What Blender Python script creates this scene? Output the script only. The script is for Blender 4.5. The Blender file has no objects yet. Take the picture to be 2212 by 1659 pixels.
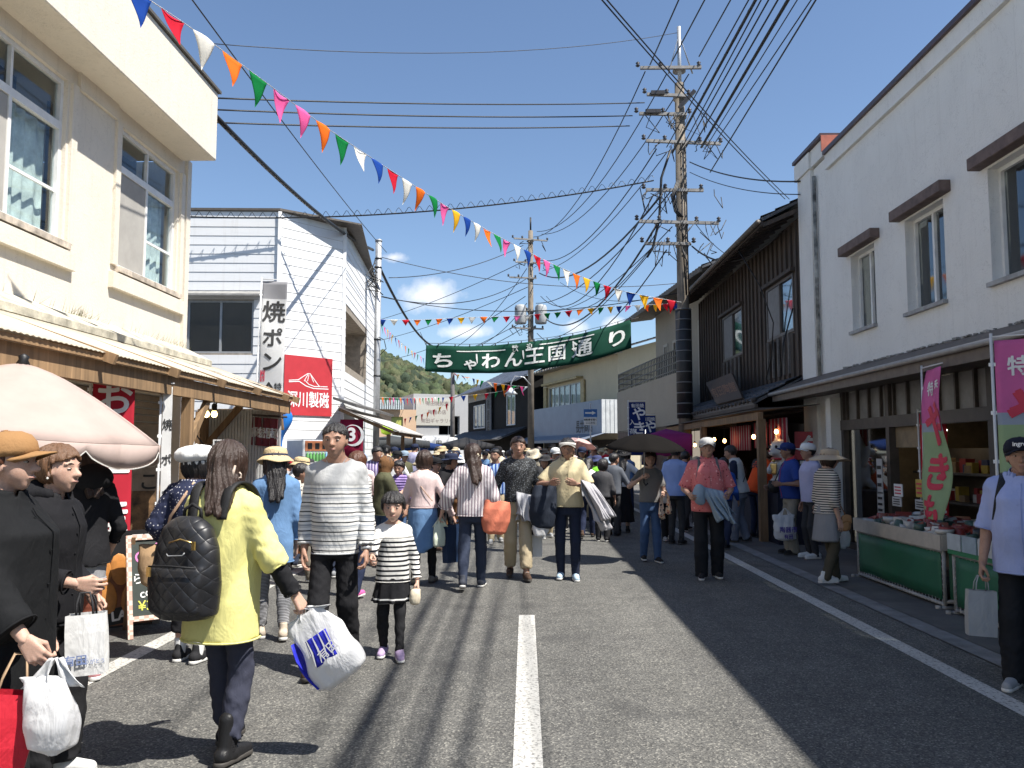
import bpy, bmesh, math, random
import numpy as np
from mathutils import Vector, Matrix
random.seed(7)
R = math.radians
SC = bpy.context.scene
COL = SC.collection

# ---------------------------------------------------------------- camera, world, sun
F_PX, CX, CY, CAM_H = 1793.0, 1106.0, 829.5, 1.55     # in a picture 2212 wide
cam_d = bpy.data.cameras.new('camera'); cam = bpy.data.objects.new('camera', cam_d); COL.objects.link(cam)
cam_d.sensor_width = 36.0; cam_d.lens = 36.0*F_PX/2212.0
cam_d.clip_start = 0.05; cam_d.clip_end = 3000
cam.location = (0, 0, CAM_H); cam.rotation_euler = (R(90+4.67), 0, R(0.93))
SC.camera = cam
CAM_M = cam.rotation_euler.to_matrix()
SUN_DIR = Vector((0.55, -0.30, 1.0)).normalized()      # towards the sun
w = bpy.data.worlds.new('World'); SC.world = w; w.use_nodes = True
def build_world():
    nt = w.node_tree; nt.nodes.clear(); N = nt.nodes.new; L = nt.links.new
    out = N('ShaderNodeOutputWorld'); bg = N('ShaderNodeBackground'); sky = N('ShaderNodeTexSky')
    sky.sky_type = 'NISHITA'; sky.sun_disc = False
    sky.sun_elevation = math.asin(SUN_DIR.z); sky.sun_rotation = math.atan2(SUN_DIR.x, SUN_DIR.y)
    sky.altitude = 60; sky.air_density = 1.0; sky.dust_density = 0.55; sky.ozone_density = 4.0
    bg.inputs['Strength'].default_value = 0.090
    tc = N('ShaderNodeTexCoord'); nz = N('ShaderNodeTexNoise')
    nz.inputs['Scale'].default_value = 22; nz.inputs['Detail'].default_value = 8; nz.inputs['Roughness'].default_value = 0.62
    L(tc.outputs['Generated'], nz.inputs['Vector'])
    prev = None
    for (d, s, sz) in CLOUDS:                             # small cumulus puffs low over the street
        mp = N('ShaderNodeVectorMath'); mp.operation = 'SUBTRACT'; mp.inputs[1].default_value = d
        L(tc.outputs['Generated'], mp.inputs[0])
        sc_ = N('ShaderNodeVectorMath'); sc_.operation = 'MULTIPLY'; sc_.inputs[1].default_value = (1/s, 1/s, 1/sz)
        L(mp.outputs[0], sc_.inputs[0])
        ln = N('ShaderNodeVectorMath'); ln.operation = 'LENGTH'; L(sc_.outputs[0], ln.inputs[0])
        mr = N('ShaderNodeMapRange'); mr.inputs[1].default_value = 1.0; mr.inputs[2].default_value = 0.0
        L(ln.outputs['Value'], mr.inputs[0])
        if prev is None: prev = mr.outputs[0]
        else:
            mx = N('ShaderNodeMath'); mx.operation = 'MAXIMUM'; L(prev, mx.inputs[0]); L(mr.outputs[0], mx.inputs[1]); prev = mx.outputs[0]
    ad = N('ShaderNodeMath'); ad.operation = 'MULTIPLY_ADD'; L(prev, ad.inputs[0]); ad.inputs[1].default_value = 0.75
    L(nz.outputs['Fac'], ad.inputs[2])
    cr = N('ShaderNodeMapRange'); cr.inputs[1].default_value = 0.80; cr.inputs[2].default_value = 1.22; cr.inputs[4].default_value = 0.8; L(ad.outputs[0], cr.inputs[0])
    mix = N('ShaderNodeMix'); mix.data_type = 'RGBA'; L(cr.outputs[0], mix.inputs['Factor'])
    hs_ = N('ShaderNodeHueSaturation'); hs_.inputs['Saturation'].default_value = 0.98; L(sky.outputs['Color'], hs_.inputs['Color'])
    L(hs_.outputs['Color'], mix.inputs['A']); mix.inputs['B'].default_value = (8.0, 7.9, 8.0, 1)
    L(mix.outputs['Result'], bg.inputs['Color']); L(bg.outputs[0], out.inputs['Surface'])
def ray(x, y):
    return CAM_M @ Vector(((x-CX)/F_PX, -(y-CY)/F_PX, -1.0))
def atY(x, y, Y):
    d = ray(x, y); return Vector((0, 0, CAM_H)) + d*(Y/d.y)
def atX(x, y, X):
    d = ray(x, y); return Vector((0, 0, CAM_H)) + d*(X/d.x)
def atZ(x, y, Z=0.0):
    d = ray(x, y); return Vector((0, 0, CAM_H)) + d*((Z-CAM_H)/d.z)
CLOUDS = [(tuple(ray(925, 640).normalized()), 0.062, 0.034), (tuple(ray(850, 556).normalized()), 0.034, 0.013), (tuple(ray(1242, 706).normalized()), 0.034, 0.020),
          (tuple(ray(1010, 718).normalized()), 0.05, 0.014), (tuple(ray(1330, 700).normalized()), 0.03, 0.018)]
build_world()
sl = bpy.data.lights.new('sun', 'SUN'); sl.energy = 5.0; sl.angle = R(0.53); sl.color = (1.0, 0.955, 0.885)
so = bpy.data.objects.new('sun', sl); COL.objects.link(so)
so.rotation_euler = SUN_DIR.to_track_quat('Z', 'Y').to_euler()
SC.view_settings.view_transform = 'Standard'; SC.view_settings.look = 'None'; SC.view_settings.gamma = 1
SC.view_settings.exposure = 0.88
SC.render.engine = 'CYCLES'
SC.cycles.max_bounces = 6; SC.cycles.transparent_max_bounces = 12; SC.cycles.use_denoising = True

# ---------------------------------------------------------------- tagging
def tag(o, label=None, cat=None, group=None, kind=None):
    if label: o['label'] = label
    if cat: o['category'] = cat
    if group: o['group'] = group
    if kind: o['kind'] = kind
    return o
def empty(name, loc=(0, 0, 0), rz=0, label=None, cat=None, group=None, kind=None):
    o = bpy.data.objects.new(name, None); COL.objects.link(o); o.empty_display_size = 0.1
    o.location = loc; o.rotation_euler = (0, 0, rz)
    return tag(o, label, cat, group, kind)
def link_mesh(name, me, parent=None):
    o = bpy.data.objects.new(name, me); COL.objects.link(o)
    if parent: o.parent = parent
    return o
def copy_tree(o, parent=None):
    c = o.copy(); COL.objects.link(c)
    if parent: c.parent = parent
    for ch in list(o.children): copy_tree(ch, c)
    return c

# ---------------------------------------------------------------- materials
MATS = {}
def lin(c):
    return tuple(((v/12.92) if v <= 0.04045 else ((v+0.055)/1.055)**2.4) for v in c)
def hexc(h):
    h = h.lstrip('#'); return lin(tuple(int(h[i:i+2], 16)/255 for i in (0, 2, 4)))
def newmat(key):
    m = bpy.data.materials.new(key); m.use_nodes = True
    nt = m.node_tree; b = nt.nodes['Principled BSDF']
    MATS[key] = m
    return m, nt, b
def rgba(c): return (c[0], c[1], c[2], 1.0)
def ramp(nt, fac, stops, interp='LINEAR'):
    r = nt.nodes.new('ShaderNodeValToRGB'); e = r.color_ramp.elements; r.color_ramp.interpolation = interp
    while len(e) < len(stops): e.new(0.5)
    for i, (p, c) in enumerate(stops):
        e[i].position = p; e[i].color = rgba(c) if len(c) == 3 else c
    nt.links.new(fac, r.inputs[0]); return r.outputs[0]
def noise(nt, vec, scale, detail=4, rough=0.55, dist=0.0):
    n = nt.nodes.new('ShaderNodeTexNoise'); n.inputs['Scale'].default_value = scale; n.inputs['Detail'].default_value = detail
    n.inputs['Roughness'].default_value = rough; n.inputs['Distortion'].default_value = dist
    if vec is not None: nt.links.new(vec, n.inputs['Vector'])
    return n.outputs['Fac']
def coords(nt, scale=(1, 1, 1), rot=(0, 0, 0), loc=(0, 0, 0), kind='Object'):
    t = nt.nodes.new('ShaderNodeTexCoord'); m = nt.nodes.new('ShaderNodeMapping')
    m.inputs['Scale'].default_value = scale; m.inputs['Rotation'].default_value = rot; m.inputs['Location'].default_value = loc
    nt.links.new(t.outputs[kind], m.inputs['Vector']); return m.outputs[0]
def mixc(nt, fac, a, b, mode='MIX'):
    m = nt.nodes.new('ShaderNodeMix'); m.data_type = 'RGBA'; m.blend_type = mode
    for v, k in ((fac, 'Factor'), (a, 'A'), (b, 'B')):
        if isinstance(v, bpy.types.NodeSocket): nt.links.new(v, m.inputs[k])
        elif isinstance(v, (int, float)): m.inputs[k].default_value = v
        else: m.inputs[k].default_value = rgba(v)
    return m.outputs['Result']
def bump(nt, b, h, strength=0.3, dist=0.01):
    n = nt.nodes.new('ShaderNodeBump'); n.inputs['Strength'].default_value = strength; n.inputs['Distance'].default_value = dist
    nt.links.new(h, n.inputs['Height']); nt.links.new(n.outputs[0], b.inputs['Normal'])
def mul(nt, a, k): 
    m = nt.nodes.new('ShaderNodeMath'); m.operation = 'MULTIPLY'; nt.links.new(a, m.inputs[0]); m.inputs[1].default_value = k; return m.outputs[0]
def plain(key, col, rough=0.6, var=0.12, scale=8, metal=0.0, spec=0.5, bmp=0.0, bscale=60, stretch=(1, 1, 1), kind='Object'):
    """a colour with mottling in two sizes"""
    if key in MATS: return MATS[key]
    m, nt, b = newmat(key); c = col if not isinstance(col, str) else hexc(col)
    v = coords(nt, stretch, kind=kind)
    n1 = noise(nt, v, scale, 5, 0.6); n2 = noise(nt, v, scale*9, 3, 0.5)
    lo = tuple(x*(1-var*1.6) for x in c); hi = tuple(min(1, x*(1+var)) for x in c)
    c1 = ramp(nt, n1, [(0.3, lo), (0.7, hi)])
    c2 = mixc(nt, n2, tuple([1-var*0.5]*3), tuple([1+var*0.5]*3))
    nt.links.new(mixc(nt, 1.0, c1, c2, 'MULTIPLY'), b.inputs['Base Color'])
    b.inputs['Roughness'].default_value = rough; b.inputs['Metallic'].default_value = metal; b.inputs['Specular IOR Level'].default_value = spec
    if bmp: bump(nt, b, noise(nt, v, bscale, 4, 0.6), bmp, 0.01)
    return m
def emit(key, col, s):
    if key in MATS: return MATS[key]
    m, nt, b = newmat(key); b.inputs['Base Color'].default_value = rgba(col); b.inputs['Emission Color'].default_value = rgba(col); b.inputs['Emission Strength'].default_value = s
    return m
def glass(key, tint=(0.6, 0.66, 0.66), rough=0.03, trans=0.75):
    if key in MATS: return MATS[key]
    m, nt, b = newmat(key); nt.nodes.remove(b); o = nt.nodes['Material Output']
    tr = nt.nodes.new('ShaderNodeBsdfTransparent'); tr.inputs[0].default_value = rgba(tint)
    gl = nt.nodes.new('ShaderNodeBsdfGlossy'); gl.inputs['Roughness'].default_value = rough; gl.inputs[0].default_value = (0.9, 0.95, 1, 1)
    fr = nt.nodes.new('ShaderNodeFresnel'); fr.inputs[0].default_value = 1.5
    a = nt.nodes.new('ShaderNodeMath'); a.operation = 'ADD'; a.use_clamp = True; a.inputs[1].default_value = 1-trans-0.18; nt.links.new(fr.outputs[0], a.inputs[0])
    ge = nt.nodes.new('ShaderNodeNewGeometry'); nb_ = nt.nodes.new('ShaderNodeMath'); nb_.operation = 'SUBTRACT'; nb_.inputs[0].default_value = 1.0; nt.links.new(ge.outputs['Backfacing'], nb_.inputs[1])
    ff = nt.nodes.new('ShaderNodeMath'); ff.operation = 'MULTIPLY'; nt.links.new(a.outputs[0], ff.inputs[0]); nt.links.new(nb_.outputs[0], ff.inputs[1])
    mx = nt.nodes.new('ShaderNodeMixShader'); nt.links.new(ff.outputs[0], mx.inputs[0]); nt.links.new(tr.outputs[0], mx.inputs[1]); nt.links.new(gl.outputs[0], mx.inputs[2])
    nt.links.new(mx.outputs[0], o.inputs[0]); return m

# ---------------------------------------------------------------- mesh builder
class MB:
    def __init__(s): s.v = []; s.f = []; s.mi = []; s.sm = []; s.m = 0; s.T = Matrix.Identity(4); s.smooth = False
    def add(s, vs, fs):
        o = len(s.v); T = s.T
        s.v += [tuple(T @ Vector(v)) for v in vs]
        for f in fs: s.f.append(tuple(i+o for i in f)); s.mi.append(s.m); s.sm.append(s.smooth)
        return s
    def box(s, c, d, rot=None, bev=0.0):
        x, y, z = d[0]/2, d[1]/2, d[2]/2; M = Matrix.Translation(c)
        if rot is not None: M = M @ (rot if isinstance(rot, Matrix) else Matrix.Rotation(rot, 4, 'Z'))
        if bev > 0:
            e = min(bev, x*.9, y*.9, z*.9); vs = []
            for sz in (-1, 1):
                for (ix, iy) in ((x-e, y-e),):
                    vs += [(-ix, -iy, sz*z), (ix, -iy, sz*z), (ix, iy, sz*z), (-ix, iy, sz*z)]
            for zz in (-(z-e), z-e):
                vs += [(-x+e, -y, zz), (x-e, -y, zz), (x, -y+e, zz), (x, y-e, zz), (x-e, y, zz), (-x+e, y, zz), (-x, y-e, zz), (-x, -y+e, zz)]
            fs = [(3, 2, 1, 0), (4, 5, 6, 7)]
            a, b = 8, 16
            for i in range(8): j = (i+1) % 8; fs.append((a+i, a+j, b+j, b+i))
            for (r, base, fl) in ((a, 0, 1), (b, 4, 0)):
                q = [(base, base+1, r+1, r), (base+1, r+2, r+1), (base+1, base+2, r+3, r+2), (base+2, r+4, r+3), (base+2, base+3, r+5, r+4), (base+3, r+6, r+5), (base+3, base, r+7, r+6), (base, r, r+7)]
                fs += [tuple(reversed(f)) if fl == 0 else f for f in q] if fl == 0 else q
            return s.add([tuple(M @ Vector(v)) for v in vs], fs)
        vs = [M @ Vector((sx*x, sy*y, sz*z)) for sz in (-1, 1) for (sx, sy) in ((-1, -1), (1, -1), (1, 1), (-1, 1))]
        return s.add(vs, [(3, 2, 1, 0), (4, 5, 6, 7), (0, 1, 5, 4), (1, 2, 6, 5), (2, 3, 7, 6), (3, 0, 4, 7)])
    def bar(s, a, b, w, h=None, up=(0, 0, 1)):
        a = Vector(a); b = Vector(b); d = b-a; L = d.length; d = d.normalized(); h = h or w
        u = Vector(up); 
        if abs(d.dot(u)) > 0.98: u = Vector((0, 1, 0))
        sx = d.cross(u).normalized(); sz = sx.cross(d)
        M = Matrix((sx, d, sz)).transposed().to_4x4(); M.translation = (a+b)/2
        x, y, z = w/2, L/2, h/2
        vs = [M @ Vector((i*x, j*y, k*z)) for k in (-1, 1) for (i, j) in ((-1, -1), (1, -1), (1, 1), (-1, 1))]
        return s.add(vs, [(3, 2, 1, 0), (4, 5, 6, 7), (0, 1, 5, 4), (1, 2, 6, 5), (2, 3, 7, 6), (3, 0, 4, 7)])
    def tube(s, pts, r, n=8, cap=True):
        pts = [Vector(p) for p in pts]; rs = r if isinstance(r, (list, tuple)) else [r]*len(pts)
        vs = []; fs = []; pu = None
        for i, p in enumerate(pts):
            d = (pts[min(i+1, len(pts)-1)]-pts[max(i-1, 0)]).normalized()
            if pu is None: pu = Vector((0, 0, 1)) if abs(d.z) < 0.9 else Vector((1, 0, 0))
            sx = d.cross(pu).normalized(); pu = sx.cross(d).normalized()
            for k in range(n):
                a = 2*math.pi*k/n; vs.append(p+(sx*math.cos(a)+pu*math.sin(a))*rs[i])
        for i in range(len(pts)-1):
            for k in range(n): k2 = (k+1) % n; fs.append((i*n+k, i*n+k2, (i+1)*n+k2, (i+1)*n+k))
        if cap: fs.append(tuple(range(n-1, -1, -1))); fs.append(tuple((len(pts)-1)*n+k for k in range(n)))
        t = s.smooth; s.smooth = n > 4; s.add(vs, fs); s.smooth = t; return s
    def lathe(s, prof, n=24, c=(0, 0, 0), sx=1, sy=1):
        vs = []; fs = []
        for (r, z) in prof:
            for k in range(n): a = 2*math.pi*k/n; vs.append((c[0]+r*sx*math.cos(a), c[1]+r*sy*math.sin(a), c[2]+z))
        for i in range(len(prof)-1):
            for k in range(n): k2 = (k+1) % n; fs.append((i*n+k, i*n+k2, (i+1)*n+k2, (i+1)*n+k))
        if prof[0][0] > 1e-6: fs.append(tuple(range(n-1, -1, -1)))
        if prof[-1][0] > 1e-6: fs.append(tuple((len(prof)-1)*n+k for k in range(n)))
        t = s.smooth; s.smooth = True; s.add(vs, fs); s.smooth = t; return s
    def grid(s, fn, nu, nv, thick=0.0):
        """sheet fn(u,v)->point; with thickness it is closed"""
        P = [[Vector(fn(i/nu, j/nv)) for j in range(nv+1)] for i in range(nu+1)]
        vs = [p for r in P for p in r]; k = nv+1
        fs = [(i*k+j, (i+1)*k+j, (i+1)*k+j+1, i*k+j+1) for i in range(nu) for j in range(nv)]
        if thick:
            nn = len(vs); back = []
            for i in range(nu+1):
                for j in range(nv+1):
                    du = P[min(i+1, nu)][j]-P[max(i-1, 0)][j]; dv = P[i][min(j+1, nv)]-P[i][max(j-1, 0)]
                    n_ = du.cross(dv); n_ = n_.normalized() if n_.length > 1e-9 else Vector((0, 0, 1))
                    back.append(P[i][j]-n_*thick)
            fs2 = [tuple(reversed([a+nn for a in f])) for f in fs]
            rim = [(i*k, (i+1)*k) for i in range(nu)]+[(nu*k+j, nu*k+j+1) for j in range(nv)]+[((i+1)*k+nv, i*k+nv) for i in range(nu)]+[(j+1, j) for j in range(nv)]
            fs = fs+fs2+[(b, a, a+nn, b+nn) for a, b in rim]; vs = vs+back
        t = s.smooth; s.smooth = True; s.add(vs, fs); s.smooth = t; return s
    def poly(s, pts, thick=0.0, n=None):
        pts = [Vector(p) for p in pts]; k = len(pts)
        if not thick: return s.add(pts, [tuple(range(k))])
        if n is None: n = (pts[1]-pts[0]).cross(pts[2]-pts[0])
        n = Vector(n).normalized()*thick
        return s.add(pts+[p-n for p in pts], [tuple(range(k)), tuple(range(2*k-1, k-1, -1))]+[(i, i+k, (i+1) % k+k, (i+1) % k) for i in range(k)])
    def build(s, name, mats, parent=None, label=None, cat=None, group=None, kind=None):
        me = bpy.data.meshes.new(name); me.from_pydata(s.v, [], s.f)
        for m in (mats if isinstance(mats, (list, tuple)) else [mats]): me.materials.append(m)
        me.polygons.foreach_set('material_index', s.mi); me.polygons.foreach_set('use_smooth', s.sm); me.update()
        return tag(link_mesh(name, me, parent), label, cat, group, kind)

def frame(O, U, N, V=None):
    """matrix whose x runs along U, y along -N (into the wall), z up: +y is behind the face"""
    U = Vector(U).normalized(); N = Vector(N).normalized(); V = Vector(V).normalized() if V is not None else Vector((0, 0, 1))
    M = Matrix((U, -N, V)).transposed().to_4x4(); M.translation = Vector(O); return M
def wall_holes(mb, u0, u1, z0, z1, holes, t=0.2):
    """front face (y=0) of a wall in frame coordinates with rectangular openings and reveals t deep"""
    us = sorted({u0, u1, *[h[0] for h in holes], *[h[1] for h in holes]}); zs = sorted({z0, z1, *[h[2] for h in holes], *[h[3] for h in holes]})
    for i in range(len(us)-1):
        for j in range(len(zs)-1):
            a, b, c, d = us[i], us[i+1], zs[j], zs[j+1]; mu, mz = (a+b)/2, (c+d)/2
            if any(h[0] < mu < h[1] and h[2] < mz < h[3] for h in holes): continue
            mb.add([(a, 0, c), (b, 0, c), (b, 0, d), (a, 0, d)], [(0, 1, 2, 3)])
    for (a, b, c, d) in holes:
        mb.add([(a, 0, c), (b, 0, c), (b, 0, d), (a, 0, d), (a, t, c), (b, t, c), (b, t, d), (a, t, d)], [(0, 4, 5, 1), (1, 5, 6, 2), (2, 6, 7, 3), (3, 7, 4, 0)])
def window(parent, M, a, b, c, d, y, mframe, mpane, nx=2, transom=None, fw=0.05, curtain=None, blind=None, back=True, name='window'):
    """sliding window: frame, panes as one pane part, optional curtain behind"""
    f = MB(); f.T = M
    for (x0, x1, z0, z1) in ((a, b, c, c+fw), (a, b, d-fw, d), (a, a+fw, c+fw, d-fw), (b-fw, b, c+fw, d-fw)):
        f.box(((x0+x1)/2, y+0.03, (z0+z1)/2), (x1-x0, 0.06, z1-z0))
    top = d-fw
    if transom:
        f.box(((a+b)/2, y+0.03, transom), (b-a-2*fw, 0.06, 0.09)); top = transom-0.045
        f.box(((a+b)/2, y+0.03, (transom+0.045+d-fw)/2), (0.04, 0.045, d-fw-transom-0.045))
    for i in range(1, nx):
        x = a+fw+(b-a-2*fw)*i/nx; f.box((x, y+0.028, (c+fw+top)/2), (0.05, 0.05, top-c-fw))
    if transom:
        zc = c+fw+(top-c-fw)*0.42
        f.box(((a+b)/2, y+0.034, zc), (b-a-2*fw, 0.025, 0.035))
    fr = f.build(name, mframe, parent)
    p = MB(); p.T = M
    p.box(((a+b)/2, y+0.045, (c+d)/2), (b-a-2*fw, 0.008, d-c-2*fw)); p.build('pane', mpane, fr)
    if blind is not None:
        q = MB(); q.T = M; q.box((a+fw+(b-a-2*fw)*0.25, y+0.018, (c+fw+top)/2), ((b-a-2*fw)*0.5-0.04, 0.004, top-c-fw-.02)); q.build('screen', blind, fr)
    if curtain is not None:
        q = MB(); q.T = M
        x0, x1 = a+fw, b-fw
        q.grid(lambda u, v: (x0+(x1-x0)*u, y+0.16+0.022*math.sin(u*46+2*math.sin(u*9)), c+((transom or d)-c)*v), 60, 1); q.build('curtain', curtain, fr)
    if back:
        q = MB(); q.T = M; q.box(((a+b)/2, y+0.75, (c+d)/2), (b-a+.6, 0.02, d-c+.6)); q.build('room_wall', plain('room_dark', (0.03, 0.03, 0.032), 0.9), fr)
    return fr
def text_mesh(body, size, bold=0.0, align='CENTER', width=None, extr=0.0):
    cu = bpy.data.curves.new('t', 'FONT'); cu.body = body; cu.size = size; cu.align_x = align; cu.align_y = 'CENTER'; cu.offset = bold*size; cu.extrude = extr
    cu.resolution_u = 4; cu.space_line = 0.95
    o = bpy.data.objects.new('t', cu); COL.objects.link(o)
    dg = bpy.context.evaluated_depsgraph_get(); dg.update()
    me = bpy.data.meshes.new_from_object(o.evaluated_get(dg))
    vs = [tuple(v.co) for v in me.vertices]; fs = [tuple(p.vertices) for p in me.polygons]
    bpy.data.objects.remove(o); bpy.data.curves.remove(cu); bpy.data.meshes.remove(me)
    if vs and width:
        x0 = min(v[0] for v in vs); x1 = max(v[0] for v in vs); k = width/(x1-x0); vs = [(v[0]*k, v[1], v[2]) for v in vs]
    return vs, fs
def put_text(mb, body, size, pos, bold=0.0, sx=1.0, sy=1.0, y=-0.004, rot=0.0, warp=None):
    """text on the face of a frame: pos is (u, z)"""
    if bold > 0.012:                           # heavy lettering: overlaid copies, a hair apart, so that strokes never cancel out
        dd = (bold-0.010)*size*.8
        for k, (du, dv) in enumerate(((0, 0), (dd, .2*dd), (-dd, -.2*dd), (.2*dd, dd), (-.2*dd, -dd))):
            wk = (lambda u, z, k=k: tuple(Vector(warp(u, z))-Vector((0, .0006*k, 0)))) if warp else None
            put_text(mb, body, size, (pos[0]+du*sx, pos[1]+dv*sy), .008, sx, sy, y-.0006*k, rot, wk)
        return
    vs, fs = text_mesh(body, size, bold); c, s_ = math.cos(rot), math.sin(rot)
    if warp:                                   # cut the glyphs small enough to follow the cloth
        bm = bmesh.new(); bv = [bm.verts.new(v) for v in vs]
        for f in fs:
            try: bm.faces.new([bv[i] for i in f])
            except ValueError: pass
        bmesh.ops.triangulate(bm, faces=bm.faces[:]); lim = size*.22
        for _ in range(4):
            es = [e for e in bm.edges if e.calc_length() > lim]
            if not es: break
            bmesh.ops.subdivide_edges(bm, edges=es, cuts=1); bmesh.ops.triangulate(bm, faces=[f for f in bm.faces if len(f.verts) > 3])
        bm.verts.index_update(); vs = [tuple(v.co) for v in bm.verts]; fs = [tuple(v.index for v in f.verts) for f in bm.faces]; bm.free()
    pts = []
    for (a, b, e) in vs:
        a, b = a*sx, b*sy; a, b = a*c-b*s_, a*s_+b*c
        u, z = pos[0]+a, pos[1]+b
        pts.append(warp(u, z) if warp else (u, y, z))
    mb.add(pts, fs)
def stroke(mb, pts, w, y=-0.004, warp=None):
    """a flat painted stroke of width w through (u,z) points"""
    n = len(pts); L = []; Rr = []
    for i, (u, z) in enumerate(pts):
        a = Vector(pts[max(i-1, 0)]); b = Vector(pts[min(i+1, n-1)]); d = (b-a).normalized(); nn = Vector((-d.y, d.x))
        ww = w[i] if isinstance(w, (list, tuple)) else w
        for lst, sg in ((L, 1), (Rr, -1)):
            q = (u+nn.x*ww/2*sg, z+nn.y*ww/2*sg); lst.append(warp(*q) if warp else (q[0], y, q[1]))
    vs = L+Rr; mb.add(vs, [(i, n+i, n+i+1, i+1) for i in range(n-1)])
# ================================================================ THE SETTING
def mat_asphalt():
    m, nt, b = newmat('asphalt'); v = coords(nt)
    big = noise(nt, v, 0.35, 4, 0.6); mid = noise(nt, v, 3.0, 5, 0.65)
    vo = nt.nodes.new('ShaderNodeTexVoronoi'); vo.inputs['Scale'].default_value = 105; nt.links.new(v, vo.inputs['Vector'])
    grit = ramp(nt, vo.outputs['Color'], [(0.0, (0.36, 0.36, 0.36)), (0.40, (0.82, 0.82, 0.82)), (0.70, (1.15, 1.13, 1.09)), (0.92, (2.3, 2.25, 2.1))])
    c = ramp(nt, big, [(0.3, (0.098, 0.0975, 0.093)), (0.7, (0.124, 0.123, 0.117))])
    c = mixc(nt, 1.0, c, ramp(nt, mid, [(0.25, (0.78, 0.78, 0.78)), (0.75, (1.15, 1.15, 1.15))]), 'MULTIPLY')
    c = mixc(nt, 1.0, c, grit, 'MULTIPLY')
    c = mixc(nt, 1.0, c, ramp(nt, noise(nt, coords(nt, (1.0, .025, 1)), 1.6, 3, .5), [(.3, (.86, .86, .86)), (.7, (1.16, 1.15, 1.13))]), 'MULTIPLY')
    # tar-dark patches and oil spots
    sp = noise(nt, v, 1.1, 2, 0.4); c = mixc(nt, ramp(nt, sp, [(0.62, (0, 0, 0)), (0.70, (0.35, 0.35, 0.35))]), c, (0.035, 0.035, 0.036))
    vc = coords(nt, (0.9, 0.22, 1)); cr = noise(nt, vc, 2.2, 6, 0.7, 0.6)
    c = mixc(nt, ramp(nt, cr, [(0.492, (0, 0, 0)), (0.498, (0.5, 0.5, 0.5)), (0.504, (0, 0, 0))]), c, (0.03, 0.03, 0.03))
    nt.links.new(c, b.inputs['Base Color']); b.inputs['Roughness'].default_value = 0.85; b.inputs['Specular IOR Level'].default_value = 0.3
    bump(nt, b, vo.outputs['Distance'], 0.45, 0.006); return m
def mat_paint_line():
    m, nt, b = newmat('road_paint'); v = coords(nt); n = noise(nt, v, 42, 5, 0.75); n2 = noise(nt, v, 2.2, 3)
    f = ramp(nt, n, [(0.40, (0, 0, 0)), (0.49, (1, 1, 1))])
    c = mixc(nt, f, (0.17, 0.165, 0.155), ramp(nt, n2, [(0.3, (0.44, 0.43, 0.395)), (0.7, (0.52, 0.51, 0.475))]))
    nt.links.new(c, b.inputs['Base Color']); b.inputs['Roughness'].default_value = 0.7; bump(nt, b, n, 0.3, 0.004); return m
def mat_concrete(key, c, sc=1.0):
    return plain(key, c, 0.85, 0.22, 1.6*sc, bmp=0.25, bscale=120)
ASPH = mat_asphalt(); LINE = mat_paint_line()
PAVE = mat_concrete('pavement', (0.105, 0.10, 0.095)); KERB = mat_concrete('kerb', (0.20, 0.20, 0.20), 3)
g = MB(); g.box((0, 300, -0.06), (2400, 2400, 0.1)); g.build('ground', plain('soil', (0.13, 0.125, 0.11), 0.95, 0.3, 0.3), kind='structure')
def bend(Y):   # the street turns left beyond the pole
    return 0.0 if Y < 20 else -0.0045*(Y-20)**2 if Y < 60 else -7.2-0.36*(Y-60)
def strip(name, x0, x1, y0, y1, z, m, n=40):
    s = MB(); ys = [y0+(y1-y0)*i/n for i in range(n+1)]
    s.add([p for y in ys for p in ((x0+bend(y), y, z), (x1+bend(y), y, z))], [(2*i, 2*i+1, 2*i+3, 2*i+2) for i in range(n)])
    return s.build(name, m, kind='structure')
strip('road', -3.42, 3.42, -6, 110, 0.0, ASPH)
strip('pavement', 3.62, 8.0, -6, 110, 0.012, PAVE); strip('pavement', -8.0, -3.42, -6, 110, 0.003, PAVE)
kb = strip('kerb', 3.42, 3.62, -6, 110, 0.008, KERB)
strip('edge_line', 2.92, 3.07, -6, 100, 0.004, LINE); strip('edge_line', -3.06, -2.91, -6, 100, 0.004, LINE)
for (a, b_) in ((2.2, 8.05), (14.2, 19.0), (25.0, 30.0)):
    strip('centre_line', -0.065, 0.085, a, b_, 0.004, LINE, 8)

# ---------------------------------------------------------------- the wooded hill beyond the roofs
def hill_h(x, y):
    c = 72*math.exp(-((x+150)/85)**2)+34*math.exp(-((x+20)/90)**2)+30*math.exp(-((x-330)/220)**2)+60*math.exp(-((x+420)/150)**2)
    return c*math.exp(-((y-560)/190)**2)+4*math.sin(x*.05)*math.exp(-((y-560)/150)**2)
hm = MB(); nx, ny = 60, 24
hm.grid(lambda u, v: (-560+1100*u, 330+420*v, max(-.5, hill_h(-560+1100*u, 330+420*v)*0.88-0.5)), nx, ny)
hm.build('hill', plain('hill_soil', (0.030, 0.045, 0.020), 0.95, 0.3, 0.05), kind='structure')
def mat_forest():
    m, nt, b = newmat('forest_leaves'); v = coords(nt); g_ = nt.nodes.new('ShaderNodeObjectInfo')
    a = nt.nodes.new('ShaderNodeVertexColor'); a.layer_name = 'tint'
    n = noise(nt, v, 0.9, 5, 0.7); c = mixc(nt, 1.0, a.outputs[0], ramp(nt, n, [(0.25, (0.5, 0.5, 0.5)), (0.75, (1.45, 1.45, 1.4))]), 'MULTIPLY')
    nt.links.new(c, b.inputs['Base Color']); b.inputs['Roughness'].default_value = 0.8; b.inputs['Specular IOR Level'].default_value = 0.15
    bump(nt, b, n, 0.8, 0.6); return m
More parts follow.
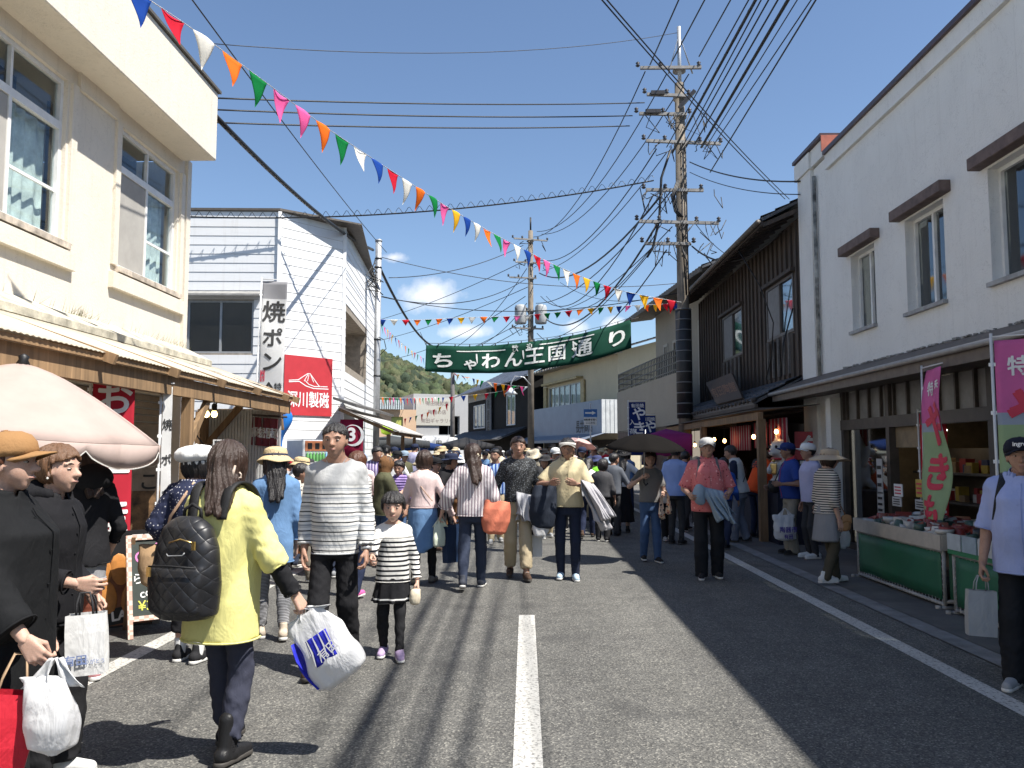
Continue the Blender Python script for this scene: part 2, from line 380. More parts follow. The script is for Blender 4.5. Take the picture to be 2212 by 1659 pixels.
def forest():
    rng = np.random.default_rng(3); V = []; Fc = []; C = []; off = 0
    bm = bmesh.new(); bmesh.ops.create_icosphere(bm, subdivisions=2, radius=1.0)
    bv = np.array([v.co[:] for v in bm.verts]); bf = np.array([[v.index for v in f.verts] for f in bm.faces]); bm.free()
    cols = np.array([(0.062, 0.078, 0.040), (0.046, 0.062, 0.036), (0.078, 0.088, 0.046), (0.040, 0.056, 0.036), (0.088, 0.09, 0.052), (0.052, 0.070, 0.036)])  # greyed greens: the distance haze is put into the tree colours
    for i in range(5200):
        x = rng.uniform(-330, 60); y = rng.uniform(345, 600); h = hill_h(x, y)*0.88
        if h < 2: continue
        r = rng.uniform(2.0, 4.2); s = bv*(1+0.34*np.sin(bv@rng.normal(size=(3,))*5+rng.uniform(0, 6)))[:, None]*(1+rng.uniform(-.25, .25, (len(bv), 1)))
        s = s*np.array([r, r, r*rng.uniform(0.9, 1.5)])+np.array([x, y, h+r*.45])
        V.append(s); Fc.append(bf+off); off += len(bv); C.append(np.repeat(cols[rng.integers(0, 6)][None]*rng.uniform(.75, 1.25), len(bv), 0))
    V = np.concatenate(V); Fc = np.concatenate(Fc); C = np.concatenate(C)
    me = bpy.data.meshes.new('hill_forest'); me.from_pydata(V.tolist(), [], Fc.tolist())
    a = me.color_attributes.new('tint', 'FLOAT_COLOR', 'POINT'); a.data.foreach_set('color', np.c_[C, np.ones(len(C))].astype(np.float32).ravel())
    me.polygons.foreach_set('use_smooth', [True]*len(me.polygons)); me.materials.append(mat_forest()); tag(link_mesh('forest', me), 'green wooded hillside rising behind the far roofs', 'forest', kind='stuff')
forest()

# ---------------------------------------------------------------- cream building, left
def mat_stucco(key, c, stain=0.35, var=0.06):
    m, nt, b = newmat(key); v = coords(nt); n = noise(nt, v, 1.1, 5, 0.6); f = noise(nt, v, 38, 4, 0.6)
    vs = coords(nt, (3.5, 3.5, 0.22)); st = noise(nt, vs, 2.2, 5, 0.65)
    c1 = ramp(nt, n, [(0.3, tuple(x*(1-var) for x in c)), (0.7, tuple(x*(1+var*.5) for x in c))])
    c1 = mixc(nt, ramp(nt, st, [(0.56, (0, 0, 0)), (0.78, (stain, stain, stain))]), c1, tuple(x*0.55 for x in (c[0], c[1]*.97, c[2]*.9)))
    dr = noise(nt, coords(nt, (9, 9, .12)), 2.0, 4, .6); c1 = mixc(nt, ramp(nt, dr, [(0.60, (0, 0, 0)), (0.72, (stain*.9, stain*.9, stain*.9))]), c1, tuple(x*0.62 for x in c))
    ck = noise(nt, v, 1.3, 6, .75, .5); c1 = mixc(nt, ramp(nt, ck, [(0.4965, (0, 0, 0)), (0.5, (.45, .45, .45)), (0.5035, (0, 0, 0))]), c1, tuple(x*.4 for x in c))
    c1 = mixc(nt, ramp(nt, f, [(0.3, (.12, .12, .12)), (0.5, (0, 0, 0))]), c1, tuple(x*.7 for x in c))
    nt.links.new(c1, b.inputs['Base Color']); b.inputs['Roughness'].default_value = 0.85; b.inputs['Specular IOR Level'].default_value = 0.2
    bump(nt, b, f, 0.35, 0.012); return m
CREAM = mat_stucco('cream_stucco', (0.70, 0.64, 0.54), .30); WHITE_ST = mat_stucco('white_stucco', (0.74, 0.735, 0.705), 0.22)
ALU = plain('white_sash', (0.72, 0.72, 0.70), 0.4, 0.06); ALU_D = plain('grey_sash', (0.42, 0.43, 0.43), 0.4, 0.08, metal=0.4)
DARKWOOD = None
GL_CURT = glass('window_glass', (0.92, 0.95, 0.95), 0.03, 0.80); GL_DARK = glass('dark_window_glass', (0.16, 0.17, 0.18), 0.04, 0.70)
CURT = plain('teal_curtain', (0.53, 0.60, 0.57), 0.9, 0.25, 5); SCREEN = plain('insect_screen', (0.36, 0.345, 0.315), 0.9, 0.08, 3)
MOSS = plain('weathered_ledge', (0.50, 0.465, 0.37), 0.95, 0.35, 5, bmp=0.5)
lb = empty('shop_building', (-5.2, 8, 0), 0, 'cream two-storey shop building with tall sash windows under a deep overhanging fascia', 'building')
Mi = Matrix.Translation((5.2, -8, 0))
Ml = Mi @ frame((-5.2, 0, 0), (0, 1, 0), (1, 0, 0))          # u = Y, y = into the wall
wm = MB(); wm.T = Ml
W1 = (7.2, 9.06, 3.90, 5.76); W2 = (10.32, 12.08, 3.90, 5.74)
wall_holes(wm, -4, 12.43, 0, 6.02, [W1, W2, (3.6, 5.6, 3.9, 5.75), (8.7, 12.0, 0.0, 2.35)], 0.16)
wm.add([(12.43, 0, 0), (12.43, 9, 0), (12.43, 9, 6.02), (12.43, 0, 6.02)], [(0, 1, 2, 3)]); wm.add([(-4, 0, 0), (-4, 9, 0), (-4, 9, 6.02), (-4, 0, 6.02)], [(3, 2, 1, 0)])
for (a, b_, c, d) in (W1, W2): 
    wm.box(((a+b_)/2, -0.035, c-0.20), (b_-a+0.40, 0.07, 0.20))           # apron under the sill
    wm.box((b_+0.11, -0.02, (c+d)/2), (0.12, 0.04, d-c)); wm.box((a-0.11, -0.02, (c+d)/2), (0.12, 0.04, d-c))
wm.box((12.37, -0.025, 4.5), (0.14, 0.05, 3.0)); wm.box((9.7, -0.02, 5.85), (0.9, .04, 0.2))
wm.build('wall', CREAM, lb)
fm = MB(); fm.T = Ml
fm.box((4.1, 4.2, 6.48), (16.22, 9.42, 1.06), bev=0.012); fm.build('fascia', CREAM, lb)
cp = MB(); cp.T = Ml; cp.box((4.1, 4.2, 7.032), (16.30, 9.5, 0.04)); cp.build('roof_edge', plain('dark_flashing', (0.10, 0.09, 0.075), 0.6), lb)
for wdw in (W1, W2, (3.6, 5.6, 3.9, 5.75)):
    window(lb, Ml, *wdw, 0.05, ALU, GL_CURT, 2, wdw[2]+1.32, 0.055, CURT, SCREEN)
for (a, b_, c, d) in (W1, W2): sl_ = MB(); sl_.T = Ml; sl_.box(((a+b_)/2, 0.02, c-0.045), (b_-a+0.12, 0.2, 0.07)); sl_.build('sill', plain('rusty_sill', (0.50, 0.43, 0.35), 0.8, 0.35, 7), lb)
cn = MB(); cn.T = Ml
cn.add([(-4, 0, 3.14), (12.43, 0, 3.14), (12.43, -.45, 2.92), (-4, -.45, 2.92), (-4, 0, 2.78), (12.43, 0, 2.78), (12.43, -.45, 2.84), (-4, -.45, 2.84)],
       [(0, 1, 2, 3), (3, 2, 6, 7), (7, 6, 5, 4), (1, 5, 6, 2), (0, 3, 7, 4)])
cn.build('canopy', MOSS, lb)
cb = MB(); cb.T = Ml; cb.box((4.2, -.05, 2.66), (16.4, 0.3, 0.24)); cb.build('cornice', CREAM, lb)
# roller shutter set into the ground floor
SHUT = plain('brown_shutter', (0.31, 0.255, 0.19), 0.6, 0.15, 3)
sh = MB(); sh.T = Ml
for i in range(24):
    z = 0.05+i*0.096; sh.box((10.35, 0.12+0.008*(i % 2), z+0.045), (3.3, 0.03, 0.086), bev=0.01)
sh.build('roller_shutter', SHUT, lb)
# weeds on the ledge
wd = MB(); wd.T = Ml; rr = random.Random(5)
for i in range(150):
    u = rr.choice([rr.gauss(11.9, .4), rr.uniform(7.5, 12.4), rr.gauss(9.4, .1)]); u = min(u, 12.4)
    p = Vector((u, -0.02-rr.random()*.12, 3.10)); a = rr.uniform(-.1, .1); h = rr.uniform(.04, .15)
    wd.add([p, p+Vector((.008, 0, 0)), p+Vector((a, -abs(a), h))], [(0, 1, 2)])
wd.build('weeds', plain('dry_weeds', (0.16, 0.16, 0.07), 0.9), lb, kind='stuff')

# ---------------------------------------------------------------- white siding building, left
def mat_siding(key, c, pitch, dirt=0.3):
    m, nt, b = newmat(key); v = coords(nt)
    vs = coords(nt, (0.6, 0.6, 5)); n = noise(nt, vs, 2.0, 5, 0.6); n2 = noise(nt, coords(nt, (6, 6, 0.5)), 1.5, 4, 0.6)
    c1 = ramp(nt, n, [(0.3, tuple(x*.93 for x in c)), (0.7, c)])
    c1 = mixc(nt, ramp(nt, n2, [(0.55, (0, 0, 0)), (0.8, (dirt, dirt, dirt))]), c1, (0.42, 0.38, 0.30))
    nt.links.new(c1, b.inputs['Base Color']); b.inputs['Roughness'].default_value = 0.55; return m
SIDING = mat_siding('white_siding', (0.76, 0.765, 0.76), 0.25)
wb = empty('siding_building', (-6.5, 22, 0), 0, 'white clapboard corner building with chamfered front and red poster', 'building'); Wi = Matrix.Translation((6.5, -22, 0))
PA, PB, PC, PD = Vector((-11.5, 20.55, 0)), Vector((-6.28, 20.75, 0)), Vector((-4.95, 22.3, 0)), Vector((-5.5, 30.0, 0))
PE = Vector((-11.5, 30.0, 0)); ZT = 7.68
def siding_face(P, Q, holes, t=0.5, skip_holes=True):
    U = (Q-P).normalized(); Nn = Vector((U.y, -U.x, 0)); M = Wi @ frame(P, U, Nn); L = (Q-P).length
    s = MB(); s.T = M; n = int(ZT/0.235); 
    for i in range(n+1):
        z0, z1 = i*0.235, min(ZT, (i+1)*0.235-0.007)
        if z1-z0 < 0.02: continue
        segs = [(0.0, L)]
        for (a, b_, c, d) in holes:
            if z1 > c and z0 < d: segs = [q for (p0, p1) in segs for q in ((p0, min(p1, a)), (max(p0, b_), p1)) if q[1]-q[0] > 0.01]
        for (a, b_) in segs:   # a slightly tilted board with a lip
            s.add([(a, -0.016, z0), (b_, -0.016, z0), (b_, -0.006, z1), (a, -0.006, z1), (a, 0, z0), (b_, 0, z0), (a, 0.0, z1), (b_, 0.0, z1)],
                  [(0, 1, 2, 3), (0, 4, 5, 1), (3, 2, 7, 6), (0, 3, 6, 4), (1, 5, 7, 2)])
    s.build('siding', SIDING, wb)
    bk = MB(); bk.T = M; wall_holes(bk, 0, L, 0, ZT, holes, t); bk.build('wall', plain('siding_joint', (0.30, 0.26, 0.21), 0.8, 0.2), wb)
    return M, L
MA, LA = siding_face(PA, PB, [(2.95, 4.62, 4.03, 5.38)], 0.12)
MBf, LB = siding_face(PB, PC, [])
MC, LC = siding_face(PC, PD, [(0.35, 5.2, 3.95, 5.45)], 0.9)
co = MB(); co.T = Wi
for p in (PB, PC): co.box((p.x+.0, p.y-.01, ZT/2), (0.09, 0.09, ZT), Matrix.Rotation(R(22), 4, 'Z'))
co.build('corner_trim', SIDING, wb)
rf = MB(); rf.T = Wi
def off(p, d): return Vector((p.x+d[0], p.y+d[1], 0))
rp = [off(PA, (-.1, -.05)), off(PB, (.02, -.06)), off(PC, (.5, -.2)), off(PD, (.03, .1)), off(PE, (0, .1))]
rf.add([(p.x, p.y, ZT+.02) for p in rp]+[(p.x, p.y, ZT+.08) for p in rp[:2]]+[(p.x, p.y, ZT+.06) for p in rp[2:4]]+[(PE.x, PE.y+.1, ZT+.08)],
       [(4, 3, 2, 1, 0), (5, 6, 7, 8, 9), (0, 1, 6, 5), (1, 2, 7, 6), (2, 3, 8, 7), (3, 4, 9, 8), (4, 0, 5, 9)])
rf.build('roof', plain('brown_roof_sheet', (0.10, 0.085, 0.07), 0.6, 0.2), wb)
window(wb, MA, 2.95, 4.62, 4.03, 5.38, 0.02, ALU_D, GL_DARK, 2, None, 0.05)
hd = MB(); hd.T = MA; hd.add([(2.8, 0, 5.62), (4.85, 0, 5.62), (4.85, -.32, 5.5), (2.8, -.32, 5.5), (2.8, 0, 5.55), (4.85, 0, 5.55), (4.85, -.32, 5.45), (2.8, -.32, 5.45)], [(0, 1, 2, 3), (3, 2, 6, 7), (7, 6, 5, 4), (1, 5, 6, 2), (0, 3, 7, 4)])
hd.build('window_hood', plain('grey_hood', (0.30, 0.29, 0.27), 0.6, .2), wb)
window(wb, MC, 0.35, 2.2, 3.95, 5.3, 0.86, ALU_D, GL_DARK, 2, None, 0.05)
bl = MB(); bl.T = MC; bl.box((3.75, .88, 4.65), (2.9, .03, 1.5)); bl.build('balcony_wall', SIDING, wb)
# red company poster on the chamfer
RED = plain('poster_red', (0.46, 0.035, 0.045), 0.5, 0.08, 3); WHITE = plain('paint_white', (0.78, 0.78, 0.77), 0.6, 0.05)
def onface(M, x, y):   # picture ray onto a face plane -> (u, z)
    Mw = Wi.inverted() @ M; n = -Vector(Mw.col[1][:3]); o = Vector(Mw.translation); d = ray(x, y); c0 = Vector((0, 0, CAM_H))
    t = (o-c0).dot(n)/d.dot(n); q = Mw.inverted() @ (c0+d*t); return q.x, q.z
def flat_sign(name, M, u0, u1, z0, z1, mats, draw, label, cat, y=-0.03, th=0.02, parent=None, group=None, warp=None):
    s = MB(); s.T = M; s.box(((u0+u1)/2, y+th/2, (z0+z1)/2), (u1-u0, th, z1-z0))
    draw(s, (u0+u1)/2, (z0+z1)/2, u1-u0, z1-z0, y-0.004)
    return s.build(name, mats, parent, label, cat, group)
def draw_red(s, u, z, w, h, y):
    s.m = 1; P = lambda a, b: (u+a*w, z+b*h)
    stroke(s, [P(-.41, .075), P(-.22, .095), P(-.03, .21), P(.02, .215), P(.21, .015), P(.27, .0)], 0.014*w, y)
    stroke(s, [P(-.02, .20), P(-.10, .08)], 0.013*w, y); stroke(s, [P(.03, .2), P(.10, .07)], 0.013*w, y); stroke(s, [P(.0, .2), P(-.03, .08)], 0.012*w, y)
    stroke(s, [P(-.41, .05), P(-.2, .07), P(-.06, .0), P(.10, -.035), P(.42, -.03)], [0.016*w]*5, y); stroke(s, [P(-.08, .09), P(0, .03), P(.12, .0), P(.40, .01)], 0.014*w, y)
    put_text(s, '深川製磁', 0.22*w, (u, z-.25*h), 0.02, 1.0, 1.35, y)
ua, za = onface(MBf, 610, 896); ub, zb = onface(MBf, 716, 776)
flat_sign('poster', Wi.inverted() @ MBf, ua, ub, za, zb, [RED, WHITE], draw_red, 'square red poster with white mountain emblem and lettering on the white siding', 'poster', -0.05, 0.02)

# ---------------------------------------------------------------- white building, right
rb = empty('shop_building', (5.2, 10, 0), 0, 'long white plastered shop building with brown lintels over small windows', 'building'); Ri = Matrix.Translation((-5.2, -10, 0))
Mr = Ri @ frame((5.2, 0, 0), (0, -1, 0), (-1, 0, 0))       # u = -Y
LINT = plain('brown_lintel', (0.135, 0.092, 0.078), 0.7, 0.25, 8, bmp=.2); BRN = plain('brown_shopfront', (0.075, 0.062, 0.052), 0.55, 0.2, 5)
COPE = plain('coping_brown', (0.07, 0.035, 0.035), 0.4, 0.15); COPER = plain('coping_red', (0.42, 0.12, 0.07), 0.5, 0.15)
RW = [(-11.25, -10.2, 3.43, 4.70), (-13.15, -12.25, 3.45, 4.66), (-9.2, -8.0, 3.43, 4.72), (-6.9, -5.7, 3.43, 4.7)]
wm = MB(); wm.T = Mr
wall_holes(wm, -15.4, 3.0, 2.8, 6.62, RW, 0.22)
wall_holes(wm, -15.4, 3.0, 0, 2.8, [(-13.75, 1.0, 0.0, 2.62)], 0.1)
wm.add([(-15.4, 0, 0), (-15.4, 8, 0), (-15.4, 8, 6.62), (-15.4, 0, 6.62)], [(3, 2, 1, 0)]); wm.add([(3, 0, 0), (3, 8, 0), (3, 8, 6.62), (3, 0, 6.62)], [(0, 1, 2, 3)])
wm.add([(-15.4, 8, 0), (3, 8, 0), (3, 8, 6.62), (-15.4, 8, 6.62)], [(0, 1, 2, 3)])
wm.box((-5.5, -.03, 6.50), (16.95, 0.06, 0.26)); wm.box((-6.2, .15, 6.52), (18.4, 0.24, 0.2))
wm.box((-14.68, 0.15, 6.8), (1.44, 0.42, 0.30)); wm.box((-15.05, -.03, 3.4), (0.7, 0.06, 6.9)); wm.box((-15.05, -.05, 6.78), (0.8, .1, .3))
wm.build('wall', WHITE_ST, rb)
cp = MB(); cp.T = Mr; cp.box((-5.45, 0.12, 6.655), (17.0, 0.46, 0.07)); cp.box((-14.72, 0.12, 6.99), (1.5, 0.5, 0.06)); cp.build('coping', COPE, rb)
cp = MB(); cp.T = Mr; cp.box((-13.955, 0.12, 6.83), (0.02, 0.48, 0.29)); cp.build('flashing', COPER, rb)
for (a, b_, c, d) in RW:
    window(rb, Mr, a, b_, c, d, 0.12, ALU, glass('dim_glass', (0.30, 0.32, 0.32), 0.05, 0.74), 2, None, 0.045, plain('grey_blind', (0.25, 0.25, 0.25), 0.9))
    l = MB(); l.T = Mr; l.box(((a+b_)/2+.02, -0.055, d+0.10), (b_-a+0.36, 0.18, 0.145), bev=.008); l.build('lintel', LINT, rb)
    l = MB(); l.T = Mr; l.box(((a+b_)/2, 0.04, c-.03), (b_-a+.05, 0.2, 0.05)); l.build('sill', plain('grey_sill', (.34, .34, .34), .7, .2), rb)
dp = MB(); dp.T = Mr; dp.tube([(-14.55, -.05, 2.75), (-14.55, -.05, 6.45)], .035, 8); dp.build('drainpipe', plain('stained_pipe', (.30, .30, .28), .8, .5, 6), rb)
# lower eave over the shopfront
ev = MB(); ev.T = Mr
ev.add([(-15.45, 0.0, 2.90), (3, 0, 2.90), (3, -.62, 2.655), (-15.45, -.62, 2.655), (-15.45, -.62, 2.47), (3, -.62, 2.47), (3, 0, 2.52), (-15.45, 0, 2.52)],
       [(0, 1, 2, 3), (3, 2, 5, 4), (4, 5, 6, 7), (0, 3, 4, 7), (1, 6, 5, 2)])
ev.build('shop_eave', plain('eave_brown', (0.125, 0.10, 0.082), 0.6, 0.2), rb)
gt = MB(); gt.T = Mr; gt.tube([(-17.8, -.66, 2.60), (3, -.66, 2.66)], .035, 8); gt.build('gutter', plain('gutter_grey', (0.30, 0.29, 0.28), .5, .15), rb)
rr = random.Random(9); gr = MB(); gr.T = Mr                       # crumbling edge of the little roof
for i in range(320):
    u = rr.uniform(-13.5, 2); gr.box((u, -.02-rr.random()*.03, 2.893+rr.random()*.008), (rr.uniform(.02, .10), .035, rr.uniform(.010, .032)), rr.uniform(-.5, .5))
gr.build('roof_mortar', plain('old_mortar', (.30, .30, .285), .95, .4, 12), rb, kind='stuff')
# shopfront timber, transom panels, glass doors, dim interior
sf = MB(); sf.T = Mr
for u in (-13.7, -12.0, -10.9, -9.35, -8.6, -7.4, -6.0, -4.4, -2.8, -1.2, .9): sf.box((u, 0.05, 1.3), (0.11, 0.13, 2.62))
sf.box((-6.4, 0.05, 1.98), (14.8, 0.15, 0.16)); sf.box((-6.4, 0.05, 2.57), (14.8, 0.15, 0.1)); sf.box((-6.4, 0.06, 0.05), (14.8, 0.15, 0.1))
for i in range(34): sf.box((-13.6+i*0.43, 0.05, 2.28), (0.035, 0.06, 0.5))
sf.build('shopfront_frame', BRN, rb)
tp = MB(); tp.T = Mr; tp.box((-6.4, 0.075, 2.28), (14.6, 0.02, 0.46)); tp.build('transom_panel', plain('transom_grey', (0.21, 0.205, 0.195), .5, .25, 2), rb)
for (a, b_) in ((-13.6, -12.05), (-9.3, -8.65), (-7.35, -6.05), (-5.9, -4.5)):
    gd = MB(); gd.T = Mr; gd.box(((a+b_)/2, 0.06, 1.0), (b_-a, 0.012, 1.8)); gd.build('shop_glass', glass('shop_glass', (.45, .45, .43), .03, .72), rb)
inn = MB(); inn.T = Mr
inn.box((-6.4, 3.2, 1.3), (14.8, .06, 2.6)); inn.box((-6.4, 1.7, 0.03), (14.8, 3.0, .03)); inn.box((-6.4, 1.7, 2.6), (14.8, 3.0, .04)); inn.box((-13.72, 1.7, 1.3), (.05, 3, 2.6)); inn.box((.95, 1.7, 1.3), (.05, 3, 2.6))
inn.build('shop_interior', plain('interior_wood', (0.26, 0.20, 0.13), .8, .3, 2), rb)
column = MB(); column.T = Mr; column.box((-13.85, -.06, 1.22), (0.22, 0.24, 2.44)); column.build('column', WHITE_ST, rb)
pw = MB(); pw.T = Mr; pw.box((-8.0, .55, 1.0), (1.2, .03, 1.9)); pw.build('ochre_panel', plain('ochre', (.27, .20, .06), .7, .25), rb)
vb = MB(); vb.T = Mr; vb.box((-11.45, .1, 1.78), (1.0, .04, .34)); vb.build('valance', plain('tan_valance', (.25, .19, .12), .8, .15), rb)

# ---------------------------------------------------------------- dark timber house, right
def mat_boards(key, c, pitch, axis='y'):
    m, nt, b = newmat(key); v = coords(nt); n = noise(nt, coords(nt, (9, 9, 0.5)), 2.2, 6, 0.65); n2 = noise(nt, v, 1.2, 4)
    t = nt.nodes.new('ShaderNodeSeparateXYZ'); nt.links.new(coords(nt), t.inputs[0])
    c1 = ramp(nt, n, [(0.25, tuple(x*.5 for x in c)), (0.6, c), (0.85, tuple(min(1, x*1.9) for x in c))])
    c1 = mixc(nt, 1.0, c1, ramp(nt, n2, [(.3, (.7, .7, .7)), (.7, (1.2, 1.15, 1.1))]), 'MULTIPLY')
    nt.links.new(c1, b.inputs['Base Color']); b.inputs['Roughness'].default_value = 0.75; bump(nt, b, n, 0.35, .01); return m
OLDWOOD = mat_boards('old_dark_boards', (0.072, 0.053, 0.042), .3); TILE = plain('grey_roof_tile', (0.085, 0.088, 0.095), 0.45, 0.3, 3, bmp=.2); TIMB = mat_boards('old_timber', (0.07, 0.055, 0.045), 1)
def tile_roof(mb, M, u0, u1, y0, z0, y1, z1, pu=0.27, rows=None):
    """pantiles: half-round ribs running up the slope, stepped courses; y0,z0 = eave, y1,z1 = top"""
    mb.T = M; n = max(1, int((u1-u0)/pu)); pu = (u1-u0)/n; L = math.hypot(y1-y0, z1-z0); rows = rows or max(1, int(L/0.30))
    nu = n*5; vs = []; fs = []
    sy, sz = (y1-y0)/L, (z1-z0)/L; ny_, nz_ = (-sz, sy) if sy > 0 else (sz, -sy)
    for r in range(rows):
        for e in (0, 1):
            t = L*(r+e)/rows; lift = 0.028 if e == 0 else 0.0
            for i in range(nu+1):
                u = u0+(u1-u0)*i/nu; h = 0.035*max(0, math.cos(2*math.pi*(i % 5)/5))+lift+.01
                vs.append((u, y0+sy*t+ny_*h, z0+sz*t+nz_*h))
    k = nu+1
    for r in range(rows*2-1):
        for i in range(nu): fs.append((r*k+i, r*k+i+1, (r+1)*k+i+1, (r+1)*k+i))
    for i in range(nu): fs.append((i, i+1, i+1+0, i)) if False else None
    mb.add(vs, fs)
    mb.add([(u0, y0, z0-.03), (u1, y0, z0-.03), (u1, y0+ny_*.03, z0+nz_*.03), (u0, y0+ny_*.03, z0+nz_*.03), (u0, y1, z1-.03), (u1, y1, z1-.03), (u1, y1, z1), (u0, y1, z1)],
           [(0, 1, 2, 3), (0, 4, 5, 1), (0, 3, 7, 4), (1, 5, 6, 2)])
th = empty('timber_house', (5.2, 20, 0), 0, 'old dark timber house with vertical boards and deep eaves', 'house'); Ti = Matrix.Translation((-5.2, -20, 0))
Mt = Ti @ frame((5.2, 0, 0), (0, -1, 0), (-1, 0, 0))
TW = [(-17.75, -15.95, 3.88, 5.02), (-21.7, -19.75, 3.88, 5.05)]
bk = MB(); bk.T = Mt; wall_holes(bk, -24.6, -15.42, 0, 6.0, TW+[(-24.0, -15.6, 0.0, 2.3)], .15)
bk.add([(-24.6, 0, 0), (-24.6, 8, 0), (-24.6, 8, 6.0), (-24.6, 0, 6.0)], [(3, 2, 1, 0)]); bk.add([(-24.6, 0, 6), (-24.6, 8, 6), (-24.6, 4, 8.2)], [(0, 1, 2)])
bk.build('wall', OLDWOOD, th)
bt = MB(); bt.T = Mt
for i in range(31):
    u = -24.55+i*0.305
    segs = [(2.9, 5.95)]
    for (a, b_, c, d) in TW:
        if a-.05 < u < b_+.05: segs = [(2.9, c-.05), (d+.05, 5.95)]
    for (a, b_) in segs: bt.box((u, -.02, (a+b_)/2), (0.045, .04, b_-a))
bt.build('batten', TIMB, th)
for (a, b_, c, d) in TW:
    window(th, Mt, a, b_, c, d, -0.02, plain('brown_sash', (.10, .085, .075), .5), glass('pale_glass', (.75, .80, .82), .05, .66), 2, None, .06, plain('pale_curtain', (.5, .55, .57), .9, .1), plain('grey_shutter', (.20, .20, .20), .7, .1))
    l = MB(); l.T = Mt
    for i in range(5): l.box((a+.2+(b_-a-.4)*i/4, -.06, c-.42), (.04, .04, .78))
    l.build('window_rail', plain('weathered_rail', (.17, .16, .15), .8, .2), th)
    l = MB(); l.T = Mt; l.box(((a+b_)/2, -.05, d+.04), (b_-a+.3, .12, .07)); l.build('window_head', TIMB, th)
r1 = MB(); tile_roof(r1, Mt, -24.9, -15.46, -0.72, 5.93, 4.0, 8.3); r1.build('roof', TILE, th)
r2 = MB(); r2.T = Mt; r2.add([(-24.9, 8.6, 5.9), (-15.46, 8.6, 5.9), (-15.46, 4, 8.3), (-24.9, 4, 8.3)], [(0, 1, 2, 3)]); r2.build('roof', TILE, th)
sf = MB(); sf.T = Mt
sf.add([(-24.9, -.70, 5.87), (-15.46, -.70, 5.87), (-15.46, .02, 6.2), (-24.9, .02, 6.2)], [(0, 1, 2, 3)]); sf.box((-20.2, -.72, 5.88), (9.44, .05, .14))
for i in range(24): sf.bar((-24.7+i*.4, -.70, 5.83), (-24.7+i*.4, 0, 6.13), .06, .08)
sf.build('eave_timber', TIMB, th)
gt = MB(); gt.T = Mt; gt.tube([(-24.9, -.80, 5.86), (-15.46, -.80, 5.88)], .05, 8); gt.build('gutter', plain('rusty_gutter', (.13, .11, .09), .6, .3), th)
r3 = MB(); tile_roof(r3, Mt, -24.6, -15.5, -0.95, 2.46, -.02, 2.95, .25); r3.build('lower_roof', TILE, th)
lf = MB(); lf.T = Mt; lf.box((-20, -.92, 2.40), (9.1, .06, .07)); lf.box((-20, -.45, 2.36), (9.1, .85, .03)); 
for i in range(30): lf.tube([(-24.5+i*.31, -.99, 2.50), (-24.5+i*.31, -.9, 2.53)], .045, 8)
lf.build('lower_eave', TIMB, th)
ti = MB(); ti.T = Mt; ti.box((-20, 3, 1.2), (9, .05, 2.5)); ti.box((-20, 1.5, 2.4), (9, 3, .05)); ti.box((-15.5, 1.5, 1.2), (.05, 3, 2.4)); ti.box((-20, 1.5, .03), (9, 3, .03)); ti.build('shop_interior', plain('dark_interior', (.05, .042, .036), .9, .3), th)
# wires and meter clutter on the facade
mt = MB(); mt.T = Mt; mt.tube([(-15.9, -.05, 4.3), (-15.75, -.3, 3.6), (-15.72, -.35, 3.2), (-15.9, -.3, 3.0)], .015, 6); mt.tube([(-17.4, -.72, 5.9), (-17.2, -.3, 5.0), (-17.0, -.1, 4.2), (-17.2, -.1, 3.5), (-17.6, -.1, 3.1)], .014, 6)
mt.build('service_cable', plain('black_cable', (.012, .012, .013), .5, .1), th)
# ---------------------------------------------------------------- far houses along the bend, right
BLACKC = plain('black_cable', (.012, .012, .013), .5, .1)
def house_frame(pl, pr):
    """frame on a facade given its picture-left and picture-right ground corners; u runs from left to right seen from the street"""
    U = (pr-pl).normalized(); N_ = Vector((-U.y, U.x, 0))
    if N_.dot(Vector((0, 0, 0))-pl) < 0: N_ = -N_
    return frame(pl, U, N_)
def gnd(x, Y): p = atY(x, 976, Y); return Vector((p.x, Y, 0))
def building(name, o, label, cat='house'):
    b_ = empty(name, o, 0, label, cat); return b_, Matrix.Translation(-Vector(o))
BEIGE = mat_stucco('beige_render', (0.36, 0.325, 0.27), .2); YEL = mat_stucco('pale_yellow_render', (0.58, 0.51, 0.36), .2)
FR_B = plain('cream_trim', (0.44, 0.40, 0.33), .6, .1)
# beige house with balcony
pl, pr = Vector((3.42, 31.0, 0)), Vector((4.25, 22.6, 0))
bh, Bi = building('house', pl, 'beige two-storey house with a lattice balcony railing behind the utility pole')
M0 = house_frame(pl, pr); Lb = (pr-pl).length; Mb = Bi @ M0
pk = MB(); pk.T = Mb                                    # balcony parapet, underside, ground floor band
pk.box((Lb/2, .06, 3.0), (Lb, .12, 1.5)); pk.box((Lb/2, .75, 2.27), (Lb, 1.4, .06)); pk.box((.06, .75, 3.0), (.12, 1.3, 1.5)); pk.build('balcony', BEIGE, bh)
w_ = MB(); w_.T = Mb
W_ = [(1.55, 2.1, 3.9, 5.35), (2.75, 3.5, 3.9, 5.35), (5.6, 6.5, 3.6, 5.6)]
w_.T = Mb @ Matrix.Translation((0, 1.4, 0)); wall_holes(w_, .4, Lb+.3, 2.2, 6.6, W_, .1)
w_.add([(.4, 0, 0), (.4, 7, 0), (.4, 7, 6.6), (.4, 0, 6.6)], [(3, 2, 1, 0)]); w_.add([(.4, 0, 6.6), (.4, 7, 6.6), (.4, 3.5, 8.4)], [(0, 1, 2)]); w_.build('wall', BEIGE, bh)
for q in W_: window(bh, Mb @ Matrix.Translation((0, 1.4, 0)), *q, -.03, FR_B, GL_DARK, 2, None, .09)
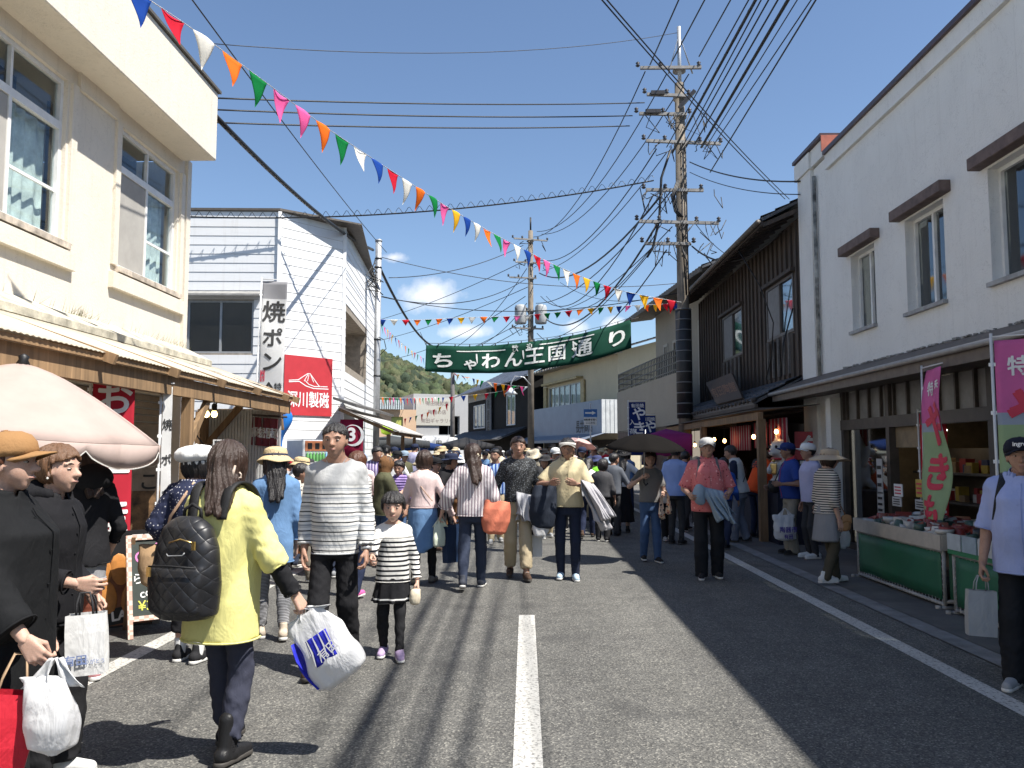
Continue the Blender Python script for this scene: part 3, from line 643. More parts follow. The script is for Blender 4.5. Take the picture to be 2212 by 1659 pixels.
w_ = MB(); w_.T = Mb; wall_holes(w_, .1, Lb+.3, 0, 2.3, [(1, 5, 0, 2.0)], .1); w_.T = Mb @ Matrix.Translation((0, .9, 0)); w_.build('shop_wall', plain('brown_tile_wall', (.12, .075, .055), .7, .25, 4), bh)
rl = MB(); rl.T = Mb; n = 44
for z in (3.85, 4.05, 4.25, 4.42): rl.box((Lb/2, .06, z), (Lb, .03, .035)); rl.box((.06, .7, z), (.03, 1.3, .035))
for i in range(n+1): rl.box((Lb*i/n, .06, 4.08), (.022, .025, .68))
for i in range(8): rl.box((.06, .06+1.3*i/8, 4.08), (.025, .022, .68))
rl.build('balcony_railing', plain('dark_rail', (.10, .095, .085), .5, .1), bh)
rr_ = MB(); tile_roof(rr_, Mb, -.5, Lb+.6, 0.45, 6.50, 5.0, 8.5); rr_.build('roof', TILE, bh)
ev = MB(); ev.T = Mb; ev.add([(-.5, .45, 6.45), (Lb+.6, .45, 6.45), (Lb+.6, 1.5, 6.6), (-.5, 1.5, 6.6)], [(0, 1, 2, 3)]); ev.box((Lb/2, .43, 6.46), (Lb+1.1, .06, .14)); ev.build('eave_timber', plain('grey_soffit', (.16, .145, .125), .8, .2), bh)
# rusty metal house roof glimpsed between pole and timber house
pl, pr = Vector((4.6, 26.5, 0)), Vector((5.0, 24.7, 0))

# yellow house with blue-grey sign box
pl, pr = Vector((.30, 50.5, 0)), Vector((3.62, 39.8, 0))
yh, Yi = building('house', pl, 'pale yellow shop house with a blue-grey signboard and grey tiled roof'); My = Yi @ house_frame(pl, pr); Ly = (pr-pl).length
w_ = MB(); w_.T = My @ Matrix.Translation((0, .9, 0)); HW = (.9, 6.2, 4.15, 5.35)
wall_holes(w_, -.2, Ly, 0, 6.4, [HW], .15); w_.add([(Ly, 0, 0), (Ly, 8, 0), (Ly, 8, 6.4), (Ly, 0, 6.4)], [(0, 1, 2, 3)]); w_.add([(Ly, 0, 6.4), (Ly, 8, 6.4), (Ly, 4, 7.5)], [(0, 1, 2)]); w_.add([(-.2, 0, 0), (-.2, 8, 0), (-.2, 8, 6.4), (-.2, 0, 6.4)], [(3, 2, 1, 0)])
w_.build('wall', YEL, yh)
for (a, b_) in ((.9, 2.6), (2.6, 4.4), (4.4, 6.2)): window(yh, My @ Matrix.Translation((0, .9, 0)), a, b_, 4.15, 5.35, .02, ALU_D, GL_CURT, 2, None, .05, plain('pale_curtain', (.5, .55, .57), .9, .1))
l = MB(); l.T = My; l.box((3.55, .75, 5.55), (6.0, .5, .12)); l.box((6.7, .82, 4.75), (.5, .1, 1.3)); l.box((.45, .82, 4.75), (.5, .1, 1.3)); l.build('shutter_box', plain('yellow_trim', (.42, .33, .16), .6, .2), yh)
BLUEG = plain('bluegrey_panel', (0.21, 0.26, 0.34), .45, .07, 1.5)
sb = MB(); sb.T = My; sb.box((Ly/2+.05, .3, 3.25), (Ly+.1, .6, 1.62))
sb.m = 1; put_text(sb, '長井商店', .95, (Ly*.80, 2.78), .03, .62, .72, -.006); sb.build('signboard', [BLUEG, plain('dark_letters', (.045, .05, .06), .6)], yh)
cg = MB(); cg.T = My
for i in range(26): cg.box((Ly+.115, .05+.22*i, 3.25), (.03, .13, 1.62))
cg.box((Ly+.09, 2.9, 3.25), (.03, 5.7, 1.62)); cg.build('corrugated_cladding', plain('pale_corrugated', (.55, .57, .57), .5, .12, 3), yh)
rr_ = MB(); tile_roof(rr_, My, -.6, Ly+1.1, .2, 6.3, 4.9, 7.75, .3); rr_.build('roof', TILE, yh)
ev = MB(); ev.T = My
for i in range(26): ev.box((-.5+i*(Ly+.9)/25, .55, 6.32), (.09, .8, .10))
ev.add([(-.6, .2, 6.27), (Ly+.5, .2, 6.27), (Ly+.5, .95, 6.5), (-.6, .95, 6.5)], [(0, 1, 2, 3)]); ev.build('rafter', FR_B, yh)
aw = MB(); aw.T = My; aw.add([(-.3, 0, 2.45), (Ly+.6, 0, 2.45), (Ly+.6, -1.1, 2.12), (-.3, -1.1, 2.12)], [(0, 1, 2, 3)]); aw.box((Ly/2, -1.1, 2.08), (Ly+.9, .06, .14)); aw.build('awning', plain('bluegrey_awning', (.17, .20, .25), .5, .15), yh)
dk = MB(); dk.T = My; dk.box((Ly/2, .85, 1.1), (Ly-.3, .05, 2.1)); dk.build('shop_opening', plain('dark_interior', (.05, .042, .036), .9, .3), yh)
# black house
pl, pr = Vector((-4.6, 66.5, 0)), Vector((.15, 51.6, 0))
kh, Ki = building('house', pl, 'black timber house with white-curtained windows and blue-grey tiled roof'); Mk = Ki @ house_frame(pl, pr); Lk = (pr-pl).length
KW = [(1.9, 5.3, 3.3, 5.1), (11.0, 13.0, 3.3, 5.4)]
w_ = MB(); w_.T = Mk; wall_holes(w_, 0, Lk, 0, 6.3, KW, .15); w_.add([(Lk, 0, 0), (Lk, 8, 0), (Lk, 8, 6.3), (Lk, 0, 6.3)], [(0, 1, 2, 3)]); w_.add([(0, 0, 0), (0, 8, 0), (0, 8, 6.3), (0, 0, 6.3)], [(3, 2, 1, 0)])
for sx_ in (0, Lk): w_.add([(sx_, 0, 6.3), (sx_, 8, 6.3), (sx_, 4, 8.3)], [(0, 1, 2)])
w_.build('wall', plain('black_boards', (.013, .0125, .013), .8, .3, 2, spec=.2), kh)
for q in KW: window(kh, Mk, *q, -.03, plain('white_frame', (.7, .7, .7), .5), glass('pale_glass', (.75, .80, .82), .05, .66), 3 if q[0] < 5 else 2, None, .08, plain('white_curtain', (.7, .7, .7), .9, .1))
vs_ = MB(); vs_.T = Mk; vs_.box((6.95, -.15, 4.6), (1.3, .1, 3.6)); vs_.m = 1
for i, ch in enumerate('陶磁器店'): put_text(vs_, ch, .75, (6.95, 5.7-i*.78), .03, y=-.206)
vs_.build('signboard', [plain('grey_board', (.17, .17, .18), .7, .2), plain('black_letters', (.02, .02, .02), .6)], kh)
pb = MB(); pb.T = Mk; pb.box((3.6, -.02, 5.85), (7.0, .04, .85)); pb.build('plaster_band', plain('grey_plaster', (.42, .40, .37), .8, .15), kh)
rr_ = MB(); tile_roof(rr_, Mk, -.9, Lk+.4, -.9, 5.95, 4.2, 8.5, .34); rr_.build('roof', plain('blue_roof_tile', (.085, .10, .13), .4, .25, 2), kh)
lo = MB(); tile_roof(lo, Mk, -.9, Lk+.2, -2.0, 2.3, 0, 3.1, .34); lo.build('lower_roof', TILE, kh)
# grey block with a board, and peach building far left of the bend
pl, pr = Vector((-9.75, 72, 0)), Vector((-4.5, 74, 0))
gb, Gi = building('office_building', pl, 'pale grey concrete block with a white lettered board at its top', 'building'); Mg = Gi @ house_frame(pl, pr)
w_ = MB(); w_.T = Mg; wall_holes(w_, 0, 8, 0, 6.6, [(2.3, 4.2, 3.0, 4.7), (5.0, 7.0, 3.0, 4.7)], .4); w_.add([(0, 0, 0), (0, 9, 0), (0, 9, 6.6), (0, 0, 6.6)], [(3, 2, 1, 0)]); w_.add([(0, 0, 6.6), (8, 0, 6.6), (8, 9, 6.6), (0, 9, 6.6)], [(0, 1, 2, 3)])
w_.build('wall', mat_stucco('grey_concrete', (.43, .43, .43), .2), gb)
for q in ((2.3, 4.2, 3.0, 4.7), (5.0, 7.0, 3.0, 4.7)): window(gb, Mg, *q, .3, ALU_D, GL_DARK, 2, None, .07)
bb = MB(); bb.T = Mg; bb.box((1.9, -.06, 5.0), (3.4, .1, 2.3)); bb.m = 1
for i in range(3): put_text(bb, ('有田焼卸売', '陶器の店', '有田ギャラリー')[i], .42, (2.1, 5.75-i*.76), .01, y=-.117); bb.lathe([(0, 0), (.16, 0)], 12, (.7, -.118, 6.95-i*.85)) if False else None
bb.build('signboard', [plain('ivory_board', (.50, .48, .42), .6, .05), plain('faded_letters', (.25, .2, .18), .7)], gb)
fc = MB(); fc.T = Mg; fc.box((2.4, -.12, 1.9), (4.8, .1, 2.2)); fc.build('ground_panel', plain('white_panel', (.62, .63, .63), .6, .06), gb)
pl, pr = Vector((-14.6, 66, 0)), Vector((-10.6, 67.5, 0))
pb_, Pi_ = building('shop_building', pl, 'small peach coloured building with yellow-green window panels', 'building'); Mp = Pi_ @ house_frame(pl, pr)
w_ = MB(); w_.T = Mp; wall_holes(w_, 0, 6, 0, 5.0, [(3.95, 4.9, .6, 4.4)], .2); w_.add([(0, 0, 0), (0, 9, 0), (0, 9, 5), (0, 0, 5)], [(3, 2, 1, 0)]); w_.add([(0, 0, 5), (6, 0, 5), (6, 9, 5), (0, 9, 5)], [(0, 1, 2, 3)]); w_.build('wall', mat_stucco('peach_render', (.60, .42, .28), .15), pb_)
for z, h in ((1.4, 1.5), (3.9, 1.0)): yw = MB(); yw.T = Mp; yw.box((4.42, .15, z), (.9, .03, h)); yw.build('coloured_panel', plain('lime_panel', (.45, .48, .12), .5, .15), pb_)
ww = MB(); ww.T = Mp; ww.box((4.42, .16, 2.8), (.9, .03, 1.2)); ww.build('pane', plain('pale_pane', (.55, .6, .6), .3, .1), pb_)
rr_ = MB(); rr_.T = Mp
for i in range(34): rr_.box((-1.2+i*.18, -.4, 5.35), (.1, .5, .75))
rr_.build('roof_fence', plain('pale_slats', (.50, .56, .57), .6, .1), pb_)
dk = MB(); dk.T = Mp; dk.box((-.9, .3, 2.2), (1.8, 1.0, 4.4)); dk.build('entrance_tower', plain('brown_tower', (.16, .13, .11), .8, .2), pb_)
# white building fragments behind the bend (fills between)
pl, pr = Vector((-24, 84, 0)), Vector((-13, 84, 0))
fb, Fi = building('house', pl, 'distant grey roofed house below the wooded hill on the left'); Mf = Fi @ house_frame(pl, pr)
w_ = MB(); w_.T = Mf; wall_holes(w_, 0, 11, 0, 4.6, [(2, 4, 1.5, 3), (6, 8, 1.5, 3)], .2); w_.add([(0, 0, 4.6), (11, 0, 4.6), (11, 5, 6.4), (0, 5, 6.4)], [(0, 1, 2, 3)]); w_.build('wall', mat_stucco('drab_render', (.34, .32, .28), .2), fb)

# ---------------------------------------------------------------- utility poles
CONC = plain('pole_concrete', (0.185, 0.155, 0.12), .85, .2, 3, bmp=.15); STEEL = plain('galvanised_steel', (.44, .45, .46), .45, .15, 6, metal=.5)
PORC = plain('dark_insulator', (.05, .045, .045), .35, .2); DKWRAP = plain('black_wrap', (.028, .027, .027), .55, .25, 6, bmp=.2)
def pole(x, Y, ztop, r0, r1, label, mat_, arms, wrap=None, name='utility_pole'):
    p = gnd(x, Y); o = empty(name, p, 0, label, 'utility pole')
    m_ = MB(); m_.tube([(0, 0, 0), (0, 0, ztop)], [r0, r1], 20); m_.build('shaft', mat_, o)
    for k, (z, a, b_, ang) in enumerate(arms):
        q = MB(); c, s_ = math.cos(ang), math.sin(ang); q.bar((a*c, a*s_-.16, z), (b_*c, b_*s_-.16, z), .075, .075)
        q.tube([(0, 0, z-.05), (0, 0, z+.05)], r0*.98, 14)
        cr = q.build('crossarm', plain('weathered_steel', (.27, .255, .235), .55, .2, 6, metal=.3), o)
        n = max(2, int((b_-a)/.45))
        for j in range(n+1):
            t = a+(b_-a)*(j+.12*((j*7) % 3-1))/n
            if abs(t) < .12: continue
            i_ = MB(); i_.T = Matrix.Translation((t*c, t*s_-.16, z+.03)); i_.lathe([(.03, 0), (.065, .03), (.03, .06), (.06, .10), (.025, .13), (0, .15)], 8); i_.build('insulator', PORC, cr)
    if wrap:
        q = MB(); q.tube([(0, 0, wrap[0]), (0, 0, wrap[1])], r0*1.12, 20); 
        q.build('cable_guard', DKWRAP, o); q = MB()
        for i in range(int((wrap[1]-wrap[0])/.33)): z = wrap[0]+.15+i*.33; q.tube([(0, 0, z), (0, 0, z+.03)], r0*1.17, 20)
        q.build('band', plain('grey_band', (.19, .19, .19), .5), o)
    return o, p
def catenary(a, b_, sag, n=14):
    a, b_ = Vector(a), Vector(b_); return [a.lerp(b_, i/n)-Vector((0, 0, sag*4*(i/n)*(1-i/n))) for i in range(n+1)]
D1 = 21.3
p1, P1 = pole(1481, D1, 11.25, .175, .125, 'tall concrete utility pole with many crossarms beside the timber house', CONC,
    [(10.95, -1.05, .55, 0), (9.15, -.9, .15, .1), (8.3, -1.1, .15, .05), (6.98, -.95, 1.05, .12), (6.15, -.95, .55, .05), (5.0, -1.15, .95, .1), (4.45, -1.0, .2, .05)], None)
P1z = lambda y: atY(1478, y, D1).z
# redo arm heights straight from the picture
for ch, y in zip([c for c in p1.children if c.name.startswith('crossarm')], (152, 212, 252, 312, 415, 484, 530)):
    ch.location.z = P1z(y)-{0: 10.95, 1: 9.15, 2: 8.3, 3: 6.98, 4: 6.15, 5: 5.0, 6: 4.45}[(152, 212, 252, 312, 415, 484, 530).index(y)]
sp = MB()   # top spike and stays, cable tangle, wrapped lower part
zt = P1z(135); sp.tube([(0, -.05, zt-.7), (0, -.05, P1z(60))], .05, 8); sp.tube([(-.3, -.1, zt-.35), (0, -.05, zt+.75), (.33, -.1, zt-.35)], .022, 6); sp.build('top_bracket', STEEL, p1)
q = MB(); q.tube([(0, 0, 2.4), (0, 0, P1z(672))], .205, 20); gd_ = q.build('cable_guard', DKWRAP, p1); q = MB()
for i in range(11): z = 2.5+i*.27; q.tube([(0, 0, z), (0, 0, z+.025)], .212, 20)
q.build('band', plain('grey_band', (.19, .19, .19), .5), gd_)
tg = MB(); rr = random.Random(4)
for y in (312, 415, 484, 530, 250):
    z = P1z(y)
    for i in range(9):
        a = rr.uniform(-.95, .95); pts = [(a, -.2, z), (a+rr.uniform(-.25, .1), -.25-rr.random()*.2, z-rr.uniform(.1, .45)), (a+rr.uniform(-.2, .25), -.22, z-rr.uniform(.2, .65)), (a+rr.uniform(-.3, .3), -.2, z-rr.uniform(-.1, .3))]
        b_ = [Vector(pts[0]).lerp(Vector(pts[1]), .5)]; tg.tube([pts[0], pts[1], pts[2], pts[3]], .012, 5)
tg.tube([(-.3, -.2, P1z(330)), (-.55, -.22, P1z(390)), (-.62, -.22, P1z(480)), (-.8, -.22, P1z(540)), (-.95, -.25, P1z(560))], .035, 6)
for k in range(3): tg.tube([(-.14+.03*k, -.2, P1z(395)), (-.3+.04*k, -.24, P1z(430)), (-.22+.04*k, -.24, P1z(462)), (-.1+.05*k, -.22, P1z(474))], .022, 6)
tg.tube([(.02, -.17, P1z(330)), (-.03, -.18, P1z(500)), (.05, -.19, P1z(640))], .02, 6); tg.tube([(.1, -.15, P1z(300)), (.12, -.15, P1z(640))], .018, 6)
tg.build('drop_cable', BLACKC, p1, kind='stuff')
for a, c in (((-.80, -.3, P1z(212)+.02), (-.44, -.3, P1z(212)+.02)), ((-.95, -.3, P1z(250)), (-.55, -.3, P1z(250))), ((-.05, -.2, P1z(240)), (.35, -.25, P1z(205)))): bx = MB(); bx.bar(a, c, .095); bx.build('strain_insulator', PORC, p1)
D2 = 42.0
p2, P2 = pole(1147, D2, 12.9, .175, .12, 'distant concrete utility pole with transformers behind the green banner', CONC,
    [(12.4, -.9, .9, .3), (11.2, -.8, .8, .25), (10.4, -1.1, .3, .2), (8.7, -.7, .8, .2), (7.8, -.9, .7, .3)])
for sx in (-.52, .52): tf = MB(); tf.lathe([(.27, 0), (.3, .06), (.3, .85), (.25, .95), (.08, 1.0)], 14, (sx, -.1, 8.05)); tf.build('transformer', plain('transformer_grey', (.36, .37, .37), .5, .1), p2)
tf = MB(); tf.tube([(0, 0, 12.9), (0, 0, 13.6)], .05, 6); rr = random.Random(8)
for i in range(26):
    z = rr.choice([12.3, 11.2, 10.4, 8.8, 7.9]); a = rr.uniform(-.9, .9); tf.tube([(a, -.2, z), (a+rr.uniform(-.3, .3), -.3, z-rr.uniform(.1, .6)), (a+rr.uniform(-.4, .4), -.2, z-rr.uniform(-.1, .8))], .018, 5)
tf.build('drop_cable', BLACKC, p2, kind='stuff')
# gooseneck lamp on the pole
lm = MB(); lm.tube([(0, -.2, 4.9), (-.35, -.25, 5.3), (-.8, -.3, 5.35), (-1.0, -.3, 5.0), (-1.0, -.3, 4.75)], .03, 8); ar = lm.build('lamp_arm', STEEL, p2)
lm = MB(); lm.lathe([(.06, .3), (.12, .2), (.34, .0), (.30, .0), (.1, .15)], 16, (-1.0, -.3, 4.45)); lm.build('lamp_shade', WHITE, ar)
D3 = 50.0
p3, P3 = pole(977, D3, 7.6, .16, .11, 'short dark wooden utility pole with bunting in front of the grey block', plain('weathered_pole', (.13, .12, .115), .8, .2, 4), [(7.2, -.5, .5, .2)])
D4 = 27.0
p4 = empty('signal_pole', gnd(812, D4), 0, 'slim galvanised steel pole at the corner of the white siding building', 'utility pole')
q = MB(); q.tube([(0, 0, 0), (0, 0, 8.5)], .105, 16); q.lathe([(.12, 8.5), (.12, 8.56), (0, 8.6)], 12); q.build('shaft', STEEL, p4)
q = MB(); rr = random.Random(2)
for i in range(9):
    z = 7.9-rr.random()*.7; q.tube([(-.1, -.05, z), (-.1-rr.uniform(.05, .3), -.15, z-rr.uniform(.1, .5)), (rr.uniform(-.1, .2), -.15, z-rr.uniform(.3, .7))], .018, 5)
for z in (7.9, 7.6, 5.2, 4.0): q.tube([(0, 0, z), (0, 0, z+.05)], .115, 14)
q.tube([(.05, -.12, 5.3), (.25, -.16, 5.2), (.32, -.16, 4.9), (.12, -.14, 4.7)], .015, 5); q.build('drop_cable', BLACKC, p4, kind='stuff')

# ---------------------------------------------------------------- overhead cables
def cable(a, b_, sag, r, label, group, n=16, name='overhead_cable', extra=None):
    m_ = MB(); m_.tube(catenary(a, b_, sag, n), r, 5)
    if extra == 'spiral':
        pts = catenary(a, b_, sag, 260); m_.tube([p+Vector((0, .05*math.cos(i*1.1), .075+.075*math.sin(i*1.1))) for i, p in enumerate(pts)], .007, 4)
    if extra == 'wrap':
        pts = catenary(a, b_, sag, 300); m_.tube([p+Vector((.0, .045*math.cos(i*1.3), .05*math.sin(i*1.3))) for i, p in enumerate(pts)], .010, 4)
    return m_.build(name, BLACKC, None, label, 'cable', group)
G1 = 'wires running over the street to the top right'; YN = 9.0
def up(x0, y0, x1, Yn=YN, y1=0):   # level wires running from the pole to the next pole behind the viewer
    a = atY(x0, y0, D1-.2); r = ray(x1, y1); Y = (a.z-CAM_H)/(r.z/r.y)*1.0; b_ = Vector((r.x/r.y*Y, Y, a.z)); return a, a+(b_-a)*(36/(D1-Y))
for i, (x0, y0, x1, r, tx) in enumerate(((1404, 140, 1466, .018, 'left'), (1452, 132, 1522, .018, 'middle'), (1510, 122, 1578, .018, 'right'))):
    a, b_ = up(x0, y0, x1); cable(a, b_, .0, r, f'{tx} one of three wires on top crossarm of tall pole, rising overhead', G1)
    b2 = atY((1152, 1160, 1170)[i], (512, 500, 506)[i], D2-.2); cable(atY((1394, 1440, 1488)[i], (154, 160, 160)[i], D1-.2), b2, 1.1, .016, f'{tx} one of three wires sloping from tall pole down to distant pole', 'wires between the two concrete poles')
ups = [(1440, 318, 1617, .014, ''), (1452, 330, 1632, .030, 'wrap'), (1470, 325, 1644, .014, ''), (1482, 318, 1660, .016, ''), (1500, 312, 1680, .018, ''), (1515, 318, 1702, .034, 'wrap'), (1525, 318, 1722, .012, ''), (1530, 330, 1752, .013, ''), (1534, 372, 1762, .016, '')]
for i, (x0, y0, x1, r, ex) in enumerate(ups):
    a, b_ = up(x0, y0, x1, 8.0); cable(a, b_, .0, r, f'{["first", "second", "third", "fourth", "fifth", "sixth", "seventh", "eighth", "last"][i]} from the left of the bundle above the lower crossarms' + (', thick and wrapped' if ex else ''), G1, extra=ex or None)
for i, (x0, y0) in enumerate(((1292, -10), (1303, -10))):
    cable(atY(x0, y0, 11), atY((1696, 1705)[i], 430, 23), .1, .012, ('lower' if i == 0 else 'upper')+' of two diagonal wires descending to the timber house roof', 'diagonal wire pair', extra=None)
G2 = 'wires crossing the street to the cream building'
for i, (y0, y1, x1) in enumerate(((212, 222, 1392), (237, 250, 1366), (265, 272, 1360))):
    cable(atX(440, y0-1, -5.6), atY(x1, y1, D1), .08, .016, ('top', 'middle', 'lowest')[i]+' of three level wires crossing behind the colourful pennants', G2)
cable(atX(430, 92, -5.6), atY(1462, 71, D1), .35, .008, 'thin high wire crossing the street to the pole tip', G2)
cable(atY(400, 468, 20.3), atY(1412, 390, D1), .35, .020, 'coiled spiral cable spanning the street above the siding building', G2, 40, extra='spiral')
cable(atX(455, 240, -4.75), atY(806, 540, D4), .25, .045, 'thick black cable dropping from cream building to the steel pole', 'thick black cable', extra='wrap')
cable(atY(812, 560, D4), atY(935, 748, 44), .5, .05, 'thick black cable continuing from the steel pole behind the banner', 'thick black cable')
cable(atY(412, -5, 9.5), atY(835, 545, 26), .1, .010, 'thin wire falling steeply from top left past the pennants', G2)
rr = random.Random(12)
mid = [((1430, 420), (1165, 590)), ((1418, 322), (1160, 560)), ((1440, 330), (1172, 585)), ((1412, 420), (1168, 640)), ((1450, 412), (1158, 655)), ((1420, 484), (1180, 690)), ((1452, 490), (1170, 670)), ((1412, 530), (1180, 640)), ((1440, 540), (1160, 720)), ((1405, 545), (1160, 735))]
for i, (a, b_) in enumerate(mid):
    cable(atY(*a, D1), atY(*b_, D2), rr.uniform(.5, 1.5), rr.choice([.014, .018, .03]), f'{["first", "second", "third", "fourth", "fifth", "sixth", "seventh", "eighth", "ninth", "tenth"][i]} lower wire between tall pole and distant pole, counted from top', 'wires between the two concrete poles')
far = [((1140, 560), (822, 690), D4+30), ((1140, 600), (820, 640), D4), ((1140, 620), (822, 735), 60), ((1135, 640), (822, 780), 60), ((1130, 530), (840, 600), 35), ((1138, 580), (985, 750), D3), ((1138, 655), (990, 752), D3), ((1138, 690), (900, 800), 70), ((1142, 700), (990, 770), D3)]
for i, (a, b_, d) in enumerate(far):
    cable(atY(*a, D2), atY(*b_, d), rr.uniform(.2, .8), .018, f'{["first", "second", "third", "fourth", "fifth", "sixth", "seventh", "eighth", "ninth"][i]} of the thin wires fanning left from the distant pole', 'wires fanning out from the distant pole')
rt = [((1490, 350), (1728, 392), 15.2, .016), ((1490, 372), (1728, 420), 15.2, .010), ((1495, 532), (1690, 500), 16.5, .022), ((1500, 480), (1590, 560), 24, .010)]
for i, (a, b_, d, r) in enumerate(rt):
    cable(atY(*a, D1), atY(*b_, d), .15 if i != 2 else .5, r, ('upper wire from tall pole to the white building parapet', 'lower wire from tall pole to the white building parapet', 'sagging cable from tall pole to the timber eave', 'short thin wire from pole to the tiled roof behind')[i], 'service wires on the right')
for i, (a, b_, d1, d2) in enumerate((((825, 556), (1480, 610), 27, D1+8), ((825, 640), (1470, 632), 27.2, D1), ((1210, 610), (1425, 640), D2, 30))):
    cable(atY(*a, d1), atY(*b_, d2), .5, .012, ('upper', 'middle', 'short')[i]+' low wire crossing the street behind the pennants', 'low crossing wires')

# ---------------------------------------------------------------- pennants
PCOL = {'b': ('blue', '#1f4fa8'), 'r': ('red', '#d8243c'), 'w': ('white', '#f2efe6'), 'o': ('orange', '#f5832a'), 'g': ('green', '#0f8a46'), 'p': ('pink', '#f573b4'), 'y': ('yellow', '#f2c32c')}
def mat_cloth(key, c, transl=0.35, rough=0.8):
    if key in MATS: return MATS[key]
    m, nt, b = newmat(key); c = hexc(c) if isinstance(c, str) else c; o = nt.nodes['Material Output']
    v = coords(nt); n = noise(nt, v, 6, 4, .6); col = mixc(nt, n, tuple(x*.82 for x in c), tuple(min(1, x*1.08) for x in c))
    nt.links.new(col, b.inputs['Base Color']); b.inputs['Roughness'].default_value = rough; b.inputs['Specular IOR Level'].default_value = 0.2
    t = nt.nodes.new('ShaderNodeBsdfTranslucent'); nt.links.new(col, t.inputs[0]); mx = nt.nodes.new('ShaderNodeMixShader'); mx.inputs[0].default_value = transl
    nt.links.new(b.outputs[0], mx.inputs[1]); nt.links.new(t.outputs[0], mx.inputs[2]); nt.links.new(mx.outputs[0], o.inputs[0]); return m
CORD = plain('white_cord', (.6, .6, .6), .8)
def bunting(pts3, seq, width, drop, label, seed=1, name='bunting', fill=.72, spacing=None, turn=.22):
    """a cord through pts3 with pennants hanging from it"""
    rr = random.Random(seed); P = [Vector(p) for p in pts3]
    dense = []
    for i in range(len(P)-1):
        p0, p1_, p2_, p3_ = P[max(i-1, 0)], P[i], P[i+1], P[min(i+2, len(P)-1)]
        for k in range(12):
            t = k/12; dense.append(0.5*((2*p1_)+(p2_-p0)*t+(2*p0-5*p1_+4*p2_-p3_)*t*t+(3*p1_-p0-3*p2_+p3_)*t**3))
    dense.append(P[-1]); L = [0]
    for i in range(1, len(dense)): L.append(L[-1]+(dense[i]-dense[i-1]).length)
    def at(s_):
        for i in range(1, len(L)):
            if L[i] >= s_: t = (s_-L[i-1])/max(1e-9, L[i]-L[i-1]); return dense[i-1].lerp(dense[i], t)
        return dense[-1]
    o = empty(name, P[0], 0, label, 'bunting', 'strings of coloured pennants'); c = MB(); c.T = Matrix.Translation(-P[0]); c.tube(dense, .006, 4); c.build('cord', CORD, o)
    n = len(seq); sp_ = spacing or L[-1]/n; a0 = sp_*.12
    for i, ch in enumerate(seq):
        s0 = a0+i*sp_; A, B = at(s0), at(s0+width); 
        if s0+width > L[-1]: break
        d = (B-A).normalized(); side = d.cross(Vector((0, 0, 1))).normalized(); ang = rr.gauss(0, turn*.5); dn = (Vector((0, 0, -1))*math.cos(ang)+side*math.sin(ang)).normalized()
        m_ = MB(); m_.T = Matrix.Translation(-P[0]); cv = rr.uniform(-.03, .03); dr = drop*rr.uniform(.92, 1.06); sk = rr.uniform(-.12, .12)*width
        def fn(u, v_, A=A, B=B, dn=dn, side=side, cv=cv, dr=dr, sk=sk):
            w0 = 1-v_; mid_ = .5*(1-w0); q = A.lerp(B, mid_+u*w0)
            return q+dn*(dr*v_)+d*(sk*v_)+side*(cv*math.sin(math.pi*u)*w0+.04*math.sin(v_*3+cv*60)*v_)
        m_.grid(fn, 6, 8, .003); m_.build('pennant', mat_cloth('pennant_'+PCOL[ch][0], PCOL[ch][1], .45), o, PCOL[ch][0]+' triangular pennant')
    return o
S1 = 'brwogppogwbrwogpybwogpwbrpgwoygrwbyor'
k1 = [atY(262, -40, 7.35), atY(415, 62, 8.2), atY(570, 175, 9.25), atY(700, 272, 10.4), atY(850, 372, 12), atY(985, 458, 14), atY(1095, 520, 16), atY(1220, 582, 18.2), atY(1340, 627, 20), atY(1472, 653, D1-.25)]
L1 = sum((k1[i+1]-k1[i]).length for i in range(len(k1)-1))
bunting(k1, S1, .315, .345, 'long string of large pennants slanting from top left to the tall pole', 3, spacing=L1/37.2)
k2 = [atY(814, 690, D4), atY(900, 691, D4), atY(1000, 686, D4-.5), atY(1105, 683, D4-1), atY(1200, 675, D4-2), atY(1300, 664, D4-3), atY(1472, 655, D1)]
bunting(k2, 'bwrogobywogrpwrggroygybpwoyrb', .26, .21, 'second string of small pennants crossing level above the green banner', 5, turn=.25)
k3 = [atY(814, 692, D4), atY(830, 706, 29), atY(855, 730, 33), atY(885, 755, 37), atY(918, 776, 42)]
bunting(k3, 'rgpypybrwogyrgpb', .34, .36, 'short string of pennants receding from the steel pole down to the banner', 7)
k4 = [atY(815, 858, D4+3), atY(880, 860, 36), atY(960, 858, 44), atY(1050, 850, 44), atY(1120, 838, D2)]
bunting(k4, 'pogrpgobrbrwogrgrwgbrbyrgow', .30, .33, 'low string of pennants across the far street below the hill', 9)
k5 = [atY(980, 806, D3), atY(1040, 822, 46), atY(1100, 832, 44), atY(1146, 836, D2)]
bunting(k5, 'rybwobygwoyrgpw', .34, .48, 'cluster of pennants between the short wooden pole and the lamp', 11, turn=1.2)
k6 = [atY(872, 905, 58), atY(920, 892, 54), atY(975, 868, D3)]
bunting(k6, 'rbgroryr', .45, .45, 'lowest short string of pennants by the grey block', 13)

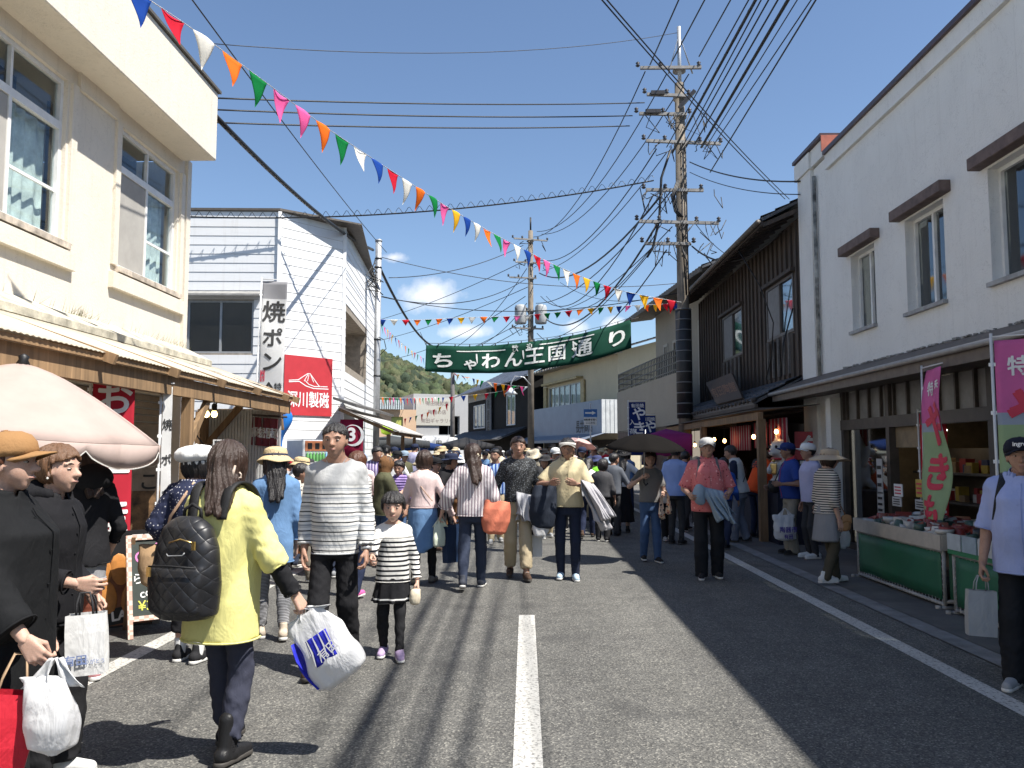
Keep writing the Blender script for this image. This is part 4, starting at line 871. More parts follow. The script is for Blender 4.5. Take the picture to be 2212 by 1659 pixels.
# ---------------------------------------------------------------- green welcome banner
YB = 28.0; bt_ = [(920, 745), (1000, 748), (1070, 745), (1140, 739), (1210, 729), (1280, 715), (1363, 690)]; bb_ = [(918, 802), (1000, 806), (1070, 806), (1140, 800), (1210, 791), (1280, 778), (1364, 752)]
TB = [atY(*p, YB) for p in bt_]; BB = [atY(*p, YB-.1) for p in bb_]
def cr(P, t):
    x = t*(len(P)-1); i = min(int(x), len(P)-2); f = x-i; p0, p1_, p2_, p3_ = P[max(i-1, 0)], P[i], P[i+1], P[min(i+2, len(P)-1)]
    return 0.5*((2*p1_)+(p2_-p0)*f+(2*p0-5*p1_+4*p2_-p3_)*f*f+(3*p1_-p0-3*p2_+p3_)*f**3)
def ban(u, v_, e=0.0):
    q = cr(BB, u).lerp(cr(TB, u), v_); return q+Vector((0, .05*math.sin(u*19+v_*2)+.03*math.sin(u*43)-e, 0))
gb_ = empty('street_banner', TB[0], 0, 'wide dark green cloth banner with white brush lettering strung over the street', 'banner'); Ib = Matrix.Translation(-TB[0])
m_ = MB(); m_.T = Ib; m_.grid(lambda u, v_: ban(u, v_), 70, 6, .004); m_.build('cloth', mat_cloth('banner_green', (0.005, 0.056, 0.034), .12), gb_)
lt = MB(); lt.T = Ib; LB_ = 7.0; HB = .98
wf = lambda u, z: tuple(ban(u/LB_, z/HB, .014))
for (ch, u, z, s_) in (('ち', .085, .40, .62), ('ゃ', .205, .32, .50), ('わ', .31, .40, .62), ('ん', .425, .40, .60), ('王', .535, .44, .68), ('国', .65, .45, .62), ('通', .78, .45, .66), ('り', .93, .47, .62)):
    put_text(lt, ch, s_, (u*LB_, z*HB), .034 if ch in 'ちゃわんり' else .018, 1.15, .93, warp=wf)
put_text(lt, '歓', .24, (.435*LB_, .80*HB), .012, warp=wf); put_text(lt, '迎', .24, (.51*LB_, .81*HB), .012, warp=wf)
for (a, b_, z) in ((.14, .385, .80), (.56, .84, .86)): stroke(lt, [(a*LB_+(b_-a)*LB_*i/12, z*HB) for i in range(13)], .035, warp=wf)
for (a, z0, z1) in ((.235, .35, .70), (.475, .42, .72), (.735, .45, .80)): stroke(lt, [(a*LB_, z1*HB), (a*LB_+.015, (z0+z1)/2*HB), (a*LB_+.03, z0*HB)], [.05, .06, .02], warp=wf)
lt.build('lettering', plain('banner_white', (.70, .72, .68), .8, .15, 20), gb_)
lg = MB(); lg.T = Ib; 
for i in range(16): q = ban(i/15, 1.0); lg.tube([q, q+Vector((0, 0, .07))], .018, 5)
lg.tube([ban(i/30, 1.0)+Vector((0, 0, .07)) for i in range(31)], .008, 4)
lg.tube([TB[-1], TB[-1]+Vector((.35, .3, .12))], .01, 4); lg.tube([TB[0], TB[0]+Vector((-.25, .4, .5))], .01, 4); lg.build('hanging_loop', BLACKC, gb_)
# ================================================================ STALLS AND STREET THINGS
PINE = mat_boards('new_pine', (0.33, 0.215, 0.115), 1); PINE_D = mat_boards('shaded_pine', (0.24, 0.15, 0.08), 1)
def mat_plain_ns(k, c, r=.6): return plain(k, c, r, .08)
# --- left timber stall with corrugated roof
ts = empty('timber_stall', (-3.75, 9, 0), 0, 'long pine timber stall with corrugated translucent roof along the cream building', 'stall'); It = Matrix.Translation((3.75, -9, 0))
m_ = MB(); m_.T = It; n = 150
m_.grid(lambda u, v_: (-4.85+1.27*v_, 3.0+9.9*u, 2.86-.47*v_+.0045*math.cos(u*6.2832*135)), 810, 1, .003); m_.build('roof_sheet', mat_cloth('cream_polycarbonate', (0.74, 0.68, 0.56), .35, .5), ts)
m_ = MB(); m_.T = It
m_.box((-3.70, 8.0, 2.235), (.09, 9.7, .19)); m_.build('front_beam', PINE, ts)
m_ = MB(); m_.T = It; m_.box((-3.62, 8.0, 2.355), (.035, 9.8, .05)); m_.box((-4.5, 8, 2.66), (.05, 9.7, .05)); m_.build('batten', PINE, ts)
for y in (3.4, 5.2, 7.0, 8.3, 9.6, 10.9, 12.2, 12.75):
    m_ = MB(); m_.T = It; m_.bar((-3.5, y, 2.335), (-4.9, y, 2.83), .045, .09); m_.build('rafter', PINE, ts)
for y in (9.05, 4.6):
    m_ = MB(); m_.T = It; m_.box((-3.71, y, 1.07), (.105, .105, 2.14)); m_.build('post', PINE, ts)
    m_ = MB(); m_.T = It; m_.bar((-3.71, y+.05, 1.62), (-3.71, y+.55, 2.14), .05, .09); m_.build('brace', PINE, ts)
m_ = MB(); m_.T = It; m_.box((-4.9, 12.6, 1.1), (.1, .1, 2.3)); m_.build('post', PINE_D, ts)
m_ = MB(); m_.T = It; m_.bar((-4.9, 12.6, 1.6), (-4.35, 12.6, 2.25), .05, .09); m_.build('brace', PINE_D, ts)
m_ = MB(); m_.T = It
for i in range(26): m_.box((-4.9+.045*i, 12.72, 1.1), (.03, .02, 2.2))
m_.box((-4.35, 12.74, 1.1), (1.15, .012, 2.2)); m_.build('side_sheet', plain('white_sheet', (.55, .55, .54), .6, .1), ts)
# the next stall beyond, only its roof timbers and cloth show
t2 = empty('timber_stall', (-4.2, 14.2, 0), 0, 'second pine stall frame behind the dark red shop curtain', 'stall'); I2 = Matrix.Translation((4.2, -14.2, 0))
m_ = MB(); m_.T = I2
for (a, b_) in (((-5.3, 13.4, 2.2), (-3.9, 13.4, 2.2)), ((-5.3, 13.4, 2.2), (-5.3, 17, 2.2)), ((-4.9, 13.4, 2.0), (-4.6, 13.4, 2.35)), ((-4.4, 13.4, 2.35), (-4.2, 13.4, 1.95)), ((-4.0, 13.4, 2.35), (-3.95, 13.4, 1.9))): m_.bar(a, b_, .06, .09)
for (x, y) in ((-5.3, 17), (-5.3, 13.4)): m_.box((x, y, 1.1), (.09, .09, 2.2))
m_.build('stall_frame', PINE_D, t2)
m_ = MB(); m_.T = I2; m_.box((-4.75, 13.6, 1.7), (.5, .02, .9)); m_.build('red_side_cloth', RED, t2)
# --- hanging clamp lamps
for i, (x, y) in enumerate(((446, 888), (463, 888))):
    p = atY(x, y, 10.5); o = empty('clamp_lamp', p, 0, ('left', 'right')[i]+' one of two black-holder bulbs hanging from the pine beam', 'lamp', 'bulbs under the pine beam')
    m_ = MB(); m_.tube([(0, 0, .03), (.03, 0, .12), (.05-.03*i, 0, .24)], .012, 6); m_.lathe([(.03, .0), (.035, .03), (.035, .08), (.015, .1)], 10); m_.build('lamp_holder', BLACKC, o)
    m_ = MB(); m_.lathe([(0, -.085), (.03, -.07), (.04, -.04), (.03, -.01), (.018, .01)], 12); m_.build('bulb', emit('warm_bulb', (1.0, .72, .28), 6.0), o)
m_ = MB(); m_.tube([atY(404, 917, 10), atY(430, 898, 10.3), atY(445, 870, 10.5), atY(462, 868, 10.5), atY(464, 884, 10.5)], .012, 6); m_.tube([atY(446, 870, 10.5), atY(446, 886, 10.5)], .01, 6)
m_.tube([atY(405, 900, 10), atY(428, 945, 10.2), atY(446, 968, 10.3)], .008, 5); m_.build('lamp_cord', BLACKC, None, 'black electric cord looping from the pine post to two bulbs', 'cord')
# --- parasol
PAR = atY(50, 775, 5.75); pz = PAR.z
po = empty('parasol', (PAR.x-.17, PAR.y, 0), 0, 'big faded pink market parasol with scalloped white edge', 'parasol')
po.rotation_euler = (0, R(4.5), 0); m_ = MB(); nr, ns = 10, 64; Rr_ = .95
def par(a, t):
    k = 8; ph = (a*k/(2*math.pi)) % 1.0; sc_ = abs(math.cos(math.pi*ph)); r = Rr_*t*(1-.10*(1-sc_)*t)
    z = pz-.03-.50*t**1.35+.05*(1-sc_)*t*(1-t)*1.2; return (r*math.cos(a+.2), r*math.sin(a+.2), z)
PINKC = mat_cloth('parasol_pink', (0.60, 0.48, 0.43), .35)
m_.grid(lambda u, v_: par(2*math.pi*u, max(v_, .02)), ns, nr, .004); m_.build('canopy', PINKC, po)
m_ = MB(); m_.grid(lambda u, v_: tuple(Vector(par(2*math.pi*u, 1.0))+Vector((.01*math.cos(2*math.pi*u), .01*math.sin(2*math.pi*u), -v_*(.05+.12*abs(math.sin(2*math.pi*u*4))**.6)))), 128, 2, .003); va = m_.build('valance', PINKC, po)
m_ = MB(); m_.tube([tuple(Vector(par(2*math.pi*i/128, 1.0))+Vector((.012*math.cos(2*math.pi*i/128), .012*math.sin(2*math.pi*i/128), -(.05+.12*abs(math.sin(2*math.pi*i/128*4))**.6)))) for i in range(129)], .005, 4); m_.build('edge_trim', plain('trim_white', (.7, .68, .63), .7), va)
m_ = MB(); m_.tube([(0, 0, 0), (0, 0, pz-.05)], .022, 10); m_.build('pole', STEEL, po)
m_ = MB(); m_.lathe([(.02, -.06), (.045, -.03), (.03, 0), (.036, .025), (0, .045)], 12, (0, 0, pz)); m_.build('finial', BLACKC, po)
for i in range(8):
    a = 2*math.pi*i/8+.2; m_ = MB(); m_.tube([(0, 0, pz-.12)]+[tuple(Vector(par(2*math.pi*i/8, t))-Vector((0, 0, .015))) for t in (.3, .6, .98)], .008, 5); m_.build('rib', STEEL, po)
m_ = MB(); m_.lathe([(.28, 0), (.28, .06), (.06, .1), (.03, .12), (.03, .3)], 16); m_.build('base', plain('base_grey', (.2, .2, .2), .8), po)
# --- nobori flags
def nobori(name, base, top_z, w, h, yaw, cloth, draws, label, lean=0.0, wave=.03, side=1, extra_mat=(), cat='banner flag', z0=0.0, group=None):
    """pole with a cloth held by a top arm; draws(lettering MB, warp)"""
    o = empty(name, (base[0], base[1], z0), yaw, label, cat, group)
    m_ = MB(); m_.tube([(0, 0, 0), (lean, 0, top_z+.06)], .012, 8); m_.tube([(lean, 0, top_z+.03), (lean+side*(w+.03), 0, top_z+.035)], .008, 6); m_.build('flag_pole', plain('white_pole', (.62, .62, .62), .5, .05), o)
    def fn(u, z, e=0.0): return (lean*(z/top_z)+side*.02+(u if side > 0 else -w+u), wave*math.sin(u*7+z*3.1)+wave*.7*math.sin(z*5+u*3)-e, z)
    m_ = MB(); m_.grid(lambda u, v_: fn(u*w, top_z-h+h*v_), 12, 40, .002)
    if isinstance(cloth, (list, tuple)):
        # colour bands by height
        z_b = [top_z-h+h*b_ for b_ in cloth[1]]
        for fi, f in enumerate(m_.f):
            zc = sum(m_.v[i][2] for i in f)/len(f); m_.mi[fi] = sum(1 for b_ in z_b if zc > b_)
        m_.build('cloth', cloth[0], o)
    else: m_.build('cloth', cloth, o)
    if draws:
        l = MB(); draws(l, lambda u, z: fn(u, z, .006)); l.build('lettering', list(extra_mat), o)
    lp = MB(); 
    for i in range(5): z = top_z-h*(i+.5)/5; lp.box((lean*(z/top_z), 0, z), (.05, .006, .03))
    lp.build('loop', WHITE, o); return o
def vert_text(body, w, z_top, step, size, bold=.03, cx=None, m=0, sy=1.0):
    def d(l, wf):
        l.m = m
        for i, ch in enumerate(body): put_text(l, ch, size, ((w/2 if cx is None else cx), z_top-step*(i+.5)), bold, sy=sy, warp=wf)
    return d
def multi(*ds):
    def d(l, wf):
        for q in ds: q(l, wf)
    return d
NRED = mat_cloth('flag_red', (0.52, 0.028, 0.05), .25); NWHITE = mat_cloth('flag_white', (.86, .86, .85), .5); NNAVY = mat_cloth('flag_navy', (0.012, 0.03, 0.16), .2)
NPINK = mat_cloth('flag_pink', (0.76, 0.19, 0.46), .3); NGREEN = mat_cloth('flag_green', (0.42, 0.56, 0.32), .3); NGREY = mat_cloth('flag_grey', (.36, .36, .38), .3); NPALE = mat_cloth('flag_pale', (.42, .48, .58), .3)
LWHITE = plain('print_white', (.75, .74, .73), .7, .05); LBLACK = plain('print_black', (.02, .02, .02), .7, .05); LRED = plain('print_red', (.55, .03, .07), .6, .05)
def face_cam(x, y): return math.atan2(-x, y)   # yaw that turns local -y towards the camera
b_ = atY(193, 900, 7.6); nobori('banner_flag', (b_.x, b_.y), 2.30, .36, 1.75, face_cam(b_.x, b_.y)+.1, NRED, vert_text('お土産', .36, 2.30, .55, .34, .03), 'tall red banner flag with white brush lettering under the pine roof', wave=.012, extra_mat=(LWHITE,))
b_ = atY(346, 900, 8.4); nobori('banner_flag', (b_.x, b_.y), 2.22, .11, 1.7, face_cam(b_.x, b_.y)+.5, NWHITE, vert_text('焼ポンロ', .11, 2.0, .36, .12, .02), 'narrow white banner flag with black brush marks before the brown shutter', wave=.02, extra_mat=(LBLACK,))
# tall white flag above the stall
b_ = atY(545, 870, 13.6)
def draw_pon(l, wf):
    w = .40; l.m = 0
    for ch, z, s_ in (('焼', 3.86, .38), ('ポ', 3.42, .34), ('ン', 3.02, .36)): put_text(l, ch, s_, (w*.5, z), .026, warp=wf)
    for i, ch in enumerate('特許庁カ法'): put_text(l, ch, .13, (w*.80, 2.62-i*.15), .02, warp=wf)
    stroke(l, [(w*.45, 2.70), (w*.30, 2.6), (w*.22, 2.50), (w*.35, 2.43), (w*.55, 2.44), (w*.63, 2.52), (w*.55, 2.62), (w*.43, 2.68)], .035, warp=wf); stroke(l, [(w*.33, 2.49), (w*.45, 2.54), (w*.58, 2.52)], .02, warp=wf)
    for i, ch in enumerate('古方'): put_text(l, ch, .15, (w*.25, 2.25-i*.16), .02, warp=wf)
    l.m = 1
    for (a, b2) in ((.09, .23),): stroke(l, [(w*a, 2.72), (w*a, 2.90), (w*b2, 2.90), (w*b2, 2.72), (w*a, 2.72)], .014, warp=wf)
    put_text(l, '有', .07, (w*.16, 2.85), .03, warp=wf); put_text(l, '田', .07, (w*.16, 2.77), .03, warp=wf)
nobori('banner_flag', (b_.x, b_.y), 4.40, .40, 2.35, face_cam(b_.x, b_.y)-.05, ([NWHITE, NGREY], [.87]), draw_pon, 'tall white banner flag with large black brush characters and grey top band', lean=.10, wave=.02, extra_mat=(LBLACK, LRED))
# right pink and green flags
def draw_yaki(l, wf):
    w = .56; l.m = 0
    for i, ch in enumerate('特季'): put_text(l, ch, .17, (w*(.3+.4*i), 2.24), .03, warp=wf)
    l.m = 1
    for ch, z, s_ in (('や', 1.82, .46), ('き', 1.30, .38), ('も', .86, .36)): put_text(l, ch, s_*1.06, (w*.52, z), .075, warp=lambda u, q: tuple(Vector(wf(u, q))+Vector((0, .003, 0)))) if False else None; put_text(l, ch, s_, (w*.52, z), .05, 1.0, 1.15, warp=wf)
for (x, Y, yaw, w, lab, ln, wv) in ((2152, 6.9, -.55, .56, 'wide pink and green banner flag behind the man in the navy cap', .0, .02), (1990, 9.6, -1.62, .5, 'curled narrow pink and green banner flag beside the green goods tables', .10, .05)):
    b_ = atY(x, 976, Y); nobori('banner_flag', (b_.x, b_.y), 2.47, w, 2.0, yaw, ([NGREEN, NPALE, NPINK], [.66, .70]), draw_yaki, lab, lean=ln, wave=wv, extra_mat=(LWHITE, LRED))
b_ = atY(1936, 976, 11.0); nobori('banner_flag', (b_.x+.3, b_.y), 2.05, .34, 1.5, -.9, NRED, vert_text('ありた焼', .34, 2.0, .36, .30, .03), 'red banner flag with white lettering standing at the shop glass', wave=.015, extra_mat=(LWHITE,))
for (x, Y, tz, lab) in ((1358, 23.5, 2.95, 'navy banner flag with white brush lettering in front of the beige house'), (1384, 25.5, 2.65, 'smaller navy banner flag half hidden behind the other navy flag')):
    b_ = atY(x, 976, Y); w = .46
    nobori('banner_flag', (b_.x, b_.y), tz, w, 1.5, face_cam(b_.x, b_.y), NNAVY, multi(vert_text('やき物', w, tz-.16, .40, .40, .03, w*.62), vert_text('入荷', w, tz-.45, .26, .17, .02, w*.2), lambda l, wf: put_text(l, '有田焼', .12, (.24, tz-.11), .02, warp=wf)), lab, wave=.015, extra_mat=(LWHITE,))
# --- noren and boards, left
n0 = atY(500, 897, 13.0); n1 = atY(602, 905, 12.4); NOR = mat_cloth('noren_maroon', (0.30, 0.075, 0.095), .35)
no = empty('shop_curtain', n0, 0, 'dark red split shop curtain with white characters hung on a rod', 'shop curtain'); In = Matrix.Translation(-n0)
m_ = MB(); m_.T = In; m_.tube([n0+Vector((-.1, 0, .03)), n1+Vector((.12, 0, .03))], .016, 8); m_.build('rod', plain('dark_rod', (.05, .035, .03), .6), no)
for i in range(6):
    a, c = n0.lerp(n1, i/6+.006), n0.lerp(n1, (i+1)/6-.012); hh = .43
    f_ = lambda u, z, a=a, c=c, i=i, e=0: tuple(a.lerp(c, u)+Vector((0, .03*math.sin(u*6+i*2+z*4)*(1-z/hh*.0)-e, -z)))
    m_ = MB(); m_.T = In; m_.grid(lambda u, v_: f_(u, hh*v_), 8, 8, .003); 
    for k, ch in enumerate(('器', '市', '陶', '磁', '器', '蔵')[i]): 
        m_.m = 1; put_text(m_, ch, .17, (.5*.13, -.24), .03, warp=lambda u, z, a=a, c=c: f_(u/.13, -z, a, c, i, .006))
    m_.build('curtain_panel', [NOR, LWHITE], no)
# picture board in white frame by the noren
b_ = atY(478, 1010, 10.2); o = empty('menu_board', (b_.x, b_.y, 0), .15, 'small white framed picture board on a tan wooden stand', 'sign')
m_ = MB(); m_.box((0, 0, 1.52), (.21, .02, .36)); m_.m = 1; m_.box((0, -.013, 1.50), (.17, .006, .26)); m_.m = 2; put_text(m_, '有田焼', .06, (0, 1.66), .02, y=-.012); 
for i in range(4): m_.box((-.05+.035*i, -.018, 1.44+.03*(i % 3)), (.03, .004, .07))
m_.build('board', [WHITE, plain('photo_grey', (.30, .29, .26), .5, .4, 14), LBLACK], o)
m_ = MB(); m_.box((0, .01, .66), (.2, .03, 1.32)); m_.m = 1
for i, ch in enumerate('手作り'): put_text(m_, ch, .1, (0, 1.2-i*.13), .02, y=-.009)
m_.build('stand', [plain('orange_wood', (.45, .22, .06), .6, .15), LBLACK], o)
# --- photo poster of golden rolls
b_ = atY(258, 1250, 7.3); o = empty('food_poster', (b_.x, b_.y, 0), face_cam(b_.x, b_.y)+.18, 'waist high poster showing golden brown rolls with white block letters', 'poster')
m_ = MB(); m_.box((0, 0, .445), (.56, .02, .83)); m_.m = 1; m_.box((0, -.012, .33), (.56, .006, .56)); m_.m = 2
put_text(m_, 'TE', .15, (.17, .76), .05, y=-.012); m_.m = 3; m_.box((.06, -.016, .14), (.34, .005, .14), Matrix.Rotation(-.12, 4, 'Y')); m_.m = 2; put_text(m_, 'LABO', .11, (.08, .14), .05, y=-.021, rot=.12)
m_.build('panel', [BLACKC, plain('rust_photo', (.20, .07, .03), .5, .3, 8), LWHITE, LBLACK], o)
for (u, z, r_, a) in ((-.14, .50, .075, .1), (.0, .53, .08, -.15), (.17, .50, .085, .1), (-.1, .30, .085, -.2), (.12, .30, .10, .25), (-.2, .14, .07, .2), (.22, .22, .07, -.3)):
    q = MB(); q.T = Matrix.Translation((u, -.018, z)) @ Matrix.Rotation(a, 4, 'Y') @ Matrix.Diagonal((r_, .012, r_*1.75, 1)); q.lathe([(0, -1), (.5, -.87), (.87, -.5), (1, 0), (.87, .5), (.5, .87), (0, 1)], 14); q.build('printed_roll', plain('golden_roll', (.46, .19, .045), .5, .3, 6), o)
# back poster with bread picture and kana, dark
b_ = atY(300, 1050, 9.4); m_ = MB(); m_.T = Matrix.Translation((b_.x, b_.y, 0)) @ Matrix.Rotation(face_cam(b_.x, b_.y)+.1, 4, 'Z'); m_.box((0, 0, 1.2), (.62, .02, 1.3)); m_.m = 1; m_.box((0, -.014, .85), (.58, .006, .52)); m_.m = 2; put_text(m_, 'ポ', .3, (.08, 1.50), .02, y=-.013); put_text(m_, 'こ', .22, (.1, 1.2), .02, y=-.013); put_text(m_, '焼', .14, (-.18, 1.62), .02, y=-.013); put_text(m_, '立', .14, (-.18, 1.45), .02, y=-.013)
m_.build('food_poster', [plain('tan_paper', (.30, .24, .18), .7, .2), plain('bread_photo', (.16, .09, .04), .6, .6, 9), LBLACK], None, 'dim tan poster with black kana and a bread photograph under the parasol', 'poster')
# --- chalkboard easel
b_ = atY(366, 1300, 7.15); o = empty('chalkboard_sign', (b_.x, b_.y, 0), face_cam(b_.x, b_.y)+.25, 'leaning chalkboard sign framed in pink patterned tape with chalk lettering', 'sign')
TAPE, nt, bb2 = newmat('patterned_tape'); v = coords(nt); br = nt.nodes.new('ShaderNodeTexChecker'); br.inputs['Scale'].default_value = 26; nt.links.new(v, br.inputs['Vector']); br.inputs[1].default_value = (.50, .30, .24, 1); br.inputs[2].default_value = (.62, .52, .44, 1); nt.links.new(br.outputs[0], bb2.inputs['Base Color'])
Tt = Matrix.Rotation(-.26, 4, 'X'); w2, h2 = .30, .86
m_ = MB(); m_.T = Tt
for (x, z, a, b2) in ((-w2, h2/2, .04, h2), (w2, h2/2, .04, h2)): m_.box((x, 0, z), (a, .03, b2))
m_.box((0, 0, h2-.02), (2*w2-.04, .03, .045)); m_.box((0, 0, .16), (2*w2-.04, .03, .04)); m_.build('frame', TAPE, o)
m_ = MB(); m_.T = Tt; m_.box((0, .006, .51), (2*w2-.04, .012, .66)); m_.build('slate', plain('chalkboard', (.035, .045, .04), .8, .2), o)
m_ = MB(); m_.T = Tt; m_.m = 0; put_text(m_, 'Chili', .14, (-.13, .70), .01, y=-.003, rot=.45); m_.m = 1; put_text(m_, '200', .1, (.15, .74), .01, y=-.003, rot=.4); m_.m = 2; put_text(m_, 'らーめん', .10, (-.08, .50), .01, y=-.003, rot=.1); put_text(m_, 'coffee', .10, (-.10, .38), .01, y=-.003, rot=.2); m_.m = 3; put_text(m_, '¥350', .11, (-.12, .26), .01, y=-.003)
m_.build('lettering', [plain('chalk_pink', (.6, .2, .45), .8), plain('chalk_green', (.15, .5, .3), .8), LWHITE, plain('chalk_yellow', (.6, .6, .1), .8)], o)
m_ = MB(); m_.bar((-.26, .20, .82), (-.26, .42, 0), .03); m_.bar((.26, .20, .82), (.26, .42, 0), .03); m_.build('rear_leg', PINE_D, o)
m_ = MB(); m_.T = Matrix.Translation((b_.x-.02, b_.y+.24, .84)) @ Matrix.Rotation(.5, 4, 'Z') @ Matrix.Rotation(-.2, 4, 'X'); m_.box((0, 0, .14), (.17, .008, .28)); m_.m = 1; m_.box((0, -.006, .20), (.12, .004, .06)); m_.m = 2; m_.box((0, -.006, .07), (.13, .004, .08)); m_.m = 3; m_.box((0, .03, -.012), (.2, .14, .024))
m_.build('flyer_stand', [WHITE, LRED, plain('photo_blue', (.3, .35, .45), .5, .5, 20), WHITE], None, 'white flyer on a small stand behind the chalkboard top', 'flyer')
b_ = atY(292, 1300, 7.7); o = empty('side_table', (b_.x, b_.y, 0), .3, 'small dark table with grey toothed legs behind the chalkboard', 'table')
m_ = MB(); m_.box((0, 0, .34), (.5, .4, .04)); m_.build('table_top', plain('dark_board', (.05, .045, .045), .6), o)
for (x, y) in ((-.2, -.15), (.2, -.15), (-.2, .15), (.2, .15)):
    m_ = MB(); m_.box((x, y, .16), (.07, .04, .32)); m_.build('leg', plain('leg_grey', (.30, .29, .28), .7, .2), o)
m_ = MB(); m_.T = Matrix.Translation((b_.x, b_.y, .36)) @ Matrix.Rotation(.3, 4, 'Z')
for z in range(7):
    for (c, d) in (((0, -.14, .03+.036*z), (.36, .012, .022)), ((0, .14, .03+.036*z), (.36, .012, .022)), ((-.18, 0, .03+.036*z), (.012, .27, .022)), ((.18, 0, .03+.036*z), (.012, .27, .022))): m_.box(c, d)
for i in range(9): m_.box((-.17+i*.0425, -.14, .135), (.016, .014, .26))
m_.box((0, 0, .015), (.36, .28, .02)); m_.build('basket', plain('crimson_plastic', (.22, .02, .05), .45, .1), None, 'crimson plastic basket standing on the small dark table', 'basket')
# --- orange crates and stand behind the father
ORG = plain('orange_plastic', (.62, .20, .035), .45, .08); b_ = atZ(638, 1232, 0)
o = empty('step_stool', (b_.x, b_.y, 0), .2, 'bright orange plastic step stool on the road beside the father', 'stool')
m_ = MB(); m_.box((0, 0, .25), (.44, .28, .04), bev=.01); m_.build('seat', ORG, o)
for s_ in (-1, 1):
    m_ = MB(); m_.add([(s_*.17, -.13, .24), (s_*.17, .13, .24), (s_*.24, .15, 0), (s_*.24, -.15, 0), (s_*.12, -.13, .24), (s_*.12, .13, .24), (s_*.19, .15, 0), (s_*.19, -.15, 0)], [(0, 1, 2, 3), (7, 6, 5, 4), (0, 4, 5, 1), (3, 2, 6, 7), (1, 5, 6, 2), (0, 3, 7, 4)]); m_.build('leg', ORG, o)
m_ = MB(); m_.T = Matrix.Translation((b_.x-.02, b_.y, .27)); m_.lathe([(.17, 0), (.20, .24), (.215, .24), (.2, .26), (.185, .24), (.16, .02), (0, .02)], 20); m_.build('tub', plain('brown_tub', (.16, .06, .025), .5, .25, 3), None, 'brown tub full of small things on the orange stool', 'tub')
b_ = atY(640, 1150, 12.2); o = empty('display_table', (b_.x, b_.y, 0), .1, 'orange topped display table with grey legs near the drinks machine', 'table')
m_ = MB(); m_.box((0, 0, .62), (.9, .5, .10), bev=.01); m_.build('table_top', ORG, o)
for (x, y) in ((-.38, -.2), (.38, -.2), (-.38, .2), (.38, .2)): m_ = MB(); m_.tube([(x, y, 0), (x, y, .57)], .025, 8); m_.build('leg', STEEL, o)
# --- drinks machine, blue tarp, blue cooler by the siding building
b_ = Vector((-5.15, 20.35, 0)); U = (PC-PB).normalized(); vm = empty('vending_machine', b_, math.atan2(U.y, U.x), 'drinks machine with rows of blue and green bottles against the siding', 'vending machine')
m_ = MB(); m_.box((0, 0, .92), (1.2, .7, 1.84), bev=.02); m_.build('cabinet', plain('machine_white', (.55, .57, .58), .4, .05), vm)
m_ = MB(); m_.box((0, -.352, 1.69), (1.1, .02, .24)); m_.m = 1
for i in range(5): m_.box((-.42+i*.21, -.365, 1.69), (.12, .01, .14))
m_.build('header_panel', [plain('orange_brown', (.35, .13, .06), .5, .2), BLACKC], vm)
m_ = MB(); m_.box((0, -.35, 1.12), (1.1, .01, .86)); m_.build('display_back', plain('display_grey', (.30, .34, .35), .6), vm)
for r in range(3):
    for i in range(12):
        m_ = MB(); m_.lathe([(.032, 0), (.036, .02), (.036, .14), (.018, .19), (.018, .22), (0, .22)], 8, (-.5+i*.09, -.39, .76+r*.28)); m_.build('bottle', plain(*[('bottle_blue', (.20, .42, .62), .2), ('bottle_green', (.14, .36, .12), .2)][(i+r*3) % 12 > 5]), vm)
    m_ = MB(); m_.box((0, -.39, .745+r*.28), (1.1, .09, .02)); m_.build('shelf', WHITE, vm)
BLUET = plain('blue_tarp', (.02, .19, .62), .4, .2, 4)
b_ = Vector((-6.55, 19.6, 0)); m_ = MB(); m_.T = Matrix.Translation(b_); m_.box((0, 0, .85), (.95, .6, 1.7), Matrix.Rotation(.4, 4, 'Z'), bev=.03); m_.m = 1; m_.box((0, -.0, 1.55), (.97, .62, .03), Matrix.Rotation(.4, 4, 'Z')); m_.build('blue_cabinet', [plain('navy_panel', (.015, .05, .20), .5, .1), BLUET], None, 'navy blue cabinet beside the drinks machine', 'cabinet')
b_ = atY(600, 900, 14.5)
m_ = MB(); m_.T = Matrix.Translation(b_); m_.grid(lambda u, v_: (.16*math.cos(u*6.283)*(1+.5*math.sin(v_*9))*(.45+.55*v_)+.14*math.sin(v_*5), .12*math.sin(u*6.283), .25-1.05*v_), 20, 16); m_.build('tarp', BLUET, None, 'bunched bright blue plastic tarp tied beside the shop curtain', 'tarp')
# --- stall with number three banner and awning
b3 = atY(760, 950, 21.4); s3 = empty('number_stall', (b3.x, b3.y, 0), 0, 'stall with white corrugated awning and dark red number three cloth', 'stall'); I3 = Matrix.Translation((-b3.x, -b3.y, 0))
m_ = MB(); m_.T = I3; q0, q1, q2 = atY(735, 906, 21.4), atY(785, 908, 21.4), atY(785, 990, 21.4); m_.grid(lambda u, v_: (q0.x+(q1.x-q0.x)*u, q0.y+.02*math.sin(u*9), q0.z+(q2.z-q0.z)*v_), 10, 4, .003); m_.build('side_cloth', mat_cloth('maroon_cloth', (.26, .012, .045), .2), s3)
m_ = MB(); cz, cx_ = atY(762, 940, 21.4).z, atY(762, 940, 21.4).x; m_.T = I3 @ Matrix.Translation((cx_, q0.y-.03, cz)); 
stroke(m_, [(.26*math.cos(a*.2618), .26*math.sin(a*.2618)) for a in range(25)], [.02+.07*max(0, math.cos(a*.2618+.4)) for a in range(25)], 0); put_text(m_, '3', .46, (-.02, .0), .05, y=0); m_.build('numeral', LWHITE, s3)
m_ = MB(); m_.T = I3; A0, A1, A2 = Vector((-4.85, 21.6, 2.95)), Vector((-4.85, 27.0, 2.95)), Vector((-3.3, 21.6, 2.12))
